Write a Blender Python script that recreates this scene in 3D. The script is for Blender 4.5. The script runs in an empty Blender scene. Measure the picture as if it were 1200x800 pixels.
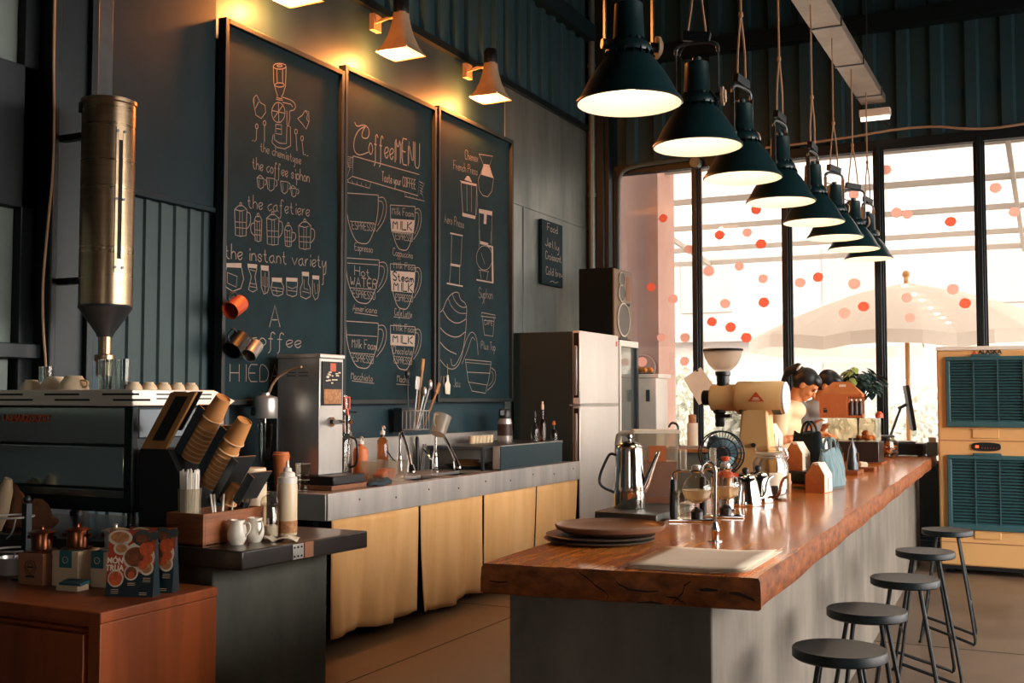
# Coffee bar interior: a wooden bar on a concrete base, chalkboards, pendant lamps, window wall.
# World frame: X runs along the window wall, Y runs into the room along the chalkboard wall, metres.
import bpy, bmesh, math, random
from math import sin, cos, pi, radians
from mathutils import Vector, Matrix, Euler
random.seed(7)
WORLD_W = 3.6
EXPOSURE = 0.12
SC = bpy.context.scene
COL = SC.collection

# ---------------------------------------------------------------- materials
def hexlin(h):
    h = h.lstrip('#'); c = [int(h[i:i+2], 16)/255 for i in (0, 2, 4)]
    return tuple((v/12.92 if v <= .04045 else ((v+.055)/1.055)**2.4) for v in c) + (1,)
MATS = {}
def mat(name, col, rough=.5, metal=0, col2=None, scale=8, stretch=(1, 1, 1), detail=4, bump=0, bscale=None,
        rough2=None, coat=0, emit=None, estr=0, spec=.5, lo=.35, hi=.65, trans=0, sub=0):
    m = bpy.data.materials.new(name); m.use_nodes = True
    nt = m.node_tree; b = nt.nodes['Principled BSDF']
    c = hexlin(col)
    b.inputs['Base Color'].default_value = c
    b.inputs['Roughness'].default_value = rough
    b.inputs['Metallic'].default_value = metal
    b.inputs['Specular IOR Level'].default_value = spec
    b.inputs['Coat Weight'].default_value = coat
    b.inputs['Coat Roughness'].default_value = .08
    if emit:
        b.inputs['Emission Color'].default_value = hexlin(emit); b.inputs['Emission Strength'].default_value = estr
    if col2 or bump or rough2 is not None:
        tc = nt.nodes.new('ShaderNodeTexCoord'); mp = nt.nodes.new('ShaderNodeMapping')
        mp.inputs['Scale'].default_value = stretch
        nt.links.new(tc.outputs['Object'], mp.inputs['Vector'])
        nz = nt.nodes.new('ShaderNodeTexNoise'); nz.inputs['Scale'].default_value = scale; nz.inputs['Detail'].default_value = detail
        nz.inputs['Roughness'].default_value = .6
        nt.links.new(mp.outputs['Vector'], nz.inputs['Vector'])
        if col2:
            r = nt.nodes.new('ShaderNodeValToRGB')
            r.color_ramp.elements[0].position = lo; r.color_ramp.elements[1].position = hi
            r.color_ramp.elements[0].color = c; r.color_ramp.elements[1].color = hexlin(col2)
            nt.links.new(nz.outputs['Fac'], r.inputs['Fac']); nt.links.new(r.outputs['Color'], b.inputs['Base Color'])
        if rough2 is not None:
            mr = nt.nodes.new('ShaderNodeMapRange')
            mr.inputs['From Min'].default_value = .3; mr.inputs['From Max'].default_value = .7
            mr.inputs['To Min'].default_value = rough; mr.inputs['To Max'].default_value = rough2
            nt.links.new(nz.outputs['Fac'], mr.inputs['Value']); nt.links.new(mr.outputs['Result'], b.inputs['Roughness'])
        if bump:
            bp = nt.nodes.new('ShaderNodeBump'); bp.inputs['Strength'].default_value = bump; bp.inputs['Distance'].default_value = .01
            src = nz
            if bscale:
                src = nt.nodes.new('ShaderNodeTexNoise'); src.inputs['Scale'].default_value = bscale
                nt.links.new(mp.outputs['Vector'], src.inputs['Vector'])
            nt.links.new(src.outputs['Fac'], bp.inputs['Height']); nt.links.new(bp.outputs['Normal'], b.inputs['Normal'])
    MATS[name] = m
    return m
def glassmat(name, tint='ffffff', rough=.02, gloss=1.0):
    """thin clear pane or vessel wall: lets light through, mirrors towards grazing angles"""
    m = bpy.data.materials.new(name); m.use_nodes = True; nt = m.node_tree; nt.nodes.clear()
    o = nt.nodes.new('ShaderNodeOutputMaterial'); mx = nt.nodes.new('ShaderNodeMixShader')
    t = nt.nodes.new('ShaderNodeBsdfTransparent'); t.inputs[0].default_value = hexlin(tint)
    g = nt.nodes.new('ShaderNodeBsdfGlossy'); g.inputs['Roughness'].default_value = rough
    f = nt.nodes.new('ShaderNodeLayerWeight'); f.inputs[0].default_value = .5
    pw = nt.nodes.new('ShaderNodeMath'); pw.operation = 'POWER'; pw.inputs[1].default_value = 3
    ml = nt.nodes.new('ShaderNodeMath'); ml.operation = 'MULTIPLY_ADD'; ml.inputs[1].default_value = .85*gloss; ml.inputs[2].default_value = .05*gloss
    nt.links.new(f.outputs['Facing'], pw.inputs[0]); nt.links.new(pw.outputs[0], ml.inputs[0]); nt.links.new(ml.outputs[0], mx.inputs[0])
    nt.links.new(t.outputs[0], mx.inputs[1]); nt.links.new(g.outputs[0], mx.inputs[2]); nt.links.new(mx.outputs[0], o.inputs[0])
    MATS[name] = m
def milky(name, tint, col, fac):
    """cloudy plastic: partly clear, partly diffusing"""
    glassmat(name, tint, .2, .6); m = MATS[name]; nt = m.node_tree; o = [n for n in nt.nodes if n.type == 'OUTPUT_MATERIAL'][0]
    src = o.inputs[0].links[0].from_socket; mx = nt.nodes.new('ShaderNodeMixShader'); mx.inputs[0].default_value = fac
    d = nt.nodes.new('ShaderNodeBsdfDiffuse'); d.inputs[0].default_value = hexlin(col); t = nt.nodes.new('ShaderNodeBsdfTranslucent'); t.inputs[0].default_value = hexlin(col)
    m2 = nt.nodes.new('ShaderNodeMixShader'); nt.links.new(d.outputs[0], m2.inputs[1]); nt.links.new(t.outputs[0], m2.inputs[2])
    nt.links.new(src, mx.inputs[1]); nt.links.new(m2.outputs[0], mx.inputs[2]); nt.links.new(mx.outputs[0], o.inputs[0])
def translucent(name, col, fac=.5):
    m = bpy.data.materials.new(name); m.use_nodes = True; nt = m.node_tree; nt.nodes.clear()
    o = nt.nodes.new('ShaderNodeOutputMaterial'); mx = nt.nodes.new('ShaderNodeMixShader'); mx.inputs[0].default_value = fac
    d = nt.nodes.new('ShaderNodeBsdfDiffuse'); d.inputs[0].default_value = hexlin(col)
    t = nt.nodes.new('ShaderNodeBsdfTranslucent'); t.inputs[0].default_value = hexlin(col)
    nt.links.new(d.outputs[0], mx.inputs[1]); nt.links.new(t.outputs[0], mx.inputs[2]); nt.links.new(mx.outputs[0], o.inputs[0])
    MATS[name] = m

# ---------------------------------------------------------------- mesh builder
class MB:
    """collects shapes; build() links them as one mesh object"""
    def __init__(s): s.bm = bmesh.new(); s.mi = 0
    def _f(s, vs):
        try:
            f = s.bm.faces.new(vs); f.material_index = s.mi; return f
        except ValueError: return None
    def v(s, p): return s.bm.verts.new(p)
    def box(s, x0, x1, y0, y1, z0, z1):
        p = [s.v((x, y, z)) for z in (z0, z1) for y in (y0, y1) for x in (x0, x1)]
        for q in ((0, 2, 3, 1), (4, 5, 7, 6), (0, 1, 5, 4), (2, 6, 7, 3), (0, 4, 6, 2), (1, 3, 7, 5)): s._f([p[i] for i in q])
        return s
    def obox(s, c, size, rot=(0, 0, 0)):
        M = Matrix.Translation(c) @ Euler(rot).to_matrix().to_4x4(); a, b, d = size[0]/2, size[1]/2, size[2]/2
        p = [s.v(M @ Vector((x, y, z))) for z in (-d, d) for y in (-b, b) for x in (-a, a)]
        for q in ((0, 2, 3, 1), (4, 5, 7, 6), (0, 1, 5, 4), (2, 6, 7, 3), (0, 4, 6, 2), (1, 3, 7, 5)): s._f([p[i] for i in q])
        return s
    def bar(s, a, b, w, h):
        a, b = Vector(a), Vector(b); d = b-a
        q = d.to_track_quat('Z', 'Y').to_euler()
        return s.obox((a+b)/2, (w, h, d.length), q)
    def lathe(s, prof, c=(0, 0, 0), seg=24, rot=None, cap=True):
        M = Matrix.Translation(c) @ (Euler(rot).to_matrix().to_4x4() if rot else Matrix())
        rings = []
        for r, z in prof:
            if r < 1e-5: rings.append([s.v(M @ Vector((0, 0, z)))])
            else: rings.append([s.v(M @ Vector((r*cos(2*pi*k/seg), r*sin(2*pi*k/seg), z))) for k in range(seg)])
        for A, B in zip(rings, rings[1:]):
            for k in range(seg):
                j = (k+1) % seg
                if len(A) == 1 and len(B) == 1: continue
                if len(A) == 1: s._f([A[0], B[j], B[k]])
                elif len(B) == 1: s._f([A[k], A[j], B[0]])
                else: s._f([A[k], A[j], B[j], B[k]])
        if cap:
            if len(rings[0]) > 1: s._f(rings[0][::-1])
            if len(rings[-1]) > 1: s._f(rings[-1])
        return s
    def cyl(s, a, b, r0, r1=None, seg=16, cap=True):
        a, b = Vector(a), Vector(b); r1 = r0 if r1 is None else r1
        q = (b-a).to_track_quat('Z', 'Y').to_euler()
        return s.lathe([(r0, 0), (r1, (b-a).length)], a, seg, q, cap)
    def tube(s, pts, r, seg=8, closed=False):
        pts = [Vector(p) for p in pts]; n = len(pts)
        rad = list(r) if isinstance(r, (list, tuple)) else [r]*n
        if len(rad) != n:      # radii given per control point: spread them along the smoothed path
            k_ = len(rad)-1; rad = [rad[min(int(i*k_/(n-1)), k_-1)]*(1-(i*k_/(n-1)-min(int(i*k_/(n-1)), k_-1)))+rad[min(int(i*k_/(n-1)), k_-1)+1]*(i*k_/(n-1)-min(int(i*k_/(n-1)), k_-1)) for i in range(n)]
        rings = []; up = None
        for i, p in enumerate(pts):
            if closed: d = pts[(i+1) % n]-pts[i-1]
            else: d = pts[min(i+1, n-1)]-pts[max(i-1, 0)]
            if d.length < 1e-9: d = Vector((0, 0, 1))
            d.normalize()
            if up is None: up = d.orthogonal().normalized()
            up = (up-d*up.dot(d))
            up = up.normalized() if up.length > 1e-6 else d.orthogonal().normalized()
            w = d.cross(up)
            rings.append([s.v(p+(up*cos(2*pi*k/seg)+w*sin(2*pi*k/seg))*rad[i]) for k in range(seg)])
        R = rings+[rings[0]] if closed else rings
        for A, B in zip(R, R[1:]):
            for k in range(seg): s._f([A[k], A[(k+1) % seg], B[(k+1) % seg], B[k]])
        if not closed: s._f(rings[0][::-1]); s._f(rings[-1])
        return s
    def prism(s, poly, a, b, axis='z'):
        """polygon extruded from a to b along an axis; poly gives the other two coordinates in cyclic order"""
        f = {'z': lambda u, v, t: (u, v, t), 'x': lambda u, v, t: (t, u, v), 'y': lambda u, v, t: (u, t, v)}[axis]
        A = [s.v(f(u, v, a)) for u, v in poly]; B = [s.v(f(u, v, b)) for u, v in poly]; n = len(poly)
        s._f(A[::-1]); s._f(B)
        for k in range(n): s._f([A[k], A[(k+1) % n], B[(k+1) % n], B[k]])
        return s
    def ball(s, c, r, seg=16, rings=10, rot=None):
        rx, ry, rz = r if isinstance(r, (list, tuple)) else (r, r, r)
        M = Matrix.Translation(c) @ (Euler(rot).to_matrix().to_4x4() if rot else Matrix()) @ Matrix.Diagonal((rx, ry, rz, 1))
        n0 = len(s.bm.verts)
        g = bmesh.ops.create_uvsphere(s.bm, u_segments=seg, v_segments=rings, radius=1, matrix=M)
        for v in g['verts']:
            for f in v.link_faces: f.material_index = s.mi
        return s
    def torus(s, c, R, r, seg=24, ts=8, rot=None, sx=1):
        M = Matrix.Translation(c) @ (Euler(rot).to_matrix().to_4x4() if rot else Matrix())
        return s.tube([M @ Vector((R*sx*cos(2*pi*k/seg), R*sin(2*pi*k/seg), 0)) for k in range(seg)], r, ts, True)
    def quad(s, *p):
        s._f([s.v(q) for q in p]); return s
    def loft(s, rings, cap=True, closed=True):
        """rings of equal length"""
        R = [[s.v(p) for p in r] for r in rings]; n = len(R[0])
        for A, B in zip(R, R[1:]):
            for k in range(n if closed else n-1): s._f([A[k], A[(k+1) % n], B[(k+1) % n], B[k]])
        if cap: s._f(R[0][::-1]); s._f(R[-1])
        return s
    def build(s, name, mats, parent=None, bevel=0, sharp=38, solid=0, fix=True, segs=2):
        me = bpy.data.meshes.new(name)
        if fix: bmesh.ops.recalc_face_normals(s.bm, faces=s.bm.faces[:])
        s.bm.to_mesh(me); s.bm.free()
        for m in (mats if isinstance(mats, (list, tuple)) else [mats]): me.materials.append(MATS[m])
        if sharp:
            for p in me.polygons: p.use_smooth = True
            me.set_sharp_from_angle(angle=radians(sharp))
        o = bpy.data.objects.new(name, me); COL.objects.link(o)
        if parent: o.parent = parent
        if solid:
            md = o.modifiers.new('solid', 'SOLIDIFY'); md.thickness = solid; md.offset = -1
        if bevel:
            md = o.modifiers.new('bevel', 'BEVEL'); md.width = bevel; md.segments = segs; md.limit_method = 'ANGLE'; md.angle_limit = radians(40)
            md.harden_normals = False
        return o

def tag(o, label, cat, group=None, kind=None):
    if label: o['label'] = label
    if cat: o['category'] = cat
    if group: o['group'] = group
    if kind: o['kind'] = kind
    return o
def thing(name, label, cat, loc=(0, 0, 0), rz=0, group=None):
    o = bpy.data.objects.new(name, None); COL.objects.link(o); o.empty_display_size = .05
    o.location = loc; o.rotation_euler = (0, 0, rz)
    return tag(o, label, cat, group)
def structure(o):
    o['kind'] = 'structure'; return o
def copy_tree(o, parent=None):
    c = o.copy(); COL.objects.link(c)
    if parent: c.parent = parent
    for ch in [x for x in o.children]: copy_tree(ch, c)
    return c
def dup(o, loc, rz=None, label=None):
    kids = list(o.children)
    c = o.copy(); COL.objects.link(c); c.location = loc
    if rz is not None: c.rotation_euler = (0, 0, rz)
    if label: c['label'] = label
    for ch in kids: copy_tree(ch, c)
    return c
def arc(c, r, a0, a1, n, plane='xz', sx=1):
    out = []
    for i in range(n+1):
        t = radians(a0+(a1-a0)*i/n); u, v = r*sx*cos(t), r*sin(t)
        out.append({'xz': (c[0]+u, c[1], c[2]+v), 'xy': (c[0]+u, c[1]+v, c[2]), 'yz': (c[0], c[1]+u, c[2]+v)}[plane])
    return out
def smooth(pts, n=2, closed=False):
    pts = [Vector(p) for p in pts]
    for _ in range(n):
        q = [] if closed else [pts[0]]
        m = len(pts)
        for i in range(m if closed else m-1):
            a, b = pts[i], pts[(i+1) % m]
            q += [a*.75+b*.25, a*.25+b*.75]
        if not closed: q.append(pts[-1])
        pts = q
    return pts
def textobj(name, body, size, mt, parent, loc, rot, ext=.0005, align='CENTER', sx=1, bold=0):
    cu = bpy.data.curves.new(name, 'FONT'); cu.body = body; cu.size = size; cu.extrude = ext; cu.align_x = align; cu.align_y = 'CENTER'
    cu.offset = bold
    tmp = bpy.data.objects.new(name, cu); me = bpy.data.meshes.new_from_object(tmp); bpy.data.objects.remove(tmp)
    me.materials.clear(); me.materials.append(MATS[mt]); me.name = name
    o = bpy.data.objects.new(name, me); COL.objects.link(o)
    o.parent = parent; o.location = loc; o.rotation_euler = rot; o.scale = (sx, 1, 1)
    return o
ORD = ['first', 'second', 'third', 'fourth', 'fifth', 'sixth', 'seventh', 'eighth', 'ninth', 'tenth', 'eleventh', 'twelfth', 'thirteenth', 'fourteenth', 'fifteenth', 'sixteenth', 'seventeenth', 'eighteenth']
FACE_X = (pi/2, 0, pi/2)      # lettering that faces +X, reading along +Y
FACE_NY = (pi/2, 0, 0)        # lettering that faces -Y, reading along +X

# ---------------------------------------------------------------- single-stroke hand lettering
GL = {
'a': '36 26 05 04 13 23 34 36/36 34 43', 'b': '09 03/05 16 26 35 34 23 13 04', 'c': '36 26 05 04 13 23 34', 'd': '36 26 05 04 13 23 34/39 34 43',
'e': '04 35 36 16 05 04 13 23 34', 'f': '38 29 18 14 11 00/06 26', 'g': '36 26 05 04 13 23 34/36 31 20 10 01', 'h': '09 03/05 16 26 35 33', 'i': '16 13/17 18',
'j': '26 21 10 00/27 28', 'k': '09 03/36 04/15 33', 'l': '18 19 14 23', 'm': '06 03/05 16 25 23/25 36 45 43', 'n': '06 03/05 16 26 35 33',
'o': '16 05 04 13 23 34 35 26 16', 'p': '06 00/05 16 26 35 34 23 13 04', 'q': '36 26 05 04 13 23 34/36 30', 'r': '06 03/04 16 26', 's': '35 26 16 05 34 23 13 04',
't': '18 14 23 33/06 26', 'u': '06 04 13 23 34/36 34 43', 'v': '06 23 46', 'w': '06 13 25 33 46', 'x': '06 33/36 03', 'y': '06 04 13 24 36/36 31 20 10', 'z': '06 36 03 33',
'A': '03 29 43/15 35', 'B': '03 09 29 38 36 06/36 45 44 33 03', 'C': '48 39 19 08 04 13 33 44', 'D': '03 09 29 47 45 33 03', 'E': '49 09 03 43/06 36', 'F': '49 09 03/06 36',
'G': '48 39 19 08 04 13 33 44 46 26', 'H': '09 03/49 43/06 46', 'I': '29 23', 'J': '39 34 23 13 04', 'K': '09 03/49 06 43', 'L': '09 03 43', 'M': '03 09 26 49 43', 'N': '03 09 43 49',
'O': '19 08 04 13 33 44 48 39 19', 'P': '03 09 39 48 47 36 06', 'R': '03 09 39 48 47 36 06/26 43', 'S': '48 39 19 08 07 45 44 33 13 04', 'T': '09 49/29 23', 'U': '09 04 13 33 44 49',
'V': '09 23 49', 'W': '09 13 27 33 49', 'Y': '09 26 49/26 23', '"': '08 19/28 39', '.': '13 14', ',': '14 02', '-': '06 26',
}
def stroke_text(t):
    """polylines of a string in em units (cap height 1), and its advance"""
    x = 0; out = []
    for ch in t:
        if ch == ' ': x += 3; continue
        g = GL.get(ch)
        if not g: x += 3; continue
        mx = 0
        for st in g.split('/'):
            p = [(int(q[0]), int(q[1])) for q in st.split()]; mx = max(mx, max(a for a, b in p))
            p = [Vector((x+a, (b-3)/6.0, 0)) for a, b in p]
            if len(p) > 3: p = smooth(p, 1)
            out.append(p)
        x += mx+1.1
    return out, x-1.1
def ribbon(mb, pts, w, off):
    """chalk stroke on a board: pts are (u, v) with u along +Y and v up, the stroke faces +X"""
    pts = [Vector((p[0], p[1])) for p in pts]; L = []; R = []
    n = len(pts)
    for i, p in enumerate(pts):
        d = pts[min(i+1, n-1)]-pts[max(i-1, 0)]
        if d.length < 1e-9: d = Vector((1, 0))
        d.normalize(); k = Vector((-d.y, d.x))*(w/2)
        L.append(mb.v((off, p.x+k.x, p.y+k.y))); R.append(mb.v((off, p.x-k.x, p.y-k.y)))
    for i in range(n-1): mb._f([R[i], R[i+1], L[i+1], L[i]])
def lettering(mb, t, a, b, h, w, off):
    st, adv = stroke_text(t)
    a = Vector((a[0], a[1])); b = Vector((b[0], b[1])); k = (b-a)/max(adv, .1)
    for p in st: ribbon(mb, [(a.x+k.x*q.x, a.y+k.y*q.x+q.y*h) for q in p], w, off)

# ---------------------------------------------------------------- the materials
mat('wall_sheet', '20363e', .45, .4, '29424a', 3, (1, .6, .25), rough2=.6, bump=.12, bscale=1.2)
mat('galvanised_sheet', '7d827d', .34, .6, '5c6462', 2.2, (1, 1.2, .25), rough2=.5, bump=.35, bscale=1.3)
mat('corrugated', '2c4c54', .55, .2, '25424a', 2, (1, 1, .3))
mat('corrugated_dark', '1b4049', .6, .1, '17373f', 2, (1, 1, .3))
mat('corrugated_grey', '304546', .55, .15, '283c3e', 2, (1, 1, .3))
mat('front_paint', '7d7870', .7)
mat('flat_panel', '0a2026', .65, 0, '0e262d', 4, spec=.25)
mat('black_steel', '07171b', .45, .3)
mat('blue_steel', '23404a', .55, .2, '1b3038', 6)
mat('grey_panel', '73807a', .5, .2, '66736d', 3)
mat('pipe_grey', '5d6a68', .4, .4)
mat('ceiling_mat', '131d1f', .9)
mat('floor_concrete', '75604c', .5, 0, '5d4b3c', 1.6, detail=8, rough2=.32, bump=.03, bscale=30)
mat('concrete', '6f685d', .7, 0, '4d4941', 3.5, (1, 1, .45), detail=9, bump=.08, bscale=25)
mat('dark_concrete', '58584d', .7, 0, '3f423b', 3.5, (1, 1, .4), detail=9, bump=.08, bscale=25)
mat('bar_wood', 'f49a46', .14, 0, 'b0561a', 6, (5, .45, 1), detail=9, coat=.4, lo=.38, hi=.64, rough2=.28)
mat('bar_edge', '96521f', .65, 0, '45200a', 11, (1.5, 1.2, 3), detail=10, lo=.3, hi=.72, bump=.25, spec=.3)
mat('wood_crack', '1d0c05', .9)
mat('dark_wood', '241c18', .35, 0, '17120f', 6, (6, 1, 1), coat=.25)
mat('cabinet_wood', '86401a', .42, 0, '68300f', 7, (1, 1, .12), detail=7, coat=.05, spec=.35, lo=.4, hi=.62)
mat('walnut', '94552e', .5, 0, '70401f', 9, (1, .4, 6), detail=6)
mat('light_wood', 'b98449', .5, 0, 'a06e3a', 8, (1, 1, .3))
mat('steel', 'c6c2bb', .27, .65, 'b2afaa', 3, (1, 1, .2), rough2=.36)
mat('steel_apron', 'd2ccc5', .34, .5, 'aeaaa6', 2.5, (1, 1.6, .2), rough2=.48)
mat('polished', 'd2cfca', .1, 1)
mat('brushed_gold', 'a08b70', .24, 1, '8d7a62', 2, (.3, .3, 12), rough2=.36)
mat('dark_steel', '50565a', .35, .8)
mat('chrome', 'd6d6d4', .06, 1)
mat('copper', '7d4a33', .3, 1)
mat('black_plastic', '0d1214', .4)
mat('black_matte', '0b0f10', .75)
mat('board', '0a2024', .8, 0, '102b30', 3, detail=6, spec=.25)
mat('board_frame', '10191a', .55)
mat('chalk', '9a8a7e', .95, spec=.1)
mat('chalk_fill', 'b09c8e', .95, spec=.1)
mat('curtain_cloth', 'f4c488', .9, 0, 'e8b374', 3, (1, 2, .3), detail=5, bump=.05, bscale=60, spec=.1)
mat('cream_enamel', 'dfb578', .4)
mat('beige_lamp', 'ad957b', .6, 0, '9b846b', 6)
mat('lamp_green', '0a2428', .35, .1, '0e2d31', 5)
mat('lamp_white', 'f0e2c8', .5)
mat('lamp_glow', 'fff0d8', .5, emit='ffdca6', estr=1.3)
mat('diffuser_glow', 'fff0d8', .5, emit='ffe6c0', estr=1.1)
mat('tube_glow', 'fff3e2', .5, emit='ffe9d0', estr=2.2)
mat('warm_glow', 'fff0d8', .5, emit='ffc67c', estr=9)
mat('rope', 'a3876a', .9)
mat('tray_metal', 'a29a8c', .4, .6, '8f877b', 4)
mat('white_plastic', 'e5ded2', .45)
mat('white_ceramic', 'e4dccb', .25)
mat('cup_cream', 'dfc9a6', .35)
mat('orange_plastic', 'd2743a', .5)
mat('red_orange', 'c8502a', .4)
mat('kraft', 'bb6f36', .8, 0, 'a7602c', 10)
mat('kraft_cup', 'c98a4e', .75)
mat('kraft_rim', 'd9b387', .7)
mat('cardboard', 'b2602c', .8, 0, 'a45625', 8)
mat('carton_brown', '8f5f43', .8)
mat('carton_cream', 'c3ab8a', .8)
mat('teal_print', '1d5a60', .7)
mat('black_print', '15181a', .7)
mat('paper', 'e6dac4', .9, 0, 'dccfb8', 5)
mat('bag_white', 'e0d2ba', .8)
mat('denim', '41636b', .95, 0, '7f9498', 40, (1, 5, .1))
mat('denim_dark', '1a2f36', .95)
mat('acrylic_amber', 'b0602a', .25, 0, '8a431a', 4)
mat('red_print', 'c4492a', .6)
mat('cream_print', 'e8d6b8', .6)
mat('menu_navy', '13252b', .35)
mat('menu_red', 'a53a1e', .4)
mat('dish_white', 'cfc2ae', .4)
mat('dish_dark', '33403f', .4)
mat('food_brown', '5a3018', .6, 0, '8a4a22', 60)
mat('food_orange', 'd0602c', .6, 0, 'a8401c', 60)
mat('food_tan', 'c08a58', .6, 0, '9a6034', 60)
mat('cooler_cream', 'd5a56a', .55)
mat('cooler_grille', '2c545a', .5)
mat('cooler_dark', '12282a', .7)
mat('led_red', 'ff4a20', .5, emit='ff4a20', estr=3)
mat('stool_black', '0c1315', .5, 0, spec=.3)
mat('stool_seat', '0d1a1e', .45, 0, spec=.25)
mat('fridge_side', '28302e', .6, 0, spec=.25)
mat('fridge_steel', 'e4ddd5', .32, .2, 'd8d2ca', 3, (1, 1, .2))
mat('speaker_box', '071012', .7, spec=.12)
mat('speaker_front', '7a6450', .55)
mat('cone_grey', '5a554e', .6)
mat('skin', 'c9814f', .55)
mat('hair', '0e1111', .45)
mat('shirt_cream', 'dcc29a', .9)
mat('shirt_grey', '8d8a84', .9)
mat('trouser', '22282c', .9)
mat('leaf', '16302a', .45)
mat('leaf_light', '8a9a52', .5)
mat('fan_blue', '6b93a2', .4)
translucent('sticker_red', 'ffa890', .8)
translucent('sticker_pale', 'ffdcd2', .85)
mat('cream_plate', 'c0814c', .45)
mat('brown_plate', '7d5a44', .42, 0, '6d4c38', 5)
mat('grey_plate', '4b4640', .4)
mat('pastry', 'd98a3c', .6)
mat('cookie', 'd6803e', .7)
mat('beans', '2a170d', .5, 0, '3a2114', 80)
mat('mirror_dark', 'a4aca6', .14, .8)
mat('machine_top', 'd9cdbd', .35, .3)
mat('outside_ground', 'b4aca5', .9)
mat('outside_wall', 'bcb5b0', .9, 0, 'b3aca7', 1)
mat('outside_grey', 'a49e99', .9)
mat('outside_pillar', 'c9a598', .9, 0, 'c2998b', 2)
mat('outside_beam', 'aca59c', .8)
mat('hedge_leaf', 'd6d6ca', .9)  # overexposed glare put into the leaf colours, here and in the darker one
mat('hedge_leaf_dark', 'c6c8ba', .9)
translucent('canvas', 'e4dcd2', .5)
translucent('roof_sheet', 'cac2bb', .6)
glassmat('pane', 'fbfbfa', .01)
glassmat('clear', 'f2efe9', .02)
glassmat('acrylic', 'f4eee4', .03)
glassmat('smoke_glass', 'd0d6d3', .03)
glassmat('amber_glass', 'e0a870', .05)
milky('plastic_clear', 'f2efe8', 'd8d4c8', .35)
milky('hopper_glass', 'f8f0e6', 'efe6da', .3)
milky('tub_clear', 'f4f1ea', 'd8d4c8', .14)
milky('pale_liquid', 'f6e8cc', 'ecdcb8', .45)
milky('frosted', 'f2efe8', 'e8e2d6', .5)

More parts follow.
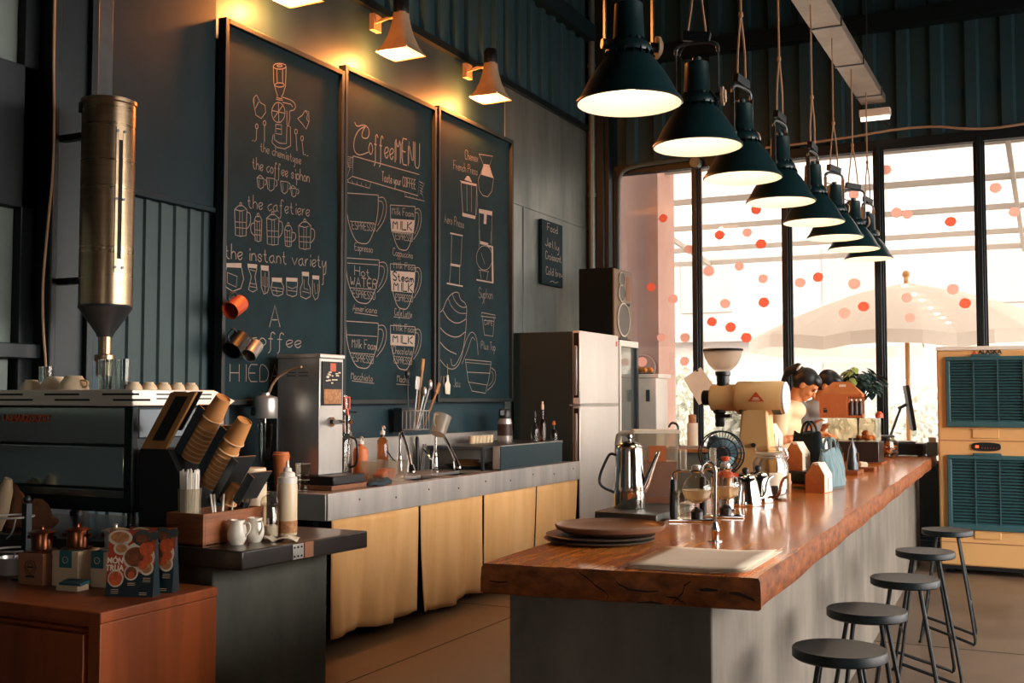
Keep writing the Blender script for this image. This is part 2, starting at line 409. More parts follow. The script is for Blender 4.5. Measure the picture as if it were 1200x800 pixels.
# chalk on each board in millimetres: T lettering, L lines, F filled patches
CHALK={
 1:{
  'T':[('the chemistyse', (332, 1546), (744, 1541), 60, 4, 0),
   ('"', (255, 1560), (285, 1562), 40, 5, 0),
   ('"', (780, 1575), (821, 1574), 42, 5, 0),
   ('the coffee siphon', (258, 1423), (837, 1438), 76, 5, 0),
   ('the cafetiere', (217, 1174), (841, 1213), 85, 5, 0),
   ('the instant variety', (18, 841), (1030, 891), 92, 6, 0),
   ('A', (439, 457), (545, 463), 137, 6, 0),
   ('coffee', (253, 338), (763, 340), 91, 6, 0),
   ('HIEDA', (77, 112), (540, 118), 104, 5, 0)],
  'L':[(6,0,0,[(579,2148),(574,2139),(560,2129),(539,2119),(514,2111),(490,2106),(469,2104),(455,2107),(450,2113),(455,2121),(468,2131),(489,2141),(514,2149),(539,2154),(560,2156),(574,2154),(579,2148)]),
   (6,0,0,[(450,2116),(457,2007),(482,1956),(496,1936)]),
   (6,0,0,[(579,2143),(576,2020),(552,1960),(536,1939)]),
   (6,0,0,[(485,2100),(492,2015)]),
   (6,0,0,[(544,2116),(546,2024)]),
   (6,0,0,[(565,2022),(561,2016),(551,2009),(535,2002),(516,1996),(498,1992),(482,1991),(472,1993),(468,1997),(472,2003),(482,2011),(497,2018),(516,2023),(535,2027),(550,2028),(561,2027),(565,2022)]),
   (6,0,0,[(541,2141),(539,2138),(533,2134),(525,2130),(514,2127),(504,2124),(495,2123),(489,2124),(487,2126),(489,2129),(495,2133),(504,2137),(514,2140),(524,2143),(533,2144),(539,2143),(541,2141)]),
   (6,0,0,[(496,1936),(483,1908),(548,1917),(536,1939)]),
   (6,0,0,[(488,1920),(542,1926)]),
   (6,0,0,[(573,1846),(569,1819),(554,1795),(533,1776),(507,1765),(481,1764),(459,1773),(445,1791),(439,1814),(444,1840),(458,1864),(479,1884),(505,1895),(530,1896),(553,1887),(568,1870),(573,1846)]),
   (6,0,0,[(505,1890),(512,1771)]),
   (6,0,0,[(442,1827),(571,1840)]),
   (6,0,0,[(464,1786),(548,1883)]),
   (6,1,0,[(547,1938),(647,1942),(686,1920),(670,1881),(614,1867),(626,1823),(608,1767)]),
   (6,0,0,[(548,1905),(630,1913),(653,1901)]),
   (6,0,0,[(592,1862),(594,1769)]),
   (6,0,0,[(594,1764),(630,1766),(635,1642),(575,1609),(494,1603),(445,1623),(455,1673)]),
   (6,0,0,[(594,1758),(591,1647),(520,1635),(471,1646),(465,1684)]),
   (6,0,0,[(480,1747),(539,1757),(541,1695),(481,1689),(480,1747)]),
   (6,0,0,[(491,1763),(534,1773)]),
   (6,0,0,[(486,1722),(535,1728)]),
   (6,0,0,[(267,1869),(292,1889),(326,1850),(373,1844),(379,1800),(338,1752),(287,1762),(268,1816),(267,1869)]),
   (6,1,0,[(280,1882),(255,1854),(271,1808)]),
   (6,0,0,[(311,1851),(281,1802)]),
   (6,0,0,[(705,1836),(753,1868),(784,1907),(824,1910),(828,1843),(797,1786),(765,1807),(705,1836)]),
   (6,0,0,[(781,1907),(813,1893),(802,1855),(825,1842)]),
   (6,0,0,[(308,1697),(308,1691),(305,1685),(301,1681),(296,1679),(291,1679),(287,1681),(284,1685),(283,1691),(284,1697),(287,1702),(291,1707),(296,1709),(300,1709),(305,1706),(307,1702),(308,1697)]),
   (6,0,0,[(296,1679),(292,1605)]),
   (6,0,0,[(383,1733),(382,1727),(379,1722),(375,1718),(370,1715),(365,1715),(361,1718),(358,1722),(357,1728),(358,1734),(360,1739),(365,1743),(370,1746),(375,1746),(379,1743),(382,1739),(383,1733)]),
   (6,0,0,[(370,1715),(372,1610)]),
   (6,0,0,[(703,1749),(702,1743),(699,1737),(695,1733),(689,1730),(684,1731),(679,1733),(676,1737),(675,1743),(676,1749),(679,1755),(684,1760),(689,1762),(694,1762),(699,1760),(702,1755),(703,1749)]),
   (6,0,0,[(689,1730),(702,1621)]),
   (6,0,0,[(769,1719),(768,1713),(765,1707),(761,1703),(755,1700),(750,1701),(745,1703),(742,1707),(741,1713),(742,1720),(745,1725),(749,1730),(755,1732),(760,1732),(765,1730),(768,1725),(769,1719)]),
   (6,0,0,[(755,1700),(771,1608)]),
   (6,0,0,[(304,1374),(315,1320),(339,1310),(365,1325),(371,1379),(304,1374)]),
   (6,0,0,[(379,1377),(385,1376),(390,1374),(393,1368),(395,1362),(394,1355),(390,1349),(385,1344),(379,1342)]),
   (4,0,0,[(324,1367),(328,1322)]),
   (6,0,0,[(397,1391),(408,1325),(437,1313),(469,1331),(476,1398),(397,1391)]),
   (6,0,0,[(484,1393),(490,1393),(495,1389),(499,1383),(500,1375),(499,1367),(496,1359),(491,1354),(485,1351)]),
   (4,0,0,[(420,1385),(425,1328)]),
   (6,0,0,[(535,1395),(547,1331),(574,1319),(605,1337),(611,1401),(535,1395)]),
   (6,0,0,[(619,1397),(626,1397),(631,1393),(635,1387),(636,1380),(635,1371),(632,1364),(626,1359),(620,1356)]),
   (4,0,0,[(558,1389),(562,1334)]),
   (6,0,0,[(639,1368),(651,1323),(671,1314),(695,1327),(701,1372),(639,1368)]),
   (6,0,0,[(709,1371),(716,1371),(721,1369),(725,1365),(726,1359),(725,1353),(722,1348),(716,1344),(710,1342)]),
   (4,0,0,[(658,1361),(662,1325)]),
   (6,0,0,[(304,1374),(334,1396),(366,1382)]),
   (6,0,0,[(639,1368),(661,1389),(695,1374)]),
   (6,0,0,[(100,1145),(111,991),(159,991),(208,1001),(213,1162),(156,1144),(100,1145)]),
   (6,0,0,[(100,1145),(136,1173),(175,1179),(213,1162)]),
   (6,0,0,[(165,1187),(162,1180),(156,1176),(149,1178),(146,1184),(148,1192),(155,1196),(162,1194),(165,1187)]),
   (4,0,0,[(146,1145),(149,997)]),
   (4,0,0,[(171,1149),(174,1000)]),
   (4,0,0,[(104,1071),(212,1082)]),
   (4,0,0,[(107,1037),(210,1046)]),
   (6,1,0,[(213,1146),(248,1144),(249,1079),(215,1043)]),
   (6,0,0,[(284,1107),(294,983),(322,980),(350,987),(355,1117),(319,1102),(284,1107)]),
   (6,0,0,[(284,1107),(298,1132),(339,1138),(355,1117)]),
   (6,0,0,[(329,1147),(326,1139),(319,1135),(311,1137),(308,1144),(311,1151),(318,1155),(326,1153),(329,1147)]),
   (4,0,0,[(309,1104),(311,985)]),
   (4,0,0,[(335,1108),(337,988)]),
   (4,0,0,[(287,1048),(354,1052)]),
   (4,0,0,[(290,1019),(351,1022)]),
   (6,1,0,[(284,1090),(249,1079),(250,1030),(285,1011)]),
   (6,0,0,[(401,1136),(412,976),(464,976),(518,986),(523,1154),(462,1134),(401,1136)]),
   (6,0,0,[(401,1136),(440,1165),(482,1171),(523,1154)]),
   (6,0,0,[(472,1180),(469,1172),(461,1168),(454,1170),(450,1177),(453,1184),(461,1188),(468,1187),(472,1180)]),
   (4,0,0,[(451,1136),(454,981)]),
   (4,0,0,[(478,1140),(480,985)]),
   (4,0,0,[(405,1059),(521,1070)]),
   (4,0,0,[(408,1023),(519,1033)]),
   (6,1,0,[(523,1137),(561,1135),(562,1067),(525,1030)]),
   (6,0,0,[(581,1090),(591,988),(621,985),(651,992),(658,1101),(619,1085),(581,1090)]),
   (6,0,0,[(581,1090),(597,1116),(641,1122),(658,1101)]),
   (6,0,0,[(629,1131),(626,1123),(619,1119),(611,1121),(607,1128),(611,1136),(618,1140),(626,1138),(629,1131)]),
   (4,0,0,[(608,1087),(610,991)]),
   (4,0,0,[(636,1091),(637,994)]),
   (4,0,0,[(584,1042),(656,1047)]),
   (4,0,0,[(587,1018),(653,1021)]),
   (6,1,0,[(658,1083),(697,1082),(698,1043),(659,1021)]),
   (6,0,0,[(727,1135),(738,989),(795,989),(853,1000),(859,1153),(793,1133),(727,1135)]),
   (6,0,0,[(727,1135),(769,1165),(815,1172),(859,1153)]),
   (6,0,0,[(804,1181),(800,1173),(792,1168),(784,1170),(781,1177),(784,1185),(792,1190),(800,1188),(804,1181)]),
   (4,0,0,[(781,1135),(784,995)]),
   (4,0,0,[(810,1139),(812,998)]),
   (4,0,0,[(731,1065),(858,1077)]),
   (4,0,0,[(735,1032),(855,1042)]),
   (6,1,0,[(860,1135),(901,1134),(902,1073),(861,1040)]),
   (6,0,0,[(36,790),(18,733),(33,671),(93,651),(165,675),(191,734),(170,800)]),
   (4,0,0,[(43,759),(45,696),(124,679),(132,744),(43,759)]),
   (6,0,0,[(232,806),(262,757),(237,673),(277,663),(317,680),(295,760),(314,812)]),
   (4,0,0,[(246,715),(311,712)]),
   (4,0,0,[(251,694),(314,693)]),
   (4,0,0,[(249,797),(300,794)]),
   (6,0,0,[(353,803),(357,700),(384,659),(417,672),(432,707),(428,807)]),
   (4,0,0,[(372,768),(373,710),(414,705),(413,769)]),
   (4,0,0,[(392,795),(394,670)]),
   (6,0,0,[(466,747),(451,700),(473,663),(523,658),(569,675),(579,720),(557,749)]),
   (4,0,0,[(461,710),(574,709)]),
   (4,0,0,[(467,690),(568,689)]),
   (4,0,0,[(498,713),(515,672)]),
   (6,0,0,[(605,760),(612,675),(673,667),(712,680),(722,768)]),
   (4,0,0,[(617,727),(667,718),(717,736)]),
   (4,0,0,[(617,703),(712,704)]),
   (6,0,0,[(772,808),(773,764),(751,727),(757,675),(815,664),(861,684),(860,737),(836,770),(841,815)]),
   (4,0,0,[(790,792),(791,731),(837,726)]),
   (4,0,0,[(774,710),(849,706)]),
   (6,0,0,[(882,797),(884,703),(914,665),(943,682),(960,737),(956,801)]),
   (4,0,0,[(900,776),(913,706),(943,714),(942,774)]),
   (6,0,0,[(1003,894),(1002,776),(984,775)])],
  'F':[[(35,814),(170,829),(170,800),(36,790)],
   [(226,832),(317,837),(314,812),(229,808)],
   [(352,836),(427,840),(428,807),(353,806)],
   [(460,770),(562,777),(562,749),(461,745)],
   [(605,784),(722,792),(722,768),(605,760)],
   [(769,839),(844,843),(844,815),(769,811)],
   [(882,826),(959,830),(956,804),(882,801)]],
 },
 2:{
  'T':[('offee', (302, 1770), (633, 1791), 161, 8, 0),
   ('MENU', (657, 1777), (1010, 1794), 199, 9, 0),
   ('Taste your COFFEE', (478, 1603), (954, 1624), 72, 6, 0),
   ('ESPRESSO', (99, 1198), (391, 1220), 54, 4, 0),
   ('Milk Foam', (620, 1379), (924, 1404), 57, 4, 0),
   ('MILK', (633, 1272), (900, 1296), 64, 6, 1),
   ('ESPRESSO', (669, 1200), (913, 1212), 51, 4, 0),
   ('Espresso', (133, 1052), (360, 1061), 54, 4, 0),
   ('Cappuccino', (635, 1074), (914, 1080), 57, 4, 0),
   ('Hot', (135, 877), (329, 878), 67, 5, 0),
   ('WATER', (84, 795), (419, 807), 65, 6, 0),
   ('ESPRESSO', (116, 720), (397, 724), 53, 4, 0),
   ('Americano', (117, 624), (421, 627), 48, 4, 0),
   ('Milk Foam', (647, 980), (965, 994), 51, 4, 0),
   ('Steam', (636, 890), (928, 898), 63, 6, 1),
   ('MILK', (649, 814), (916, 825), 64, 6, 1),
   ('ESPRESSO', (673, 740), (917, 746), 51, 4, 0),
   ('Cafe Latte', (663, 631), (906, 628), 51, 4, 0),
   ('Milk Foam', (110, 367), (424, 361), 65, 5, 0),
   ('ESPRESSO', (122, 272), (380, 261), 53, 4, 0),
   ('Macchiato', (102, 146), (371, 132), 54, 4, 0),
   ('Milk Foam', (652, 516), (969, 514), 57, 4, 0),
   ('MILK', (641, 427), (920, 426), 57, 6, 1),
   ('Chocolate', (642, 344), (908, 341), 57, 4, 0),
   ('ESPRESSO', (654, 275), (909, 270), 51, 4, 0),
   ('Mocha', (703, 137), (873, 126), 57, 5, 0)],
  'L':[(8,1,0,[(124,1960),(151,1931),(244,1972),(313,1951),(300,1878),(205,1866),(231,1933),(272,1965),(177,1921),(117,1840),(113,1755),(180,1730),(302,1782)]),
   (4,0,0,[(673,1957),(675,1796)]),
   (4,0,0,[(764,1967),(765,1801)]),
   (4,0,0,[(856,1977),(858,1805)]),
   (4,0,0,[(951,1986),(952,1810)]),
   (7,0,0,[(108,1716),(1010,1748),(992,1579),(100,1569),(108,1716)]),
   (5,0,0,[(108,1704),(15,1695),(68,1618),(22,1519),(318,1522),(332,1562)]),
   (4,0,0,[(100,1569),(32,1529)]),
   (5,0,0,[(1010,1694),(1088,1691),(1034,1623),(1089,1553),(798,1542),(804,1573)]),
   (4,0,0,[(37,1537),(58,1518)]),
   (3,0,0,[(20,1678),(93,1692)]),
   (3,0,0,[(817,1562),(829,1541)]),
   (3,0,0,[(1017,1692),(1062,1686)]),
   (4,0,0,[(95,1540),(111,1521)]),
   (3,0,0,[(20,1664),(93,1677)]),
   (3,0,0,[(866,1562),(879,1544)]),
   (3,0,0,[(1017,1670),(1062,1665)]),
   (4,0,0,[(153,1542),(164,1524)]),
   (3,0,0,[(20,1651),(93,1662)]),
   (3,0,0,[(916,1562),(929,1547)]),
   (3,0,0,[(1017,1649),(1063,1643)]),
   (4,0,0,[(212,1545),(217,1528)]),
   (3,0,0,[(21,1637),(93,1647)]),
   (3,0,0,[(967,1562),(980,1551)]),
   (3,0,0,[(1017,1627),(1063,1621)]),
   (4,0,0,[(271,1548),(272,1531)]),
   (3,0,0,[(21,1624),(94,1632)]),
   (3,0,0,[(1018,1562),(1031,1554)]),
   (3,0,0,[(1018,1605),(1063,1599)]),
   (6,0,0,[(23,1439),(433,1492)]),
   (7,1,0,[(23,1439),(33,1301),(74,1203),(147,1114),(228,1109),(311,1120),(385,1232),(431,1354),(433,1492)]),
   (6,1,0,[(434,1473),(512,1492),(552,1435),(522,1320),(411,1221)]),
   (5,1,0,[(434,1448),(486,1456),(508,1417),(478,1332),(427,1267)]),
   (5,0,0,[(77,1249),(380,1279)]),
   (6,0,0,[(595,1445),(948,1488)]),
   (7,1,0,[(595,1445),(604,1314),(639,1219),(702,1133),(772,1128),(843,1137),(907,1241),(946,1356),(948,1488)]),
   (6,1,0,[(949,1468),(1015,1485),(1049,1430),(1024,1322),(929,1230)]),
   (5,1,0,[(949,1442),(993,1449),(1012,1414),(987,1334),(943,1273)]),
   (5,0,0,[(642,1247),(903,1272)]),
   (6,0,0,[(29,986),(450,1018)]),
   (7,1,0,[(29,986),(39,863),(81,774),(155,693),(239,684),(323,691),(400,790),(447,897),(450,1018)]),
   (6,1,0,[(450,999),(530,1015),(572,966),(541,864),(426,779)]),
   (5,1,0,[(451,974),(504,980),(527,951),(496,876),(444,819)]),
   (5,0,0,[(46,952),(433,980)]),
   (5,0,0,[(84,783),(396,797)]),
   (6,0,0,[(600,1007),(952,1033)]),
   (7,1,0,[(600,1007),(608,875),(643,780),(706,691),(776,683),(847,688),(911,788),(950,901),(952,1033)]),
   (6,1,0,[(953,1013),(1019,1027),(1053,970),(1028,864),(933,777)]),
   (5,1,0,[(953,987),(997,991),(1016,956),(990,877),(947,819)]),
   (5,0,0,[(646,808),(907,819)]),
   (6,0,0,[(35,547),(444,557)]),
   (7,1,0,[(35,547),(45,420),(85,325),(158,237),(239,224),(321,226),(396,323),(441,432),(444,557)]),
   (6,1,0,[(444,539),(522,550),(562,495),(532,392),(421,311)]),
   (5,1,0,[(444,514),(496,517),(518,483),(489,407),(438,352)]),
   (5,0,0,[(52,453),(428,459)]),
   (5,0,0,[(89,330),(391,328)]),
   (6,0,0,[(605,551),(956,560)]),
   (7,1,0,[(605,551),(613,423),(648,328),(711,239),(780,227),(851,228),(915,324),(954,432),(956,560)]),
   (6,1,0,[(957,540),(1023,550),(1057,494),(1031,391),(937,311)]),
   (5,1,0,[(957,514),(1001,516),(1020,482),(994,407),(951,351)]),
   (5,0,0,[(620,407),(943,410)]),
   (5,0,0,[(138,613),(432,609)]),
   (5,0,0,[(651,617),(881,620)]),
   (5,0,0,[(113,135),(393,120)]),
   (5,0,0,[(692,118),(885,114)])],
  'F':[[(598,1343),(948,1382),(932,1281),(614,1250)],
   [(602,956),(951,980),(936,821),(619,805)],
   [(607,488),(955,494),(954,409),(610,406)]],
 },
 3:{
  'T':[('Chemex', (454, 2014), (683, 2031), 79, 4, 0),
   ('French Press', (257, 1892), (675, 1916), 75, 4, 0),
   ('Aero Press', (108, 1430), (434, 1427), 76, 4, 0),
   ('Syphon', (701, 869), (960, 878), 88, 4, 0),
   ('CAFE', (808, 646), (960, 647), 42, 4, 0),
   ('Plus Top', (747, 435), (1012, 430), 69, 4, 0),
   ('VIO', (23, 110), (156, 106), 82, 5, 0),
   ('Jau', (267, 107), (380, 105), 73, 4, 0)],
  'L':[(7,0,0,[(706,2106),(962,2138),(889,2030),(979,1946),(947,1827),(866,1763),(774,1761),(707,1796),(691,1885),(793,2024),(706,2106)]),
   (6,0,0,[(793,2024),(889,2030)]),
   (7,0,0,[(385,1816),(419,1550)]),
   (7,0,0,[(664,1834),(646,1566)]),
   (5,0,0,[(485,1803),(493,1579)]),
   (5,0,0,[(568,1812),(569,1587)]),
   (5,0,0,[(664,1822),(676,1662),(653,1570)]),
   (5,0,0,[(711,1594),(708,1300)]),
   (5,0,0,[(947,1611),(940,1309)]),
   (6,0,0,[(230,1344),(220,1104)]),
   (6,0,0,[(405,1352),(383,1107)]),
   (6,0,0,[(217,1089),(195,948)]),
   (6,0,0,[(368,1098),(361,945)]),
   (5,0,0,[(715,1447),(724,1356)]),
   (5,0,0,[(933,1467),(924,1366)]),
   (6,0,0,[(959,1240),(947,1197),(914,1159),(865,1130),(807,1116),(750,1118),(702,1136),(670,1167),(659,1206),(670,1247),(701,1285),(749,1314),(806,1329),(864,1328),(914,1311),(947,1280),(959,1240)]),
   (5,0,0,[(700,1107),(891,1111)]),
   (6,0,0,[(724,1105),(749,1035)]),
   (6,0,0,[(874,1109),(849,1037)]),
   (4,0,0,[(744,1258),(815,1169)]),
   (7,1,0,[(30,692),(91,720),(145,805),(237,868),(350,892),(377,824),(466,809),(493,754),(478,673)]),
   (6,1,0,[(237,868),(293,799),(408,761),(493,777)]),
   (5,1,0,[(170,826),(237,749),(351,711),(486,720)]),
   (7,1,0,[(91,718),(182,648),(332,621),(478,673)]),
   (7,1,0,[(31,585),(146,525),(333,507),(467,566)]),
   (7,1,0,[(24,474),(147,404),(314,374)]),
   (7,1,0,[(486,673),(471,551),(395,316),(278,244),(148,259),(25,335)]),
   (6,1,0,[(221,334),(240,269),(315,289),(417,400),(506,534),(589,580),(669,533),(694,382)]),
   (5,1,0,[(410,297),(526,441),(585,538),(637,503)]),
   (6,0,0,[(758,747),(1011,741),(1020,718),(746,715),(758,747)]),
   (6,0,0,[(767,713),(809,557),(969,554),(994,720)]),
   (4,0,0,[(792,683),(986,684)]),
   (6,0,0,[(468,336),(935,330)]),
   (4,0,0,[(468,312),(935,306)]),
   (6,0,0,[(468,336),(519,157),(583,75),(827,57),(893,185),(935,330)]),
   (6,0,0,[(496,231),(918,230)]),
   (5,0,0,[(519,149),(868,127)]),
   (6,1,0,[(935,279),(1030,250),(1012,144),(860,79)]),
   (4,1,0,[(935,248),(978,229),(970,163),(893,123)])],
  'F':[[(793,2037),(897,2050),(975,1947),(746,1936)],
   [(366,1818),(664,1840),(656,1820),(410,1803)],
   [(447,1838),(492,1879),(530,1882),(583,1840)],
   [(412,1556),(646,1562),(638,1535),(412,1527)],
   [(707,1634),(955,1649),(955,1612),(850,1607),(842,1520),(794,1517),(802,1604),(708,1597)],
   [(208,1363),(420,1369),(420,1358),(208,1350)],
   [(217,1111),(375,1114),(375,1095),(209,1092)],
   [(155,948),(422,947),(422,936),(155,935)],
   [(728,1360),(882,1360),(874,1336),(728,1333)],
   [(869,1343),(972,1344),(981,1020),(951,1017),(942,1329),(869,1327)],
   [(663,1026),(976,1029),(977,1017),(664,1013)]],
 },
}

# ================================================================ the setting
WX = -4.5          # chalkboard wall
WY = 11.2          # window wall
CEIL = 6.3
def corrugated(mb, u0, u1, z0, z1, plane, pitch=.2, depth=.035, axis='y', sgn=1):
    """trapezoid-ribbed sheet: runs along axis, ribs stand out from plane by sgn*depth"""
    pts = [(u0, 0)]; u = u0
    while u < u1-pitch*.5:
        for a, d in ((.45, 0), (.53, 1), (.85, 1), (.93, 0)):
            if u+pitch*a < u1: pts.append((u+pitch*a, d))
        u += pitch
    pts.append((u1, 0))
    f = (lambda u, d, z: (plane+sgn*d*depth, u, z)) if axis == 'y' else (lambda u, d, z: (u, plane+sgn*d*depth, z))
    lo = [mb.v(f(u, d, z0)) for u, d in pts]; hi = [mb.v(f(u, d, z1)) for u, d in pts]
    for i in range(len(pts)-1): mb._f([lo[i], lo[i+1], hi[i+1], hi[i]])

# floor with scored joints
m = MB(); m.box(-4.7, 5.4, -3, 11.35, -.15, 0)
floor = structure(m.build('floor', 'floor_concrete', sharp=0))
m = MB()
for y in (1.0, 4.0, 7.0, 10.0): m.box(-4.5, 5.2, y-.004, y+.004, 0, .0012)
for x in (-3.3, -2.1, .3, 1.5, 2.7): m.box(x-.004, x+.004, -2.8, 11.2, 0, .0012)
j = m.build('floor_joint', 'black_matte', sharp=0); j.parent = floor
m = MB(); m.box(-4.7, 5.4, -3, 11.35, CEIL, CEIL+.15)
structure(m.build('ceiling', 'ceiling_mat', sharp=0))
# left wall: slab, ribbed sheet above, steel sheet below
m = MB(); m.box(-4.7, WX, -3, 11.35, 0, CEIL)
wall_left = structure(m.build('wall_left', 'wall_sheet', sharp=0))
m = MB(); corrugated(m, 4.1, 11.0, 4.36, CEIL, WX+.003, .25, .04)
structure(m.build('wall_left_ribbed', 'corrugated', sharp=0))
m = MB(); m.box(WX, WX+.05, 4.0, 11.0, 4.31, 4.37)
structure(m.build('trim_1', 'black_steel'))
m = MB(); m.box(WX, WX+.12, 3.9, 11.0, 5.28, 5.46)
structure(m.build('trim_2', 'flat_panel'))
# lit galvanised sheets by the fridge, in three pieces with folded seams
m = MB()
m.box(WX, WX+.012, 8.98, 10.98, 3.27, 4.31); m.box(WX, WX+.012, 8.98, 9.36, .1, 3.262); m.box(WX, WX+.012, 9.368, 10.98, .1, 3.262)
m.box(WX, WX+.02, 8.98, 10.98, 3.255, 3.28); m.box(WX, WX+.02, 9.35, 9.378, .1, 3.26)
structure(m.build('wall_left_sheet', 'galvanised_sheet', bevel=.003))
# flat panel over ribbed panel behind the hopper
m = MB(); m.box(WX, WX+.05, 4.25, 5.055, 2.56, 4.31); m.box(WX, WX+.065, 4.25, 5.06, 2.545, 2.575)
structure(m.build('wall_left_panel', 'flat_panel', bevel=.004))
m = MB(); corrugated(m, 4.25, 5.055, 0, 2.55, WX+.012, .115, .014)
structure(m.build('wall_left_ribs', 'corrugated_grey', sharp=0))
m = MB(); m.box(WX, WX+.06, 4.03, 4.25, 1.2, 4.9)
structure(m.build('column_1', 'blue_steel', bevel=.004))
m = MB(); m.box(WX, WX+.16, 3.765, 4.03, 0, CEIL); m.box(WX+.16, WX+.19, 3.76, 3.8, 0, CEIL); m.box(WX+.16, WX+.19, 3.99, 4.035, 0, CEIL)
structure(m.build('column_2', 'black_steel', bevel=.004))
m = MB(); m.box(WX, WX+.08, 2.2, 3.765, 2.36, 3.05); m.box(WX, WX+.14, 2.2, 3.76, 1.64, 1.71); m.box(WX, WX+.1, 2.2, 3.765, 1.2, 1.38); m.box(WX, WX+.08, 3.68, 3.765, 1.2, 4.2)
structure(m.build('trim_3', 'black_steel', bevel=.004))
m = MB(); m.box(WX+.002, WX+.03, 2.2, 3.68, 1.71, 2.36); m.box(WX+.002, WX+.04, 2.2, 3.66, 1.38, 1.64); m.box(WX+.002, WX+.03, 2.2, 3.68, 3.05, 3.9)
structure(m.build('wall_left_grey', 'grey_panel', bevel=.006))
# corner column, pipe and coiled cable
m = MB(); m.box(WX, -4.26, 11.0, WY, 0, CEIL); m.box(WX, -4.3, 10.95, 11.0, 0, CEIL)
structure(m.build('column_3', 'black_steel', bevel=.005))
m = MB(); m.cyl((-4.42, 10.92, 0), (-4.42, 10.92, CEIL), .035)
for z in (1.6, 3.6, 5.0): m.cyl((-4.42, 10.92, z), (-4.42, 10.92, z+.04), .045)
structure(m.build('trim_4', 'pipe_grey'))
m = MB(); m.box(WX, -3.6, 10.6, 10.95, 5.75, 6.0)
structure(m.build('beam_1', 'beige_lamp', bevel=.01))
# window wall: ribbed siding over the glazing, girts, mullions
m = MB(); corrugated(m, -4.3, 5.2, 3.9, CEIL, WY+.05, .31, .05, 'x', -1)
structure(m.build('wall_back_siding', 'corrugated_dark', sharp=0))
m = MB(); m.box(-4.7, 5.4, WY+.08, WY+.2, 3.9, CEIL)
structure(m.build('wall_back', 'flat_panel', sharp=0))
m = MB(); m.box(-4.3, 5.2, WY-.14, WY, 5.03, 5.19)
structure(m.build('beam_2', 'black_steel', bevel=.005))
m = MB(); m.box(-4.3, 5.2, WY-.05, WY+.06, 3.86, 3.96)
structure(m.build('trim_5', 'black_steel', bevel=.004))
m = MB(); m.box(-4.3, 5.2, WY-.05, WY+.08, 0, .12)
structure(m.build('trim_6', 'black_steel', bevel=.004))
MULL = [-4.26, -3.353, -2.419, -1.525, -.62, .28, 1.18, 2.08, 2.98, 3.88, 4.78]
m = MB(); m.box(-4.3, 5.2, WY+.05, WY+.12, .0, .86)
structure(m.build('wall_back_lower', 'black_steel', sharp=0))
for i, x in enumerate(MULL):
    m = MB(); m.box(x-.036, x+.036, WY-.045, WY+.045, .12, 3.9); m.box(x-.018, x+.018, WY-.075, WY-.045, .12, 3.9)
    structure(m.build('column_%d' % (i+4), 'black_steel', bevel=.004))
for i in range(len(MULL)-1):
    a, b = MULL[i]+.036, MULL[i+1]-.036
    e = bpy.data.objects.new('window_%d' % (i+1), None); COL.objects.link(e); structure(e); e.location = ((a+b)/2, WY, 0)
    w = (b-a)/2
    m = MB(); m.box(-w, w, -.003, .003, .15, 3.86); m.build('pane', 'pane', e, sharp=0)
    m = MB()
    for q in ((-w, -w+.015, .12, 3.9), (w-.015, w, .12, 3.9), (-w, w, .12, .15), (-w, w, 3.86, 3.9)): m.box(q[0], q[1], -.02, .02, q[2], q[3])
    m.build('window_frame', 'black_steel', e)
# right wall and street front: open shopfronts between piers, outside the frame
m = MB(); m.box(5.2, 5.4, -3, 11.35, 4.2, CEIL); m.box(5.2, 5.4, -3, 11.35, 0, .3)
m.box(5.2, 5.4, -3, 2.6, .3, 4.2)
for y in (5.4, 8.2, 10.9): m.box(5.2, 5.4, y, y+.3, .3, 4.2)
structure(m.build('wall_right', 'front_paint', sharp=0))
m = MB(); m.box(-4.7, 5.4, -3.15, -3, 2.2, CEIL); m.box(-4.7, 5.4, -3.15, -3, 0, .9)
for x0, x1 in ((-4.7, .6), (1.6, 5.4)): m.box(x0, x1, -3.15, -3, .9, 2.2)
structure(m.build('wall_front', 'front_paint', sharp=0))
# pipe bend at the head of the window and the cable along it
m = MB(); m.tube(smooth([(-4.19, 11.1, 2.2), (-4.19, 11.1, 3.7), (-4.17, 11.1, 3.86), (-4.05, 11.1, 3.93), (-3.4, 11.1, 3.95)], 2), .022, 8)
m.cyl((-3.33, 11.05, 3.9), (-3.33, 11.16, 3.9), .055); m.cyl((-3.33, 11.04, 3.9), (-3.33, 11.06, 3.9), .035)
structure(m.build('trim_7', 'pipe_grey'))

# ================================================================ outside the glass
def outside(name, m, mt, **k):
    o = m.build(name, mt, **k); return structure(o)
m = MB(); m.box(-25, 25, 11.4, 45, -.2, -.05); outside('outside_ground', m, 'outside_ground', sharp=0)
m = MB(); m.box(-25, 30, -24, -3.3, -.2, -.05); m.box(5.6, 30, -3.3, 11.4, -.2, -.05); outside('outside_pavement', m, 'outside_ground', sharp=0)
m = MB(); m.box(-4.9, -4.02, 11.9, 12.5, -.05, 4.4)
for z in (.6, 1.2, 1.8): m.torus((-4.2, 11.89, z), .14, .012, 16, 6, (pi/2, 0, 0))
outside('outside_pillar', m, 'outside_pillar')
# translucent terrace roof on purlins
m = MB()
n = 60
for i in range(n):
    x = -6+18*i/n; d = .03 if i % 2 else 0
    m.quad((x, 11.45, 4.25+d), (x+18/n, 11.45, 4.28-d), (x+18/n, 17.5, 3.78-d), (x, 17.5, 3.75+d))
outside('outside_roof', m, 'roof_sheet', sharp=0, fix=False)
m = MB()
for y in (12.2, 13.6, 15.0, 16.4, 17.4): m.box(-6, 12, y-.03, y+.03, 4.1-(y-11.45)*.083, 4.17-(y-11.45)*.083)
for x in (-5, -2.7, -.4, 1.9, 4.2): m.bar((x, 11.5, 4.1), (x, 17.5, 3.6), .05, .07)
outside('outside_beam', m, 'outside_beam')
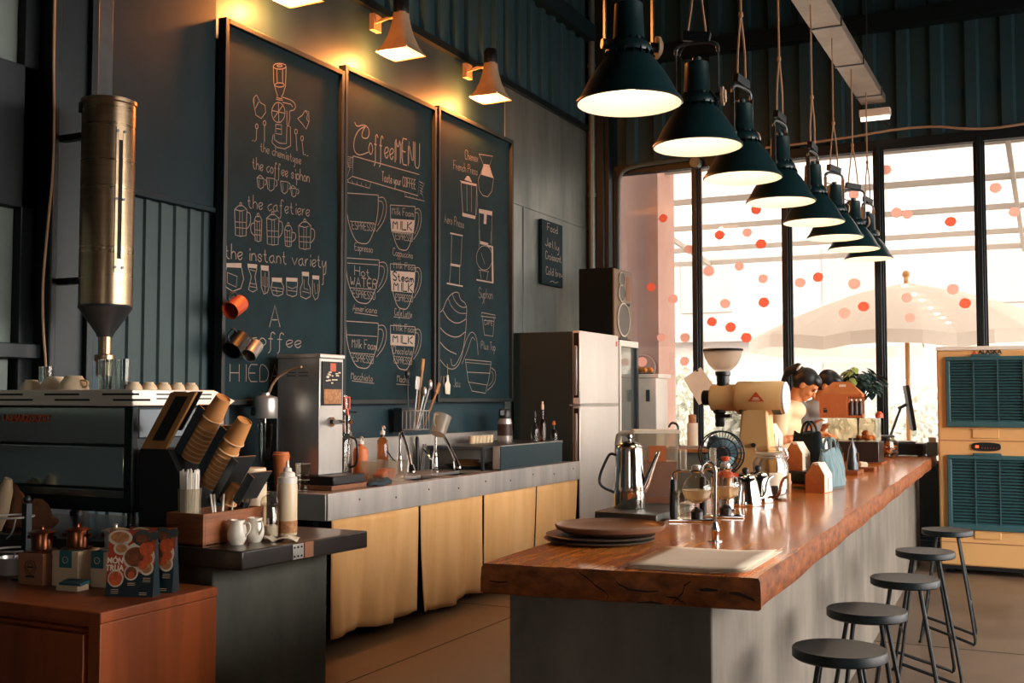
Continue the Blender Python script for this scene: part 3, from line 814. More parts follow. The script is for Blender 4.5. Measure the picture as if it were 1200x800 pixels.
# pale house across the yard
m = MB(); m.box(-16, 14, 27, 33, -.05, 7)
outside('outside_wall', m, 'outside_wall')
m = MB()
for x in (-12, -8.5, -5, -1.5, 2, 5.5, 9): m.box(x, x+1.3, 26.95, 27, 3.6, 5.1); m.box(x, x+1.2, 26.95, 27, .9, 2.3)
m.box(-16, 14, 26.6, 27, 2.85, 3.1); m.box(-16, 14, 26.6, 27, 5.8, 6.0)
outside('outside_wall_trim', m, 'outside_grey')
# market umbrella on the terrace
u = thing('market_umbrella', 'wide cream market umbrella open on the terrace outside the windows', 'umbrella', (-1.75, 15.2, -.05))
m = MB(); nseg = 8; R = 2.05; rings = []
for r, z in ((.06, 3.0), (.7, 2.86), (1.4, 2.62), (R, 2.3), (R+.01, 2.14)):
    ring = []
    for k in range(nseg*4):
        t = 2*pi*k/(nseg*4); sag = .94+.06*abs(cos(t*nseg/2)); ring.append((r*sag*cos(t), r*sag*sin(t), z-(1-abs(cos(t*nseg/2)))*.03*r))
    rings.append(ring)
m.loft(rings, cap=False); m.build('canopy', 'canvas', u, sharp=0, fix=False)
m = MB(); m.cyl((0, 0, 0), (0, 0, 3.1), .03); m.ball((0, 0, 3.12), .05); m.build('pole', 'light_wood', u)
for k in range(nseg):
    t = 2*pi*k/nseg; m = MB(); m.bar((.05*cos(t), .05*sin(t), 2.95), (R*.97*cos(t), R*.97*sin(t), 2.26), .018, .025); m.build('rib', 'outside_beam', u)
m = MB(); m.lathe([(.32, 0), (.32, .06), (.06, .12), (.06, .25)]); m.build('base', 'outside_grey', u)
# pale hedge and trees behind the terrace
def leaves(name, mt, label, cat, boxes, n, s, grp=None):
    m = MB()
    for _ in range(n):
        c, r = random.choice(boxes); d = Vector((random.gauss(0, 1), random.gauss(0, 1), random.gauss(0, 1))).normalized()*(random.random()**.4)
        p = Vector((c[0]+d.x*r[0], c[1]+d.y*r[1], max(.0, c[2]+d.z*r[2]))); a = Euler((random.random()*6, random.random()*6, random.random()*6)).to_matrix(); z = s*random.uniform(.6, 1.3)
        m.quad(p+a @ Vector((-z, 0, 0)), p+a @ Vector((0, -z*.45, 0)), p+a @ Vector((z, 0, z*.2)), p+a @ Vector((0, z*.45, 0)))
    o = m.build(name, mt, sharp=0, fix=False); return tag(o, label, cat, grp, 'stuff')
leaves('hedge', 'hedge_leaf', 'pale washed-out hedge along the far edge of the terrace outside', 'hedge', [((x, 21.5+.3*sin(x), .9), (1.3, .7, 1.0)) for x in range(-9, 10)], 9000, .11)
leaves('shrubbery', 'hedge_leaf_dark', 'loose pale shrubs standing in front of the hedge outside', 'shrubs', [((-3.9, 15.5, .9), (.5, .5, .7)), ((-.3, 18.6, 1.2), (.9, .6, .8)), ((-6, 18.8, 1.3), (.8, .6, .9)), ((1.6, 18.5, 1.0), (.8, .6, .8))], 3600, .09)

# red paper stickers on the window panes: (x, z) on the glass
STK = [(-3.721, 3.361, 1), (-3.113, 3.143, 1), (-2.683, 3.023, 1), (-3.860, 2.634, 1), (-2.662, 2.427, 1), (-3.203, 2.245, 1), (-3.007, 2.182, 1), (-2.846, 2.072, 1), (-2.118, 2.656, 1), (-2.729, 3.379, 1), (-2.824, 3.148, 0), (-3.443, 3.016, 0), (-3.231, 2.774, 0), (-2.910, 2.805, 0), (-2.667, 2.667, 0), (-3.620, 2.496, 0), (-3.061, 2.429, 0), (-3.750, 2.094, 0), (-3.492, 2.088, 0), (-2.295, 2.610, 0), (-0.880, 3.124, 1), (-0.767, 2.344, 1), (-1.687, 2.347, 1), (-1.453, 3.671, 0), (-0.483, 3.413, 0), (-1.365, 3.246, 0), (-1.267, 3.223, 0), (-0.329, 3.175, 0), (-1.762, 3.453, 0), (-1.771, 2.574, 0), (-1.868, 2.290, 0), (-1.286, 2.418, 0), (-1.259, 2.225, 0), (-0.872, 2.484, 0), (-3.969, 1.840, 0), (-3.499, 1.842, 0)]
bays = {}
for x, z, k in STK:
    b = max(i for i in range(len(MULL)) if MULL[i] <= x); bays.setdefault(b, []).append((z, x, k))
for b, L in bays.items():
    L.sort(reverse=True)
    for i, (z, x, k) in enumerate(L):
        m = MB(); r = .055*random.uniform(.88, 1.12)
        m.prism([(r*cos(2*pi*q/14+b)*random.uniform(.93, 1.05), r*.92*sin(2*pi*q/14+b)*random.uniform(.93, 1.05)) for q in range(14)], -.0012, .0012, 'y')
        o = m.build('window_sticker', 'sticker_red' if k else 'sticker_pale', sharp=0); o.location = (x, WY-.0045, z)
        pos = 'topmost' if i == 0 else ('lowest' if i == len(L)-1 else ORD[i]+' from the top')
        tag(o, '%s round sticker on the %s window bay from the left, %s' % ('bright red' if k else 'pale pink', ORD[b], pos), 'sticker', 'round red stickers on the windows')

# ================================================================ chalkboards
BOARD = [  # y0, y1, z0, z1, label
    (5.1, 6.27, 1.44, 3.69, 'tall chalkboard listing brewing pots from siphon to instant jars, leftmost of the three'),
    (6.335, 7.545, 1.44, 3.74, 'tall chalkboard headed Coffee MENU with six drawn cups'),
    (7.63, 8.93, 1.45, 3.765, 'tall chalkboard with french press, syphon and takeaway cup drawings, beside the fridge')]
for i, (y0, y1, z0, z1, lab) in enumerate(BOARD):
    t = thing('chalkboard', lab, 'chalkboard', (-4.44, y0, z0), 0, 'tall chalkboards on the wall')
    w, h = y1-y0, z1-z0
    m = MB(); m.box(0, .02, 0, w, 0, h); m.build('panel', 'board', t, sharp=0)
    m = MB(); f = .028
    m.box(-.01, .05, -f, .004, -f, h+f); m.box(-.01, .05, w-.004, w+f, -f, h+f); m.box(-.01, .05, .004, w-.004, h-.004, h+f); m.box(-.01, .05, .004, w-.004, -f, .004)
    m.build('frame', 'board_frame', t, bevel=.003)
    C = CHALK[i+1]; dz = 1.44-z0
    for f in C['F']:
        m = MB(); p = [(.0225, u/1000, v/1000+dz) for u, v in f]; m._f([m.v(q) for q in p]); m.build('chalk_patch', 'chalk_fill', t, sharp=0, fix=False)
    m = MB()
    for ww, sm, dk, pts in C['L']:
        p = [Vector((u/1000, v/1000+dz, 0)) for u, v in pts]
        if sm: p = smooth(p, 2)
        ribbon(m, p, ww*.00095, .0235)
    m.build('chalk_drawing', 'chalk', t, sharp=0, fix=False)
    for s, a, b, hh, ww, dk in C['T']:
        m = MB(); lettering(m, s, (a[0]/1000, a[1]/1000+dz), (b[0]/1000, b[1]/1000+dz), hh/1000, ww*(.0019 if dk else .00105), .0245)
        m.build('lettering', 'board' if dk else 'chalk', t, sharp=0, fix=False)
# little hanging board on the galvanised sheet
t = thing('menu_sign', 'small dark chalkboard listing food hung on the metal sheet above the fridge', 'chalkboard', (-4.48, 9.69, 2.56))
m = MB(); m.box(0, .035, 0, .5, 0, .63); m.build('panel', 'board', t, bevel=.004)
m = MB()
for s, u0, v0, u1, v1, h in (('Food', .12, .53, .38, .53, .075), ('Jelly', .07, .38, .4, .36, .08), ('Croissant', .08, .25, .46, .25, .075), ('Cold brew', .09, .1, .49, .1, .075)):
    lettering(m, s, (u0, v0), (u1, v1), h, .008, .037)
ribbon(m, smooth([Vector((.18, .03, 0)), Vector((.24, .05, 0)), Vector((.3, .03, 0)), Vector((.38, .05, 0))]), .007, .037)
m.build('chalk_lettering', 'chalk', t, sharp=0, fix=False)
# tag hung on the right chalkboard's lower edge
t = thing('hanging_tag', 'white paper tag hanging at the bottom of the right chalkboard', 'tag', (-4.41, 7.78, 1.49))
m = MB(); m.prism([(-.03, 0), (.035, -.005), (.045, .07), (.02, .1), (.012, .15), (-.012, .15), (-.015, .1), (-.045, .075)], 0, .006, 'x'); m.build('card', 'paper', t)
m = MB(); m.tube([(.003, 0, .14), (.002, .005, .2), (.001, 0, .24)], .003, 6); m.build('string', 'rope', t)

# ================================================================ tin mugs hung on the first board
def mug(name, label, mt, loc, axis, r=.05, h=.1, hm='black_steel'):
    t = thing(name, label, 'mug', loc, 0, 'tin mugs hung on the chalkboard')
    z = Vector(axis).normalized(); x = Vector((0, -.5, .86)); x = (x-z*x.dot(z)).normalized()
    t.rotation_euler = Matrix((x, z.cross(x), z)).transposed().to_euler()
    m = MB(); m.lathe([(0, 0), (r*.96, 0), (r, .006), (r, h), (r*1.04, h+.003), (r*.94, h+.002), (r*.93, .008), (0, .008)]); m.build('body', mt, t)
    m = MB(); m.tube(smooth([(r*.97, 0, h*.86), (r*1.6, 0, h*.84), (r*1.7, 0, h*.5), (r*1.55, 0, h*.2), (r*.97, 0, h*.16)], 2), .006, 8); m.build('handle', hm, t)
    return t
a = mug('hanging_mug', 'orange printed tin mug hung high on the left chalkboard edge', 'red_orange', (-4.31, 5.14, 2.015), (.1, -.85, -.45), .052, .12)
m = MB()
for v in (.085, .06, .035):
    for k0, k1 in ((-.5, -.22), (-.12, .12), (.22, .5)):
        m.tube([(.0525*cos(radians(35)+k), .0525*sin(radians(35)+k), v) for k in (k0, (k0+k1)/2, k1)], .0035, 5)
m.build('print', 'cream_print', a)
mug('hanging_mug', 'black tin mug hung left of the silver one on the chalkboard', 'black_plastic', (-4.31, 5.15, 1.81), (.1, -.75, -.6), .055, .13)
mug('hanging_mug', 'silver tin mug hung right of the black one on the chalkboard', 'steel', (-4.33, 5.315, 1.775), (.1, -.75, -.6), .044, .11)

# ================================================================ horn lamps over the boards
def horn_lamp(loc, label):
    t = thing('wall_lamp', label, 'lamp', loc, 0, 'horn shaped lamps over the chalkboards')
    m = MB(); rings = []; n = 8
    def sq(s, z, e):   # square loop with softened corners
        return [(s*x, s*y, z) for x, y in ((-1, -e), (-e, -1), (e, -1), (1, -e), (1, e), (e, 1), (-e, 1), (-1, e))]
    prof = [(.052, .30, .5), (.054, .26, .55), (.062, .2, .65), (.078, .13, .75), (.102, .06, .85), (.128, .012, .93), (.136, 0, .95)]
    m.loft([sq(*p) for p in prof]+[sq(.134, 0, .95), sq(.128, .004, .93), sq(.1, .06, .85), (sq(.05, .2, .6))], cap=False)
    m.build('shade', 'beige_lamp', t, sharp=50)
    m = MB(); m.lathe([(.055, .295), (.058, .31), (.056, .4), (.045, .42), (0, .42)], seg=20); m.build('driver_cap', 'black_plastic', t)
    m = MB(); m.tube(smooth([(-.06, .02, .27), (-.12, .03, .3), (-.16, .0, .28), (-.19, 0, .27)], 1), .009, 8); m.tube([(-.05, -.03, .27), (-.2, -.03, .25)], .009, 8); m.box(-.24, -.2, -.05, .05, .2, .32); m.build('bracket', 'beige_lamp', t)
    m = MB(); m.box(-.128, .128, -.128, .128, .006, .012); m.build('diffuser', 'diffuser_glow', t)
    d = bpy.data.lights.new('horn_bulb', 'POINT'); d.energy = HORN_W; d.color = (1, .3, .06); d.shadow_soft_size = .03
    l = bpy.data.objects.new('bulb_light', d); COL.objects.link(l); l.parent = t; l.location = (-.135, 0, -.025)
HORN_W = 68
horn_lamp((-4.2, 5.47, 3.93), 'beige horn shaped wall lamp over the left chalkboard, cut by the frame top')
horn_lamp((-4.2, 6.72, 3.93), 'beige horn shaped wall lamp over the gap between left and middle chalkboards')
horn_lamp((-4.2, 8.13, 3.95), 'beige horn shaped wall lamp over the right chalkboard')

# ================================================================ the row of works lamps
def works_lamp(loc, rz, label, rope_top, tilt=0):
    t = thing('pendant_lamp', label, 'lamp', loc, rz, 'works lamps hanging over the bar')
    R = .205
    m = MB()
    outer = [(R, 0), (R+.006, .003), (R+.004, .012), (.19, .035), (.165, .085), (.13, .14), (.095, .185), (.082, .2)]
    inner = [(.078, .198), (.09, .18), (.124, .138), (.158, .085), (.184, .035), (R-.004, .006), (R, 0)]
    m.lathe(outer, seg=40, cap=False); m.build('shade', 'lamp_green', t)
    m = MB(); m.lathe(inner, seg=40, cap=False); m.build('reflector', 'lamp_white', t)
    m = MB(); m.lathe([(.079, .198), (.092, .2), (.094, .215), (.085, .235), (.066, .25), (.066, .262), (.062, .268), (.056, .4), (.05, .405), (.02, .41), (.02, .43), (0, .43)], seg=28)
    for k in range(18):
        a = 2*pi*k/18; m.bar((.1*cos(a), .1*sin(a), .183), (.064*cos(a), .064*sin(a), .256), .004, .012)
    m.build('housing', 'lamp_green', t)
    m = MB()
    for s in (-1, 1):
        m.bar((s*.1, 0, .23), (s*.1, 0, .46), .006, .026); m.cyl((s*.086, 0, .235), (s*.113, 0, .235), .02)
    m.tube(smooth([(-.1, 0, .45), (-.098, 0, .485), (-.06, 0, .5), (.06, 0, .5), (.098, 0, .485), (.1, 0, .45)], 2), .009, 8)
    m.build('yoke', 'dark_steel', t)
    m = MB(); m.cyl((.113, 0, .235), (.125, 0, .235), .045, seg=24); m.cyl((.125, 0, .235), (.135, 0, .235), .03, seg=20); m.build('tilt_knob', 'beige_lamp', t)
    m = MB(); m.obox((0, 0, .53), (.13, .035, .045), (0, .15, 0)); m.tube(smooth([(-.05, 0, .5), (-.09, .02, .46), (-.07, .02, .42), (-.02, 0, .41)], 2), .005, 6); m.build('hanger', 'black_steel', t, bevel=.006)
    z1 = rope_top-loc[2]
    m = MB(); zk = .53+min(.45, (z1-.53)*.35)
    m.tube(smooth([(-.045, 0, .535), (-.02, .008, (.53+zk)/2), (0, 0, zk)], 1), .0055, 6); m.tube(smooth([(.045, 0, .535), (.025, -.008, (.53+zk)/2), (0, 0, zk)], 1), .0055, 6)
    m.ball((0, 0, zk), (.014, .014, .02), 8, 6); m.tube([(0, 0, zk), (.004, .003, (zk+z1)/2), (0, 0, z1)], .006, 6); m.tube([(0, 0, zk), (.012, .01, zk-.06)], .004, 5)
    m.build('rope', 'rope', t)
    m = MB(); m.lathe([(.03, .19), (.034, .16), (.045, .1), (.03, .06), (0, .05)], seg=16); m.build('bulb', 'lamp_glow', t)
    d = bpy.data.lights.new('works_bulb', 'POINT'); d.energy = PEND_W; d.color = (1, .86, .7); d.shadow_soft_size = .04
    l = bpy.data.objects.new('bulb_light', d); COL.objects.link(l); l.parent = t; l.location = (0, 0, .03)
    return t
PEND_W = 2.8
PX = -1.5
TRAY_Z = 4.22
LAMPS = [(4.1, 2.615, 40, 'nearest the camera, largest and highest in the picture'), (5.03, 2.632, 8, 'second from the camera'), (5.86, 2.632, 75, 'third from the camera'),
         (6.78, 2.65, 80, 'fourth from the camera'), (7.8, 2.67, 82, 'fifth from the camera'), (8.62, 2.67, 60, 'sixth from the camera'),
         (9.5, 2.69, 35, 'seventh from the camera'), (10.3, 2.70, 70, 'farthest and lowest in the picture')]
for y, z, rz, s in LAMPS:
    works_lamp((PX, y, z), radians(rz), 'dark green works lamp over the bar, '+s, TRAY_Z-.008)
# cable tray the ropes are tied to
t = thing('cable_tray', 'pale metal cable tray running above the row of lamps', 'cable tray', (PX, 0, TRAY_Z))
m = MB(); m.box(-.11, .11, 2.6, 10.75, .0, .008); m.box(-.11, -.102, 2.6, 10.75, .008, .07); m.box(.102, .11, 2.6, 10.75, .008, .07)
m.build('channel', 'tray_metal', t, bevel=.002)
for k in range(8):
    y = 3.1+k*1.05
    m = MB(); m.box(-.118, .118, y, y+.025, -.006, .006); m.box(-.118, -.11, y, y+.025, 0, .075); m.box(.11, .118, y, y+.025, 0, .075); m.build('strap', 'dark_steel', t)
for y in (3.5, 7.0, 10.4):
    m = MB(); m.cyl((0, y, .0), (0, y, CEIL-TRAY_Z), .006, seg=8); m.build('hanger_rod', 'dark_steel', t)
t = thing('ceiling_light', 'short white fluorescent lamp at the far end of the cable tray', 'lamp', (-1.5, 10.85, 4.09))
m = MB(); m.box(-.14, .14, -.05, .05, .03, .1); m.build('housing', 'white_plastic', t, bevel=.006)
m = MB(); m.lathe([(0, -.135), (.022, -.13), (.022, .13), (0, .135)], (0, 0, .015), 12, (0, pi/2, 0)); m.build('tube', 'tube_glow', t)
m = MB(); m.bar((.05, 0, .1), (.05, -.1, .14), .02, .02); m.bar((.02, .02, .03), (.1, .2, -.02), .02, .02); m.build('bracket', 'dark_steel', t)
m = MB(); m.tube(smooth([(-2.6, 11.08, 3.98), (-1.9, 11.08, 3.99), (-1.1, 11.08, 4.05), (-.6, 11.08, 3.94), (-.1, 11.08, 3.97), (.6, 11.08, 4.05), (1.4, 11.08, 4.0)], 2), .012, 6)
tag(m.build('hanging_cable', 'rope'), 'pale cable sagging along the top of the window wall', 'cable')

# ================================================================ hopper, wires
t = thing('bean_hopper', 'tall brushed metal silo hopper with sight slot on the left wall', 'hopper', (-4.03, 3.84, 0))
r = .122
m = MB(); m.lathe([(r, 1.886), (r, 2.84), (r+.006, 2.845), (r+.006, 2.862), (r-.004, 2.866), (0, 2.87)], seg=48); m.build('drum', 'brushed_gold', t)
m = MB(); m.lathe([(r, 1.89), (r+.003, 1.88), (.04, 1.755), (.036, 1.74), (0, 1.74)], seg=40); m.build('cone', 'dark_steel', t)
m = MB(); m.lathe([(.03, 1.745), (.03, 1.66), (.046, 1.655), (.046, 1.63), (.038, 1.62), (.038, 1.56), (.03, 1.55), (.0, 1.55)], seg=24); m.build('outlet_pipe', 'brushed_gold', t)
m = MB(); a = radians(-18)
def onr(da, z, rr): return (rr*cos(a+da), rr*sin(a+da), z)
for d0, d1 in ((-.17, -.08), (.08, .17)):
    m.loft([[onr(d0, z, r+q) for q in (0, .006)]+[onr(d1, z, r+q) for q in (.006, 0)] for z in (2.04, 2.7)])
for z0, z1 in ((2.04, 2.1), (2.66, 2.72)): m.loft([[onr(-.17, z, r+q) for q in (0, .006)]+[onr(.17, z, r+q) for q in (.006, 0)] for z in (z0, z1)])
m.build('slot_frame', 'brushed_gold', t)
m = MB(); m.loft([[onr(-.08, z, r+q) for q in (0, .003)]+[onr(.08, z, r+q) for q in (.003, 0)] for z in (2.1, 2.66)]); m.build('sight_glass', 'black_matte', t)
for z in (2.06, 2.38, 2.7):
    for d in (-.14, .14):
        p = onr(d, z, r+.006); q = onr(d, z, r+.011); m = MB(); m.cyl(p, q, .007, seg=8); m.build('bolt', 'dark_steel', t)
m = MB(); p = (r*cos(-2.2), r*sin(-2.2), 2.82); m.obox(p, (.02, .02, .05)); m.build('latch', 'dark_steel', t)
for z in (2.0, 2.7):
    m = MB(); m.box(-.44, -.05, -.02, .02, z, z+.03); m.build('wall_bracket', 'black_steel', t)
for pts, mt, lab in (([(-4.25, 3.72, 4.9), (-4.26, 3.7, 3.3), (-4.25, 3.72, 2.6), (-4.26, 3.69, 2.2), (-4.26, 3.67, 1.9), (-4.2, 3.66, 1.52)], 'rope', 'pale wire hanging down the black post by the hopper'),
                     ([(-4.28, 3.735, 5.0), (-4.29, 3.735, 3.2), (-4.28, 3.74, 2.3), (-4.27, 3.73, 1.6)], 'blue_steel', 'dark blue cable hanging behind the pale wire by the hopper')):
    m = MB(); m.tube(smooth(pts, 2), .006, 6); tag(m.build('cable', mt), lab, 'cable')

# ================================================================ espresso counter
t = thing('service_counter', 'dark wood topped concrete counter carrying the espresso machine', 'counter', (0, 0, 0))
m = MB(); m.prism([(-4.29, 3.25), (-2.84, 3.25), (-2.79, 3.9), (-4.29, 3.9)], 0, .828, 'z'); m.build('base', 'dark_concrete', t, bevel=.006)
m = MB(); m.prism([(-4.29, 3.19), (-2.655, 3.19), (-2.6, 3.92), (-4.29, 3.92)], .83, .9, 'z'); m.build('worktop', 'dark_wood', t, bevel=.006)
m = MB(); m.prism([(-.012, -.03), (.05, -.03), (.05, .028), (-.012, .028)], 0, .004, 'x')
o = m.build('corner_plate', 'steel', t, bevel=.003); o.location = (-2.634, 3.47, .866); o.rotation_euler = (0, 0, radians(-4.3)); o['label'] = 'riveted grey metal corner plate'
for a_, b_ in ((-.005, -.018), (.015, -.018), (.035, -.018), (-.005, .016), (.015, .016), (.035, .016)):
    m = MB(); m.cyl((.004, a_, b_), (.007, a_, b_), .004, seg=8); q = m.build('rivet', 'black_steel', o)
m = MB(); m.box(0, .004, 0, .05, -.03, .03); o = m.build('tape_patch', 'carton_brown', t); o.location = (-2.63, 3.525, .866); o.rotation_euler = (0, 0, radians(-4.3))

# espresso machine, back panel to the camera
t = thing('espresso_machine', 'mirrored steel espresso machine with its back to the camera on the dark counter', 'espresso machine', (0, 0, 0))
X0, X1, Y0, Y1 = -4.27, -3.33, 3.33, 3.9
m = MB(); m.box(X0, X1-.02, Y0+.02, Y1-.02, .99, 1.42); m.build('body', 'black_steel', t, bevel=.006)
m = MB(); m.box(X0, X1-.045, Y0+.002, Y0+.02, 1.265, 1.415); m.build('upper_panel', 'mirror_dark', t, bevel=.004)
m = MB(); m.loft([[(X0, Y0-.005, z), (X1-.045, Y0-.005, z), (X1-.045, Y0+.02, z), (X0, Y0+.02, z)] for z in (1.09, 1.255)]); m.build('middle_panel', 'mirror_dark', t, bevel=.004)
m = MB(); m.loft([[(X0, Y0+.005, 1.08), (X1-.045, Y0+.005, 1.08), (X1-.045, Y0+.02, 1.08), (X0, Y0+.02, 1.08)], [(X0, Y0+.05, .985), (X1-.045, Y0+.05, .985), (X1-.045, Y0+.06, .985), (X0, Y0+.06, .985)]]); m.build('lower_panel', 'mirror_dark', t, bevel=.003)
m = MB()
m.prism([(Y0-.012, 1.42), (Y1, 1.42), (Y1+.04, 1.44), (Y1-.1, 1.487), (Y0-.012, 1.487)], X0, X1+.004, 'x')
m.build('cup_tray', 'machine_top', t, bevel=.004)
for k in range(3):
    for zz in (1.468, 1.445):
        m = MB(); x = X0+.12+k*.33+(.06 if zz < 1.46 else 0); m.box(x, x+.2, Y0-.0135, Y0-.0115, zz-.004, zz+.004); m.build('vent_slot', 'black_matte', t)
for zz in (1.468, 1.45):
    m = MB(); m.box(X1+.0035, X1+.0055, Y0+.12, Y0+.45, zz-.003, zz+.003); m.build('vent_slot', 'black_matte', t)
m = MB(); m.box(X1-.02, X1, Y0+.03, Y1-.01, 1.29, 1.41); m.build('side_panel', 'dark_steel', t, bevel=.004)
m = MB(); m.box(X1-.045, X1, Y0-.006, Y0+.03, 1.0, 1.42); m.build('corner_post', 'black_steel', t, bevel=.005)
m = MB(); m.box(X1-.02, X1+.004, Y1-.03, Y1, 1.0, 1.42); m.build('corner_post', 'black_steel', t, bevel=.005)
for x in (X0+.1, X1-.1):
    for y in (Y0+.1, Y1-.08):
        m = MB(); m.lathe([(.03, 0), (.03, .02), (.018, .03), (.018, .095)], (x, y, .9), 16); m.build('foot', 'black_steel', t)
o = textobj('lettering', 'LA MARZOCCO', .042, 'red_orange', t, (-3.94, Y0-.001, 1.366), FACE_NY, .001, sx=.95, bold=.0012)
m = MB(); m.cyl((-3.98, Y1, 1.2), (-3.98, Y1+.06, 1.2), .05); m.cyl((-3.6, Y1, 1.2), (-3.6, Y1+.06, 1.2), .05); m.build('group_head', 'chrome', t)
# cups and glasses on the machine
def cup_up(loc, label, rz=0, r=.045, h=.06, tilt=0, grp='cups on top of the espresso machine', handle=True):
    t = thing('coffee_cup', label, 'cup', loc, rz, grp); t.rotation_euler = (tilt, 0, rz)
    m = MB(); m.lathe([(0, h), (r*.55, h), (r*.57, h-.006), (r*.72, h*.72), (r*.93, h*.34), (r, .002), (r, 0), (r*.93, 0), (r*.86, h*.34), (r*.62, h*.75), (0, h*.82)]); m.build('body', 'cup_cream', t)
    if handle:
        m = MB(); m.tube(smooth([(r*.8, 0, h*.68), (r*1.35, 0, h*.66), (r*1.5, 0, h*.38), (r*1.2, 0, h*.18), (r*.92, 0, h*.22)], 2), .005, 6); m.build('handle', 'cup_cream', t)
ZT = 1.487
cup_up((-4.02, 3.42, ZT), 'upturned cream cup at the left end of the machine top', 1.2, .048, .045)
cup_up((-3.9, 3.44, ZT), 'wide upturned cream cup, second from left on the machine top', .6, .064, .058)
cup_up((-3.765, 3.42, ZT), 'upturned cream cup with its ear handle to the right, beside the glasses', -.1, .064, .06)
for i, x in enumerate((-3.61, -3.535)):
    m = MB(); m.lathe([(.026, .003), (.03, .13), (.033, .13), (.029, 0), (.0, 0), (0, .003)][::-1], seg=20, cap=False)
    o = m.build('drinking_glass', 'smoke_glass'); o.location = (x, 3.45+.02*i, ZT); tag(o, 'upturned clear tumbler on the machine top, %s of the pair' % ('left' if i == 0 else 'right'), 'glass', 'tumblers on the espresso machine')
m = MB(); m.lathe([(.026, .003), (.03, .11), (.033, .11), (.029, 0), (.0, 0), (0, .003)][::-1], seg=20, cap=False)
o = m.build('drinking_glass', 'smoke_glass'); o.location = (-4.16, 3.62, ZT); tag(o, 'clear tumbler behind the leftmost cream cup on the machine', 'glass', 'tumblers on the espresso machine')
for i in range(5):
    t_ = ('nearest', 'second', 'middle', 'fourth', 'farthest')[i]
    cup_up((-3.4+.0*i, 3.4+.083*i, ZT), 'small upturned cup along the right edge of the machine, %s in the row of five' % t_, pi, .034, .032, handle=False) if i < 5 else None

# cloth bags of the barista's cloths hung at the machine's back
t = thing('cleaning_cloth', 'crumpled tan cloth draped against the machine back panel', 'cloth', (-3.86, 3.285, .9))
m = MB()
def crumple(c, r, n=20):
    rings = []
    for i in range(n//2+1):
        ph = pi*i/(n//2); ring = []
        for k in range(n):
            th = 2*pi*k/n; q = 1+.16*sin(3*th+2*ph)+.1*sin(7*th-3*ph)+.06*random.uniform(-1, 1)
            ring.append((c[0]+r[0]*q*sin(ph)*cos(th), c[1]+r[1]*q*sin(ph)*sin(th), c[2]+r[2]*q*(1-cos(ph))))
        rings.append(ring)
    m.loft(rings)
crumple((-.1, 0, 0), (.08, .028, .08)); crumple((.03, 0.0, 0), (.13, .028, .055))
m.build('fabric', 'carton_brown', t)
for i, (x, y, rot, L) in enumerate(((-4.06, 3.2, .5, .2), (-3.97, 3.215, .65, .22))):
    m = MB(); m.loft([[(s*w*cos(q), d*sin(q), z) for q in [2*pi*k/12 for k in range(12)]] for z, w, d, s in ((0, .03, .02, 1), (.08, .045, .025, 1), (.17, .036, .022, 1), (L, .02, .012, 1))]); 
    o = m.build('paper_bag', 'carton_cream'); o.location = (x, y, .912); o.rotation_euler = (0, rot*.5, 0)
    tag(o, 'rolled cream paper bag leaning at the machine back, %s of two' % ('left' if i == 0 else 'right'), 'paper bag', 'rolled paper bags by the machine')

# cup dispenser rack
t = thing('cup_dispenser', 'black slanted cup dispenser with wooden face beside the espresso machine', 'cup dispenser', (-.055, .08, 0))
m = MB(); m.prism([(-3.25, .9), (-3.0, .9), (-3.02, 1.12), (-3.1, 1.25), (-3.25, 1.25)], 3.26, 3.44, 'y'); m.build('body', 'black_matte', t, bevel=.004)
AX = Vector((.56, 0, .828))      # lean of the cup tubes
ang = math.atan2(AX.x, AX.z)
m = MB(); c = Vector((-3.245, 3.262, 1.252)); q = Vector((.13, 0, 0))
m.loft([[c+q*a+AX*b+Vector((0, y, 0)) for a, b in ((0, 0), (1, 0), (1, .27), (0, .27))] for y in (0, .014)]); m.build('wooden_face', 'light_wood', t, bevel=.002)
m = MB(); m.loft([[c+q*a+AX*b+Vector((0, y, 0)) for a, b in ((.3, .04), (.78, .04), (.78, .25), (.3, .25))] for y in (-.002, .0135)]); m.build('slot', 'black_matte', t)
for i in range(2):
    m = MB(); cc = c+Vector((.0+.05*i, .06+.04*i, .07)); m.loft([[cc+q*a+AX*b+Vector((0, y, 0)) for a, b in ((0, 0), (.5, 0), (.5, .19), (0, .19))] for y in (0, .012)]); m.build('lid_rack', 'black_plastic', t, bevel=.003)
tubes = ((-3.05, 1.215, .22), (-2.955, 1.11, .25), (-2.87, 1.03, .2), (-2.752, 1.03, .13))
for x, z, L in tubes:
    m = MB(); c0 = Vector((x, 3.33, z)); nrm = Vector((AX.z, 0, -AX.x))
    m.loft([[c0+AX*k-nrm*a+Vector((0, b, 0)) for a, b in ((.056, -.042), (.02, -.042), (.02, -.036), (.05, -.036), (.05, .1), (.056, .1))] for k in (0, L)])
    m.build('channel', 'dark_steel', t, bevel=.001)
m = MB(); m.bar((-3.02, 3.42, 1.05), (-2.84, 3.42, 1.03), .02, .02); m.build('rail', 'black_matte', t)
def paper_cup(x, z, label, s=1.0):
    t = thing('paper_cup', label, 'cup', (x-.055, 3.415, z), 0, 'kraft cups in the dispenser'); t.rotation_euler = (0, ang, 0)
    m = MB(); r = .04*s; h = .1*s
    m.lathe([(r, 0), (r+.003, .002), (r+.003, .006), (r, .008), (r*.76, h), (r*.72, h), (r*.72, h-.006), (0, h-.006), (0, h-.007), (r*.74, h-.007), (r-.0009, 0), (r, 0)], seg=28, cap=False); m.build('body', 'kraft_cup', t)
    m = MB(); m.torus((0, 0, .004), r+.002, .003, 28, 6); m.build('rim', 'kraft_rim', t)
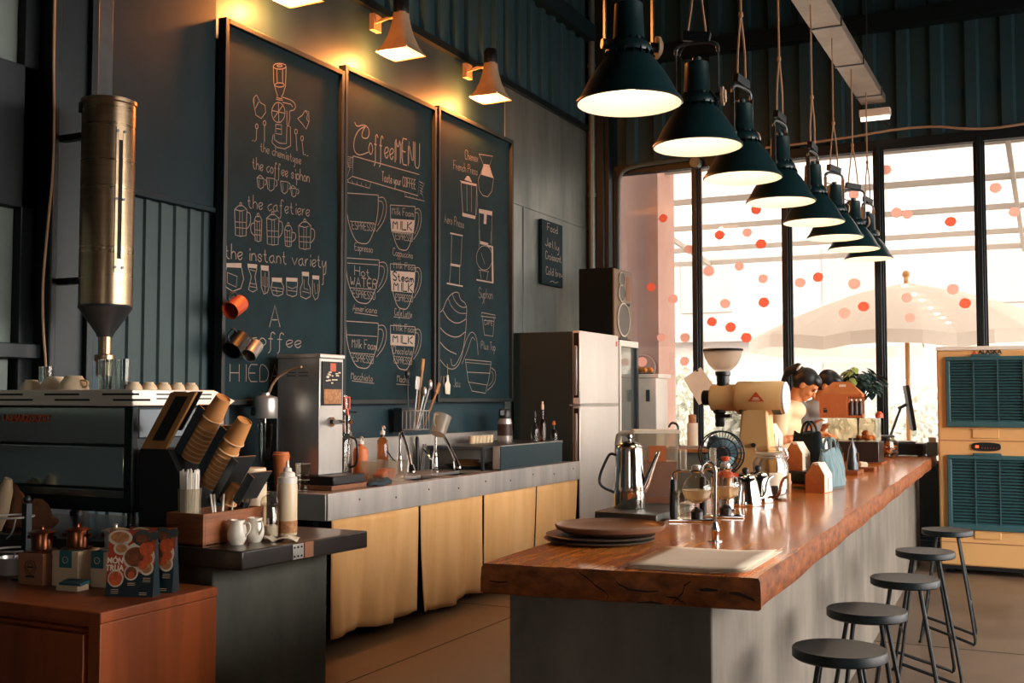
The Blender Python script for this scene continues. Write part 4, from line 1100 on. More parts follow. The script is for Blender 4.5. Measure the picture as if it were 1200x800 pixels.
for s, (x, z, n) in enumerate(((-3.05, 1.215, 8), (-2.955, 1.11, 9))):
    for k in range(n+1):
        q = .0205*k if k < n else .0205*n+.025
        p = Vector((x, 0, z))+AX*q
        nm = 'topmost' if k == n else ('lowest' if k == 0 else ORD[k]+' from the bottom')
        paper_cup(p.x, p.z, 'upturned brown paper cup in the %s slanted tube, %s' % (('left', 'right')[s], nm))
paper_cup(-2.86, 1.047, 'lone brown paper cup low in the third slanted tube', .8)

# wooden caddy and what stands in it
t = thing('wooden_caddy', 'open walnut box of straws and stirrers on the dark counter', 'box', (-2.945, 3.385, .9))
w, d, h = .09, .175, .122
m = MB(); m.box(-w, w, -d, d, 0, .008); m.build('base', 'walnut', t)
for q in ((-w, w, -d, -d+.012), (-w, w, d-.012, d), (-w, -w+.012, -d+.012, d-.012), (w-.012, w, -d+.012, d-.012)):
    m = MB(); m.box(q[0], q[1], q[2], q[3], 0, h); m.build('side_panel', 'walnut', t, bevel=.002)
t = thing('straw_cup', 'clear tub packed with white straws in the walnut box', 'cup of straws', (-2.976, 3.269, .9085))
m = MB(); m.lathe([(.038, 0), (.045, .2), (.043, .2), (.036, .003), (0, .003)]); m.build('tub', 'tub_clear', t)
m = MB()
for k in range(60):
    a, q = random.random()*6.28, .032*math.sqrt(random.random()); m.cyl((q*cos(a), q*sin(a), .004), (q*1.2*cos(a), q*1.2*sin(a), .262+random.uniform(-.012, .012)), .0032, seg=6)
o = m.build('straws', 'white_plastic', t); o['kind'] = 'stuff'
for i, (x, y, dx, dy, mt, lab) in enumerate(((-2.91, 3.345, -.03, .0, 'white_plastic', 'white paper stick leaning left in the walnut box front'), (-2.895, 3.335, -.02, .0, 'steel', 'metal stirrer leaning beside the white stick in the walnut box'),
        (-2.9, 3.36, .012, .0, 'white_plastic', 'pale upright stirrer in the middle of the walnut box'), (-2.89, 3.39, .02, .01, 'paper', 'cream wrapped stick standing behind the pale stirrer'),
        (-2.9, 3.45, .02, .03, 'black_plastic', 'short black stirrer leaning right in the walnut box'), (-2.895, 3.46, .018, .05, 'black_plastic', 'longer black stirrer leaning right by the white jar'))):
    m = MB(); m.bar((0, 0, 0), (dx, dy, .175 if i < 4 else .155), .008, .004); o = m.build('stirrer', mt); o.location = (x, y, .909); tag(o, lab, 'stirrer', 'sticks in the walnut box')
for i, (x, y, mt, lab) in enumerate(((-2.9, 3.41, 'food_orange', 'orange sachet lying in the walnut box'), (-2.94, 3.39, 'black_plastic', 'black sachet lying in the walnut box'))):
    m = MB(); m.obox((0, 0, .045), (.05, .01, .09), (.2, 0, .5*i)); o = m.build('sachet', mt, bevel=.003); o.location = (x, y, .912); tag(o, lab, 'sachet', 'sachets in the walnut box')
# jar, bottle, jugs
t = thing('canister', 'white ceramic clip jar with cream lid behind the walnut box', 'jar', (-3.04, 3.69, .9))
m = MB(); m.lathe([(0, 0), (.07, 0), (.074, .006), (.074, .2), (.07, .208), (.06, .21), (0, .21)], seg=32); m.build('body', 'cup_cream', t)
m = MB(); m.lathe([(.068, .213), (.074, .216), (.075, .235), (.07, .245), (.072, .25), (.07, .262), (0, .264)], seg=32); m.build('lid', 'cup_cream', t)
m = MB(); m.torus((0, 0, .2), .076, .003, 32, 6); m.tube([(.076, -.02, .2), (.084, -.02, .225), (.078, -.02, .245)], .003, 6); m.build('clip_wire', 'chrome', t)
t = thing('squeeze_bottle', 'cream filled squeeze bottle with stepped cap beside the white jar', 'bottle', (-2.81, 3.65, .9))
m = MB(); m.lathe([(0, 0), (.038, 0), (.041, .006), (.041, .2), (.038, .21), (0, .21)]); m.build('body', 'cup_cream', t)
m = MB(); m.lathe([(.04, .21), (.04, .232), (.032, .236), (.03, .25), (.018, .256), (.016, .27), (.008, .272), (.005, .3), (0, .3)]); m.build('cap', 'white_plastic', t)
m = MB(); m.lathe([(.0415, .012), (.0415, .06)], cap=False, seg=28); m.build('label_band', 'food_tan', t)
t = thing('glass_jar', 'small clear glass jar with flip lid before the squeeze bottle', 'jar', (-2.815, 3.545, .9))
m = MB(); m.lathe([(0, .001), (.034, .001), (.037, .008), (.037, .1), (.03, .115), (.03, .125), (.036, .127), (.036, .135), (.034, .136), (.034, .13), (.028, .125), (.028, .113), (.034, .098), (.034, .01), (0, .006)], cap=False); m.build('body', 'clear', t)
m = MB(); m.lathe([(.034, .137), (.036, .142), (.03, .16), (.01, .172), (.012, .18), (0, .185)]); m.build('lid', 'clear', t)
m = MB(); m.lathe([(0, .008), (.033, .008), (.033, .05), (0, .052)]); m.build('sugar', 'white_ceramic', t)
def milk_jug(loc, label, rz):
    t = thing('milk_jug', label, 'jug', loc, rz, 'white milk jugs')
    m = MB(); m.lathe([(0, 0), (.024, 0), (.026, .004), (.035, .02), (.037, .04), (.033, .065), (.027, .082), (.029, .092), (.026, .092), (.024, .082), (.03, .062), (.033, .04), (.02, .01), (0, .008)], seg=24); m.build('body', 'white_ceramic', t)
    m = MB(); m.prism([(.02, -.012), (.043, 0), (.02, .012)], .08, .094, 'z'); m.build('spout', 'white_ceramic', t, bevel=.003)
    m = MB(); m.tube(smooth([(-.027, 0, .078), (-.05, 0, .085), (-.058, 0, .06), (-.034, 0, .03)], 2), .004, 6); m.build('handle', 'white_ceramic', t)
milk_jug((-2.8, 3.335, .9), 'small white milk jug before the walnut box, nearer of two', pi*1.05)
milk_jug((-2.79, 3.425, .9), 'small white milk jug half hidden behind its twin', radians(160))
m = MB()
pts = [[(x, y, .004+.012*abs(sin(7*x*9+y*30))+.008*sin(x*80)) for x in [i*.018-.06 for i in range(8)]] for y in [k*.018-.045 for k in range(6)]]
m.loft(pts, cap=False, closed=False); o = m.build('napkin', 'paper', solid=.002, fix=False); o.location = (-2.72, 3.5, .9); o.rotation_euler = (0, 0, .5)
tag(o, 'crumpled cream napkin on the dark counter corner', 'napkin')

# ================================================================ front cabinet with its boxes
t = thing('wooden_cabinet', 'low reddish brown wooden cabinet in the near left corner', 'cabinet', (0, 0, 0))
m = MB(); m.box(-4.2, -2.64, 2.53, 3.03, 0, .74); m.build('body', 'cabinet_wood', t, bevel=.003)
m = MB(); m.box(-4.2, -2.63, 2.51, 3.035, .765, .8); m.box(-4.19, -2.66, 2.55, 3.02, .74, .765); m.build('top', 'cabinet_wood', t, bevel=.004)
m = MB(); m.box(-2.68, -2.63, 2.51, 3.03, 0, .765); m.build('side_panel', 'cabinet_wood', t, bevel=.003)
m = MB(); m.box(-3.5, -2.69, 2.5, 2.53, .05, .73); m.build('door', 'cabinet_wood', t, bevel=.003)
m = MB(); m.box(-4.2, -3.51, 2.5, 2.53, .05, .73); m.build('door', 'cabinet_wood', t, bevel=.003)

def gift_box(name, x, y, w, d, h, rz, mt, label, flap=None, stamp=False):
    t = thing(name, label, 'box', (x, y, .8), rz, 'small cardboard boxes on the cabinet')
    m = MB(); m.box(-w/2, w/2, -d/2, d/2, 0, h); m.build('carton', mt, t, bevel=.002)
    m = MB(); m.box(-w/2-.001, w/2+.001, -d/2-.001, d/2+.001, h-.012, h+.001); m.build('lid', mt, t, bevel=.001)
    if flap:
        m = MB(); m.box(-.026+flap, .026+flap, -d/2-.0025, -d/2-.001, h-.055, h+.0025); m.box(-.026+flap, .026+flap, -d/2-.0025, .02, h+.0012, h+.0025); o = m.build('seal_label', 'teal_print', t)
        m = MB(); m.torus((flap, -d/2-.003, h-.028), .011, .0012, 14, 4, (pi/2, 0, 0)); m.build('emblem', 'carton_cream', o)
    if stamp:
        m = MB()
        m.torus((0, -d/2-.001, h*.56), .02, .0016, 4, 4, (pi/2, 0, 0)); m.torus((0, -d/2-.001, h*.56), .026, .0012, 8, 4, (pi/2, 0, 0))
        m.box(-.02, .02, -d/2-.0018, -d/2-.0004, h*.24, h*.31); m.box(-.012, .012, -d/2-.0018, -d/2-.0004, h*.55, h*.6); m.build('emblem', 'black_print', t)
    return t
gift_box('gift_box', -3.245, 2.82, .11, .1, .108, .08, 'carton_brown', 'brown cardboard box with black emblem under the copper coffee filter', stamp=True)
gift_box('gift_box', -3.115, 2.86, .11, .12, .12, .12, 'carton_cream', 'cream cardboard box with teal seal, between the brown box and the menu card', flap=.004)
gift_box('gift_box', -2.975, 2.9, .11, .12, .12, .12, 'carton_cream', 'cream cardboard box with teal seal half hidden behind the menu card', flap=-.025)
def phin(loc, mt, label):
    t = thing('coffee_filter', label, 'coffee filter', loc, .1, 'metal drip filters on the boxes')
    m = MB(); m.lathe([(0, 0), (.045, 0), (.052, .004), (.052, .007), (.038, .008), (.035, .012), (.036, .062), (.039, .064), (.0385, .066), (.034, .066), (.033, .014), (0, .012)], seg=32); m.build('body', mt, t)
    m = MB(); m.lathe([(.046, .067), (.047, .07), (.03, .076), (.008, .078), (.006, .086), (.009, .09), (0, .094)], seg=32); m.build('lid', mt, t)
    for s in (-1, 1):
        m = MB(); m.cyl((s*.036, 0, .05), (s*.058, 0, .05), .006, .008, seg=10); m.build('knob', 'copper', t)
phin((-3.245, 2.82, .909), 'copper', 'dark copper drip filter standing on the brown box')
phin((-3.115, 2.86, .921), 'copper', 'bright copper drip filter standing on the middle cream box')
phin((-2.975, 2.9, .921), 'steel', 'steel drip filter standing on the box behind the menu card')
t = thing('card_box', 'small open box of teal cards before the cream boxes', 'box', (-3.03, 2.765, .8), .1)
m = MB(); m.box(-.045, .045, -.028, .028, 0, .018); m.build('tray', 'carton_cream', t, bevel=.001)
m = MB(); m.obox((.004, .006, .024), (.085, .055, .01), (.12, 0, .05)); m.build('cards', 'teal_print', t)
m = MB()
for k in range(3): m.box(-.03, .03, -.012+k*.009, -.009+k*.009, .0325+.001*k, .0335+.001*k)
m.build('print', 'black_print', t)
t = thing('wire_stand', 'black post with steel ring shelves at the far left of the cabinet', 'stand', (-3.37, 2.86, .8))
m = MB(); m.box(-.012, .012, -.012, .012, 0, .27); m.ball((0, 0, .285), .014, 12, 8); m.lathe([(.05, 0), (.05, .006), (0, .008)]); m.build('post', 'black_steel', t)
for z in (.1, .22):
    m = MB(); m.torus((-.07, 0, z), .07, .004, 28, 6); m.tube([(-.012, 0, z), (0, 0, z)], .004); m.tube(smooth([(-.02, -.03, z), (-.05, -.02, z-.06), (-.09, -.01, z-.08)], 1), .003, 6); m.build('ring', 'steel', t)
m = MB(); m.lathe([(.045, .012), (.055, .07), (.058, .072), (.053, .074), (.043, .016), (0, .014)], (-.07, 0, .0)); o = m.build('bowl', 'steel', t)

def menu_card(loc, rz, label):
    """table talker: two printed faces leaning together"""
    t = thing('menu_card', label, 'menu card', loc, rz, 'printed menu cards in clear stands')
    W, Hh, lean = .165, .215, .16
    m = MB(); m.loft([[(-W/2, -.028, 0), (W/2, -.028, 0), (W/2, .028, 0), (-W/2, .028, 0)], [(-W/2, -.003, Hh), (W/2, -.003, Hh), (W/2, .003, Hh), (-W/2, .003, Hh)]]); m.build('card', 'menu_navy', t)
    a = math.atan2(.025, Hh)
    def P(x, z, e): return (x*W-W/2, -.028+.025*z-.0006*e, z*Hh)
    def flat(mb, poly, e): mb._f([mb.v(P(x, z, e)) for x, z in poly])
    def disc(mb, cx, cz, r, e, n=20, sq=1): flat(mb, [(cx+r*cos(2*pi*k/n), cz+sq*r*W/Hh*sin(2*pi*k/n)) for k in range(n)], e)
    m = MB(); flat(m, [(.0, .42), (0, .995), (1, .995), (1, .5), (.8, .36), (.55, .34), (.3, .25), (0, .2)], 1); m.build('red_field', 'menu_red', t, sharp=0, fix=False)
    for name, mt, L in (('plate', 'dish_white', ((.24, .88, .26, 2, .6), (.28, .72, .17, 2, .75), (.66, .6, .34, 2.2, .85), (.2, .27, .17, 2, 1), (.52, .36, .15, 2.4, 1), (.84, .44, .15, 2.6, 1))),
                        ('bowl', 'dish_dark', ((.72, .88, .21, 3, .75), (.95, .92, .12, 2, .7))),
                        ('dish', 'food_brown', ((.6, .6, .24, 4, .8), (.52, .36, .12, 4, 1), (.72, .87, .15, 5, .6))),
                        ('dish', 'food_tan', ((.24, .89, .2, 4, .55), (.28, .72, .12, 4, .7), (.84, .44, .11, 4, 1))),
                        ('dish', 'food_orange', ((.82, .72, .15, 5, 1), (.86, .57, .1, 6, 1), (.76, .48, .09, 6.5, 1), (.2, .27, .14, 4, 1), (.53, .33, .07, 6, 1)))):
        for cx, cz, r, e, sq in L:
            m = MB(); disc(m, cx, cz, r, e, sq=sq); m.build(name, mt, t, sharp=0, fix=False)
    for s, z in (('MÓN', .535), ('TRƯA', .425)):
        textobj('lettering', s, .026, 'cream_print', t, P(.17, z, 5), (pi/2-a, 0, 0), .0004, sx=.92, bold=.0009)
    m = MB()
    for cx, cz, n in ((.2, .1, 3), (.54, .2, 2), (.86, .28, 3), (.8, .06, 2)):
        for k in range(n): flat(m, [(cx-.08, cz-k*.026), (cx+.08, cz-k*.026), (cx+.08, cz-k*.026+.009), (cx-.08, cz-k*.026+.009)], 4)
    m.build('small_print', 'carton_cream', t, sharp=0, fix=False)
    m = MB(); m.box(-W/2-.003, W/2+.003, -.004, .004, Hh, Hh+.01); m.build('clear_sleeve', 'acrylic', t)
    return t
menu_card((-2.765, 2.775, .8), .32, 'lunch menu card with food photos standing on the brown cabinet, nearer')
menu_card((-2.765, 2.865, .8), .32, 'second lunch menu card standing right behind the nearer one')

# ================================================================ sink counter along the wall
t = thing('sink_counter', 'stainless steel sink counter along the wall with two basins', 'sink counter', (0, 0, 0))
SX0, SX1, SY0, SY1 = -4.46, -3.8, 5.3, 9.04
m = MB()
B = ((6.45, 6.92), (6.98, 7.5))          # basins
m.box(SX0, -4.14, SY0, SY1, .87, .9); m.box(-3.9, SX1, SY0, SY1, .87, .9)
for a, b in ((SY0, 6.45), (6.92, 6.98), (7.5, SY1)): m.box(-4.14, -3.9, a, b, .87, .9)
m.build('worktop', 'steel', t, bevel=.003)
for a, b in B:
    m = MB(); m.box(-4.14, -3.9, a, b, .66, .668); m.box(-4.142, -4.14, a, b, .66, .88); m.box(-3.9, -3.898, a, b, .66, .88); m.box(-4.14, -3.9, a-.002, a, .66, .88); m.box(-4.14, -3.9, b, b+.002, .66, .88)
    m.build('basin', 'dark_steel', t)
m = MB(); m.box(SX1, SX1+.012, SY0, SY1, .745, .903); m.box(SX0, SX1, SY0-.01, SY0, .745, .9)
m.build('apron', 'steel_apron', t, bevel=.003)
for k in range(9):
    m = MB(); y = 5.62+k*.41; m.cyl((SX1+.012, y, .845-.02*(k % 2)), (SX1+.015, y, .845-.02*(k % 2)), .007, seg=10); m.build('rivet', 'dark_steel', t)
m = MB(); m.box(SX0-.01, SX0+.02, 6.2, SY1, .9, 1.17); m.build('splashback', 'steel', t, bevel=.003)
for y in (5.4, 7.2, 8.95):
    for x in (-4.38, -3.93):
        m = MB(); m.box(x-.02, x+.02, y-.02, y+.02, 0, .87); m.build('leg', 'dark_steel', t)
m = MB(); m.box(-4.4, -3.95, SY0+.05, SY1-.05, .2, .22); m.build('undershelf', 'dark_steel', t)
# cloth curtain in four lengths under the apron
cuts = [(5.36, 6.335), (6.36, 7.235), (7.27, 8.17), (8.19, 9.03)]
for i, (a, b) in enumerate(cuts):
    m = MB(); rows = []; nx = 44; nz = 16
    for r_ in range(nz+1):
        z = .745-(.745-.055)*r_/nz; row = []; f = r_/nz
        for k in range(nx+1):
            u = k/nx
            pin = .016*f*f                        # the slit opens downward
            y = a+(b-a)*u+(pin if u < .5 else -pin)*(abs(u-.5)*2)**3
            dx = .026*f*(sin(u*(b-a)*14+i*1.7)+.5*sin(u*(b-a)*31+i))*(.4+.6*f)
            hem = f*f*.016*sin(u*7+i*2.2)
            row.append((SX1-.006+dx-.012*f, y, z+hem-(.02*f if i else 0)))
        rows.append(row)
    m.loft(rows, cap=False, closed=False)
    o = m.build('curtain', 'curtain_cloth', solid=.003, fix=False, sharp=0)
    for p in o.data.polygons: p.use_smooth = True
    tag(o, 'tan cloth curtain hanging under the steel counter, %s from the left' % ORD[i], 'curtain', 'cloth curtains under the sink counter')

# water boiler on a board
t = thing('cutting_board', 'brown wooden board under the tall water boiler', 'board', (-4.09, 5.58, .901))
m = MB(); m.box(-.2, .2, -.1, .32, .0, .03); m.build('plank', 'carton_brown', t, bevel=.004)
t = thing('drip_tray', 'black drip tray between the water boiler and its wooden board', 'tray', (-4.1, 5.6, .932))
m = MB(); m.box(-.22, .22, -.12, .22, 0, .055); m.build('body', 'black_plastic', t, bevel=.008)
t = thing('water_boiler', 'tall narrow stainless steel water boiler with red tap handle', 'water boiler', (-4.17, 5.66, .988))
m = MB(); m.box(-.17, .145, -.13, .12, 0, .71); m.build('body', 'steel', t, bevel=.004)
m = MB(); m.box(-.175, .155, -.135, .125, .71, .735); m.build('lid', 'steel', t, bevel=.004)
m = MB(); m.box(.145, .152, -.11, .1, .42, .69); m.build('sign', 'black_print', t)
m = MB(); m.box(.153, .1545, -.09, .09, .43, .52); m.build('sticker', 'food_tan', t)
m = MB(); m.box(.153, .1545, -.03, .03, .63, .68); m.build('sticker', 'red_orange', t)
m = MB()
for k in range(16):
    a, b, w = random.uniform(-.07, .07), random.uniform(.555, .625), random.uniform(.006, .016); m.box(.153, .1545, a-w, a+w, b-.004, b+.004)
m.build('lettering', 'cream_print', t)
for k in range(2):
    for q in range(2):
        m = MB(); m.box(-.1+q*.09, -.03+q*.09, -.1315, -.13, .6+k*.02, .605+k*.02); m.build('vent_slot', 'dark_steel', t)
m = MB(); m.cyl((.145, -.01, .32), (.3, -.01, .32), .014); m.cyl((.27, -.01, .36), (.27, -.01, .25), .018, .014); m.cyl((.145, -.01, .32), (.16, -.01, .32), .03); o = m.build('tap', 'chrome', t)
m = MB(); m.tube([(.27, -.01, .36), (.265, -.01, .4)], .01); m.tube([(.265, -.035, .4), (.265, -.035, .47), (.265, .015, .47), (.265, .015, .4)], .008, 6, True); m.build('tap_handle', 'red_orange', o)
# mixer behind the jar
t = thing('drink_mixer', 'silver headed drink mixer with clear cup in the corner by the wall', 'mixer', (-4.3, 5.375, .901))
m = MB(); m.box(-.07, .07, -.065, .1, 0, .03); m.box(-.05, .05, .04, .09, .03, .44); m.build('stand', 'black_plastic', t, bevel=.006)
m = MB(); m.lathe([(.07, .43), (.075, .44), (.075, .55), (.07, .56), (.03, .57), (.028, .585), (0, .585)], (0, -.01, 0), 24); m.build('motor_head', 'steel', t)
m = MB(); m.box(-.045, -.015, -.09, -.083, .47, .5); m.cyl((-.035, -.08, .46), (-.035, -.092, .46), .012); m.build('switch', 'black_plastic', t)
m = MB(); m.lathe([(.035, .17), (.05, .4), (.047, .4), (.033, .174), (0, .174)], (0, -.01, 0)); m.build('mixing_cup', 'smoke_glass', t)
m = MB(); m.tube([(0, -.01, .43), (0, -.01, .22)], .004); m.build('whisk', 'chrome', t)
m = MB(); m.tube(smooth([(0, .02, .58), (.03, .03, .66), (.12, .05, .72), (.22, .05, .74)], 2), .008, 8); m.build('hose', 'rope', t)
t = thing('mixing_tin', 'steel mixing tin at the far edge of the dark counter beside the machine', 'tin', (-3.255, 3.865, .9))
m = MB(); m.lathe([(0, 0), (.035, 0), (.045, .19), (.047, .192), (.044, .192), (.034, .004), (0, .004)]); m.build('body', 'steel', t)
# tumbler and orange cup on the near corner
t = thing('travel_cup', 'orange lidded takeaway cup at the near end of the steel counter', 'cup', (-4.22, 5.45, .901))
t.location = (-4.17, 5.355, .901)
m = MB(); m.lathe([(0, 0), (.036, 0), (.05, .2), (.048, .2), (0, .2)]); m.build('body', 'orange_plastic', t)
m = MB(); m.lathe([(.052, .2), (.053, .216), (.047, .22), (.046, .232), (0, .232)]); m.build('lid', 'orange_plastic', t)
t = thing('drinking_glass', 'clear ribbed tumbler on the front left corner of the steel counter', 'glass', (-4.025, 5.375, .901))
m = MB(); m.lathe([(0, 0), (.034, 0), (.045, .165), (.043, .165), (.033, .02), (0, .02)]); m.build('body', 'clear', t)
m = MB(); m.torus((0, 0, .07), .0395, .002, 24, 5); m.torus((0, 0, .165), .044, .0018, 24, 5); m.build('rim', 'frosted', t)
t = thing('black_cloth', 'dark folded cloth on the steel counter edge', 'cloth', (-3.885, 5.98, .908))
m = MB(); m.loft([[(.05*s*cos(q), .13*s*sin(q), z+.006*sin(5*q)) for q in [2*pi*k/22 for k in range(22)]] for z, s in ((0.0, 1), (.02, 1.02), (.034, .8), (.036, .3))]); m.build('fabric', 'blue_steel', t)
# tall carafe beside the boiler
t = thing('cold_brew_tower', 'tall clear drip brewer half full of dark coffee behind the boiler', 'brewer', (-4.24, 6.07, .901))
m = MB(); m.lathe([(0, 0), (.09, 0), (.09, .01), (0, .02)]); m.build('base', 'black_plastic', t)
m = MB(); m.lathe([(.07, .02), (.075, .03), (.075, .33), (.05, .37), (.05, .57), (.046, .57), (.046, .37), (.071, .33), (.071, .03), (0, .03)], cap=False); m.build('vessel', 'clear', t)
m = MB(); m.lathe([(0, .034), (.069, .034), (.069, .29), (0, .29)]); m.build('coffee', 'beans', t)
m = MB(); m.torus((0, 0, .46), .065, .004); m.tube([(.06, 0, .46), (.12, 0, .46)], .005); m.build('ring', 'chrome', t)
m = MB(); m.lathe([(.06, .33), (.06, .38), (.05, .39)]); m.build('collar', 'carton_brown', t)
m = MB(); m.tube(smooth([(.075, 0, .3), (.13, 0, .28), (.13, 0, .12), (.075, 0, .1)], 2), .008); m.build('handle', 'black_plastic', t)
# soap, tub, faucets
def pump(name, loc, mt, label, r, h, cap):
    t = thing(name, label, 'soap bottle', loc, 0, 'pump bottles by the sink')
    m = MB(); m.lathe([(0, 0), (r, 0), (r*1.04, .008), (r*1.04, h*.62), (r*.9, h*.72), (r*.4, h*.78), (r*.38, h*.85), (0, h*.85)]); m.build('body', mt, t)
    m = MB(); m.lathe([(r*.45, h*.83), (r*.45, h*.9), (.006, h*.91), (.006, h), (0, h)]); m.tube([(0, 0, h*.99), (.025, -.02, h*.99), (.04, -.03, h*.95)], .006); m.build('pump', cap, t)
pump('soap_bottle', (-4.28, 6.36, .901), 'orange_plastic', 'orange soap bottle with cream pump by the left basin', .05, .29, 'white_plastic')
pump('soap_bottle', (-4.24, 6.57, .901), 'amber_glass', 'clear amber soap bottle with a tall pump, nearer the tap', .04, .36, 'white_plastic')
t = thing('plastic_tub', 'clear plastic tub of orange sponges before the soap bottles', 'tub', (-4.02, 6.25, .901))
m = MB(); m.loft([[(x*s, y*s, z) for x, y in ((-.1, -.14), (.1, -.14), (.1, .14), (-.1, .14))] for z, s in ((.14, 1), (.0, .85), (.004, .82), (.14, .97))], cap=False); m.build('body', 'tub_clear', t)
m = MB(); m.obox((0, .03, .05), (.1, .12, .07), (0, 0, .3)); m.obox((.02, -.07, .04), (.08, .08, .06), (.3, 0, .1)); m.build('sponge', 'orange_plastic', t, bevel=.012)
def faucet(loc, label, h, reach, rz):
    t = thing('faucet', label, 'tap', loc, rz, 'gooseneck taps at the sink')
    m = MB(); m.lathe([(.035, 0), (.035, .012), (.024, .02), (.024, .1), (.02, .11), (.016, .14), (0, .14)], seg=20); m.cyl((0, 0, .08), (-.06, .03, .1), .012); m.build('base', 'chrome', t)
    m = MB(); m.tube(smooth([(-.06, .03, .1), (-.1, .05, .13), (-.13, .05, .17)], 1), [.011]*6, 8) ; m.build('lever', 'chrome', t)
    m = MB(); m.tube(smooth([(0, 0, .13), (0, 0, h*.8), (.0, 0, h), (reach*.12, -.01, h*1.08), (reach*.3, -.02, h*1.0), (reach*.7, -.04, h*.62), (reach, -.06, h*.25)], 2), .0125, 10); m.build('spout', 'chrome', t)
    m = MB(); m.cyl((reach*.96, -.057, h*.29), (reach*1.05, -.065, h*.12), .02, .032); m.cyl((reach*1.05, -.065, h*.12), (reach*1.07, -.067, h*.08), .032, .028); m.build('spray_head', 'polished', t)
faucet((-4.23, 6.78, .901), 'bent chrome tap over the left basin with a big spray head', .29, .12, .1)
faucet((-4.25, 7.32, .901), 'chrome tap with rounded spout over the right basin', .29, .2, .12)
# utensil basket on the wall, with utensils
t = thing('utensil_rack', 'wire rack fixed over the splashback holding utensils', 'rack', (-4.32, 7.14, 1.2))
m = MB()
for z in (.02, .16):
    m.tube([(-.05, -.1, z), (.06, -.1, z), (.06, .1, z), (-.05, .1, z)], .004, 6, True)
for k in range(6): m.tube([(.06, -.1+k*.04, .02), (.06, -.1+k*.04, .16)], .003, 5)
for k in range(4): m.tube([(-.05+k*.035, -.1, .02), (-.05+k*.035, -.1, .16)], .003, 5)
m.build('basket', 'steel', t)
m = MB(); m.box(-.12, -.055, -.1, .1, .0, .18); m.build('back_plate', 'dark_steel', t)
UT = [('dark_steel', 'black handled long ladle leaning left in the utensil rack', (-.03, -.06), (-.0, -.02, .42), 0), ('steel', 'steel spatula standing in the utensil rack', (-.01, -.02), (0, .06, .38), 1), ('steel', 'steel tongs leaning right in the utensil rack', (.01, .01), (.02, .16, .36), 2),
      ('light_wood', 'tall wooden brush handle sticking up from the utensil rack', (-.02, .03), (0, .1, .52), 3), ('light_wood', 'short wooden spoon leaning far right in the utensil rack', (.03, .05), (.02, .2, .33), 3), ('steel', 'thin whisk between the spatula and the tongs', (0, .0), (.02, .1, .3), 2)]
for mt, lab, (x, y), (dx, dy, L), k in UT:
    t = thing('utensil', lab, 'utensil', (-4.31+x, 7.14+y, 1.225), 0, 'utensils in the wall rack')
    e = Vector((dx, dy, L)); m = MB(); m.tube([(0, 0, 0), e*.5, e*.9], [.006, .005, .006] if k != 3 else [.006, .007, .012], 6)
    m.build('shaft', mt, t)
    m = MB()
    if k == 0: m.ball(e*.97, (.02, .025, .035), 10, 8)
    elif k == 1: m.obox(e*.9, (.006, .06, .1), (-.15, 0, 0))
    elif k == 2: m.ball(e*.92, (.015, .02, .04), 10, 8)
    else: m.obox(e*.93, (.012, .035, .09), (-math.atan2(dy, L), 0, 0))
    m.build('head', 'black_plastic' if k == 0 else mt, t, bevel=.003)
t = thing('measuring_jug', 'cloudy plastic measuring jug hung tilted from the utensil rack', 'jug', (-4.16, 7.2, 1.185)); t.rotation_euler = (radians(-28), 0, 0)
m = MB(); m.lathe([(0, 0), (.055, 0), (.068, .15), (.072, .152), (.066, .15), (.053, .004), (0, .004)]); m.build('body', 'plastic_clear', t)
m = MB(); m.tube(smooth([(0, -.066, .13), (0, -.11, .12), (0, -.105, .05), (0, -.06, .04)], 2), .007); m.build('handle', 'plastic_clear', t)
for i, dy in enumerate((0, .035)):
    m = MB(); m.bar((0, 0, 0), (0, .06, .2), .012, .005); o = m.build('steel_tongs', 'steel'); o.location = (-4.4, 7.34+dy, .902)
    tag(o, 'shiny steel bar leaning on the splashback, %s of the pair' % ('left' if i == 0 else 'right'), 'tongs', 'steel bars by the sink')
t = thing('dish_brush', 'black handled brush upright at the back of the left basin', 'brush', (-4.41, 7.32, .901))
m = MB(); m.lathe([(.02, 0), (.02, .1), (.014, .12), (.016, .24), (.01, .26), (0, .26)]); m.build('handle', 'black_plastic', t)
# raised steel rack with plates, thermos and bottles behind
t = thing('dish_shelf', 'low dark steel shelf over plates at the back of the right basin', 'shelf', (0, 0, 0))
m = MB(); m.box(-4.42, -3.92, 7.48, 8.98, 1.06, 1.0855); m.build('top', 'dark_steel', t, bevel=.003)
m = MB()
for y in (7.5, 8.96):
    for x in (-4.4, -3.95): m.box(x, x+.02, y-.01, y+.01, .9015, 1.06)
m.build('frame', 'dark_steel', t)
t = thing('steel_trough', 'open steel box with scratched blue front on the counter before the fridge', 'steel box', (0, 0, .901))
m = MB(); m.box(-3.9, -3.835, 7.6, 8.75, 0, .012)
m.build('base', 'dark_steel', t)
m = MB(); m.box(-3.838, -3.83, 7.59, 8.76, .012, .185); m.build('front_panel', 'wall_sheet', t, bevel=.002)
m = MB(); m.box(-3.9, -3.84, 7.59, 7.598, .012, .18); m.box(-3.9, -3.84, 8.752, 8.76, .012, .18); m.box(-3.905, -3.9, 7.6, 8.75, .012, .18); m.box(-3.842, -3.826, 7.59, 8.76, .183, .19); m.build('side_panel', 'steel', t, bevel=.002)
for k, (z, r_) in enumerate(((.012, .115), (.03, .113), (.048, .108))):
    m = MB(); m.lathe([(0, 0), (r_*.6, 0), (r_, .016), (r_*.98, .019), (r_*.6, .006), (0, .006)]); o = m.build('plate', 'cream_plate', bevel=0); o.location = (-4.2, 7.72, .9015+z)
    tag(o, 'tan plate under the dish shelf, %s in the stack' % ('bottom', 'middle', 'top')[k], 'plate', 'plates at the sink')
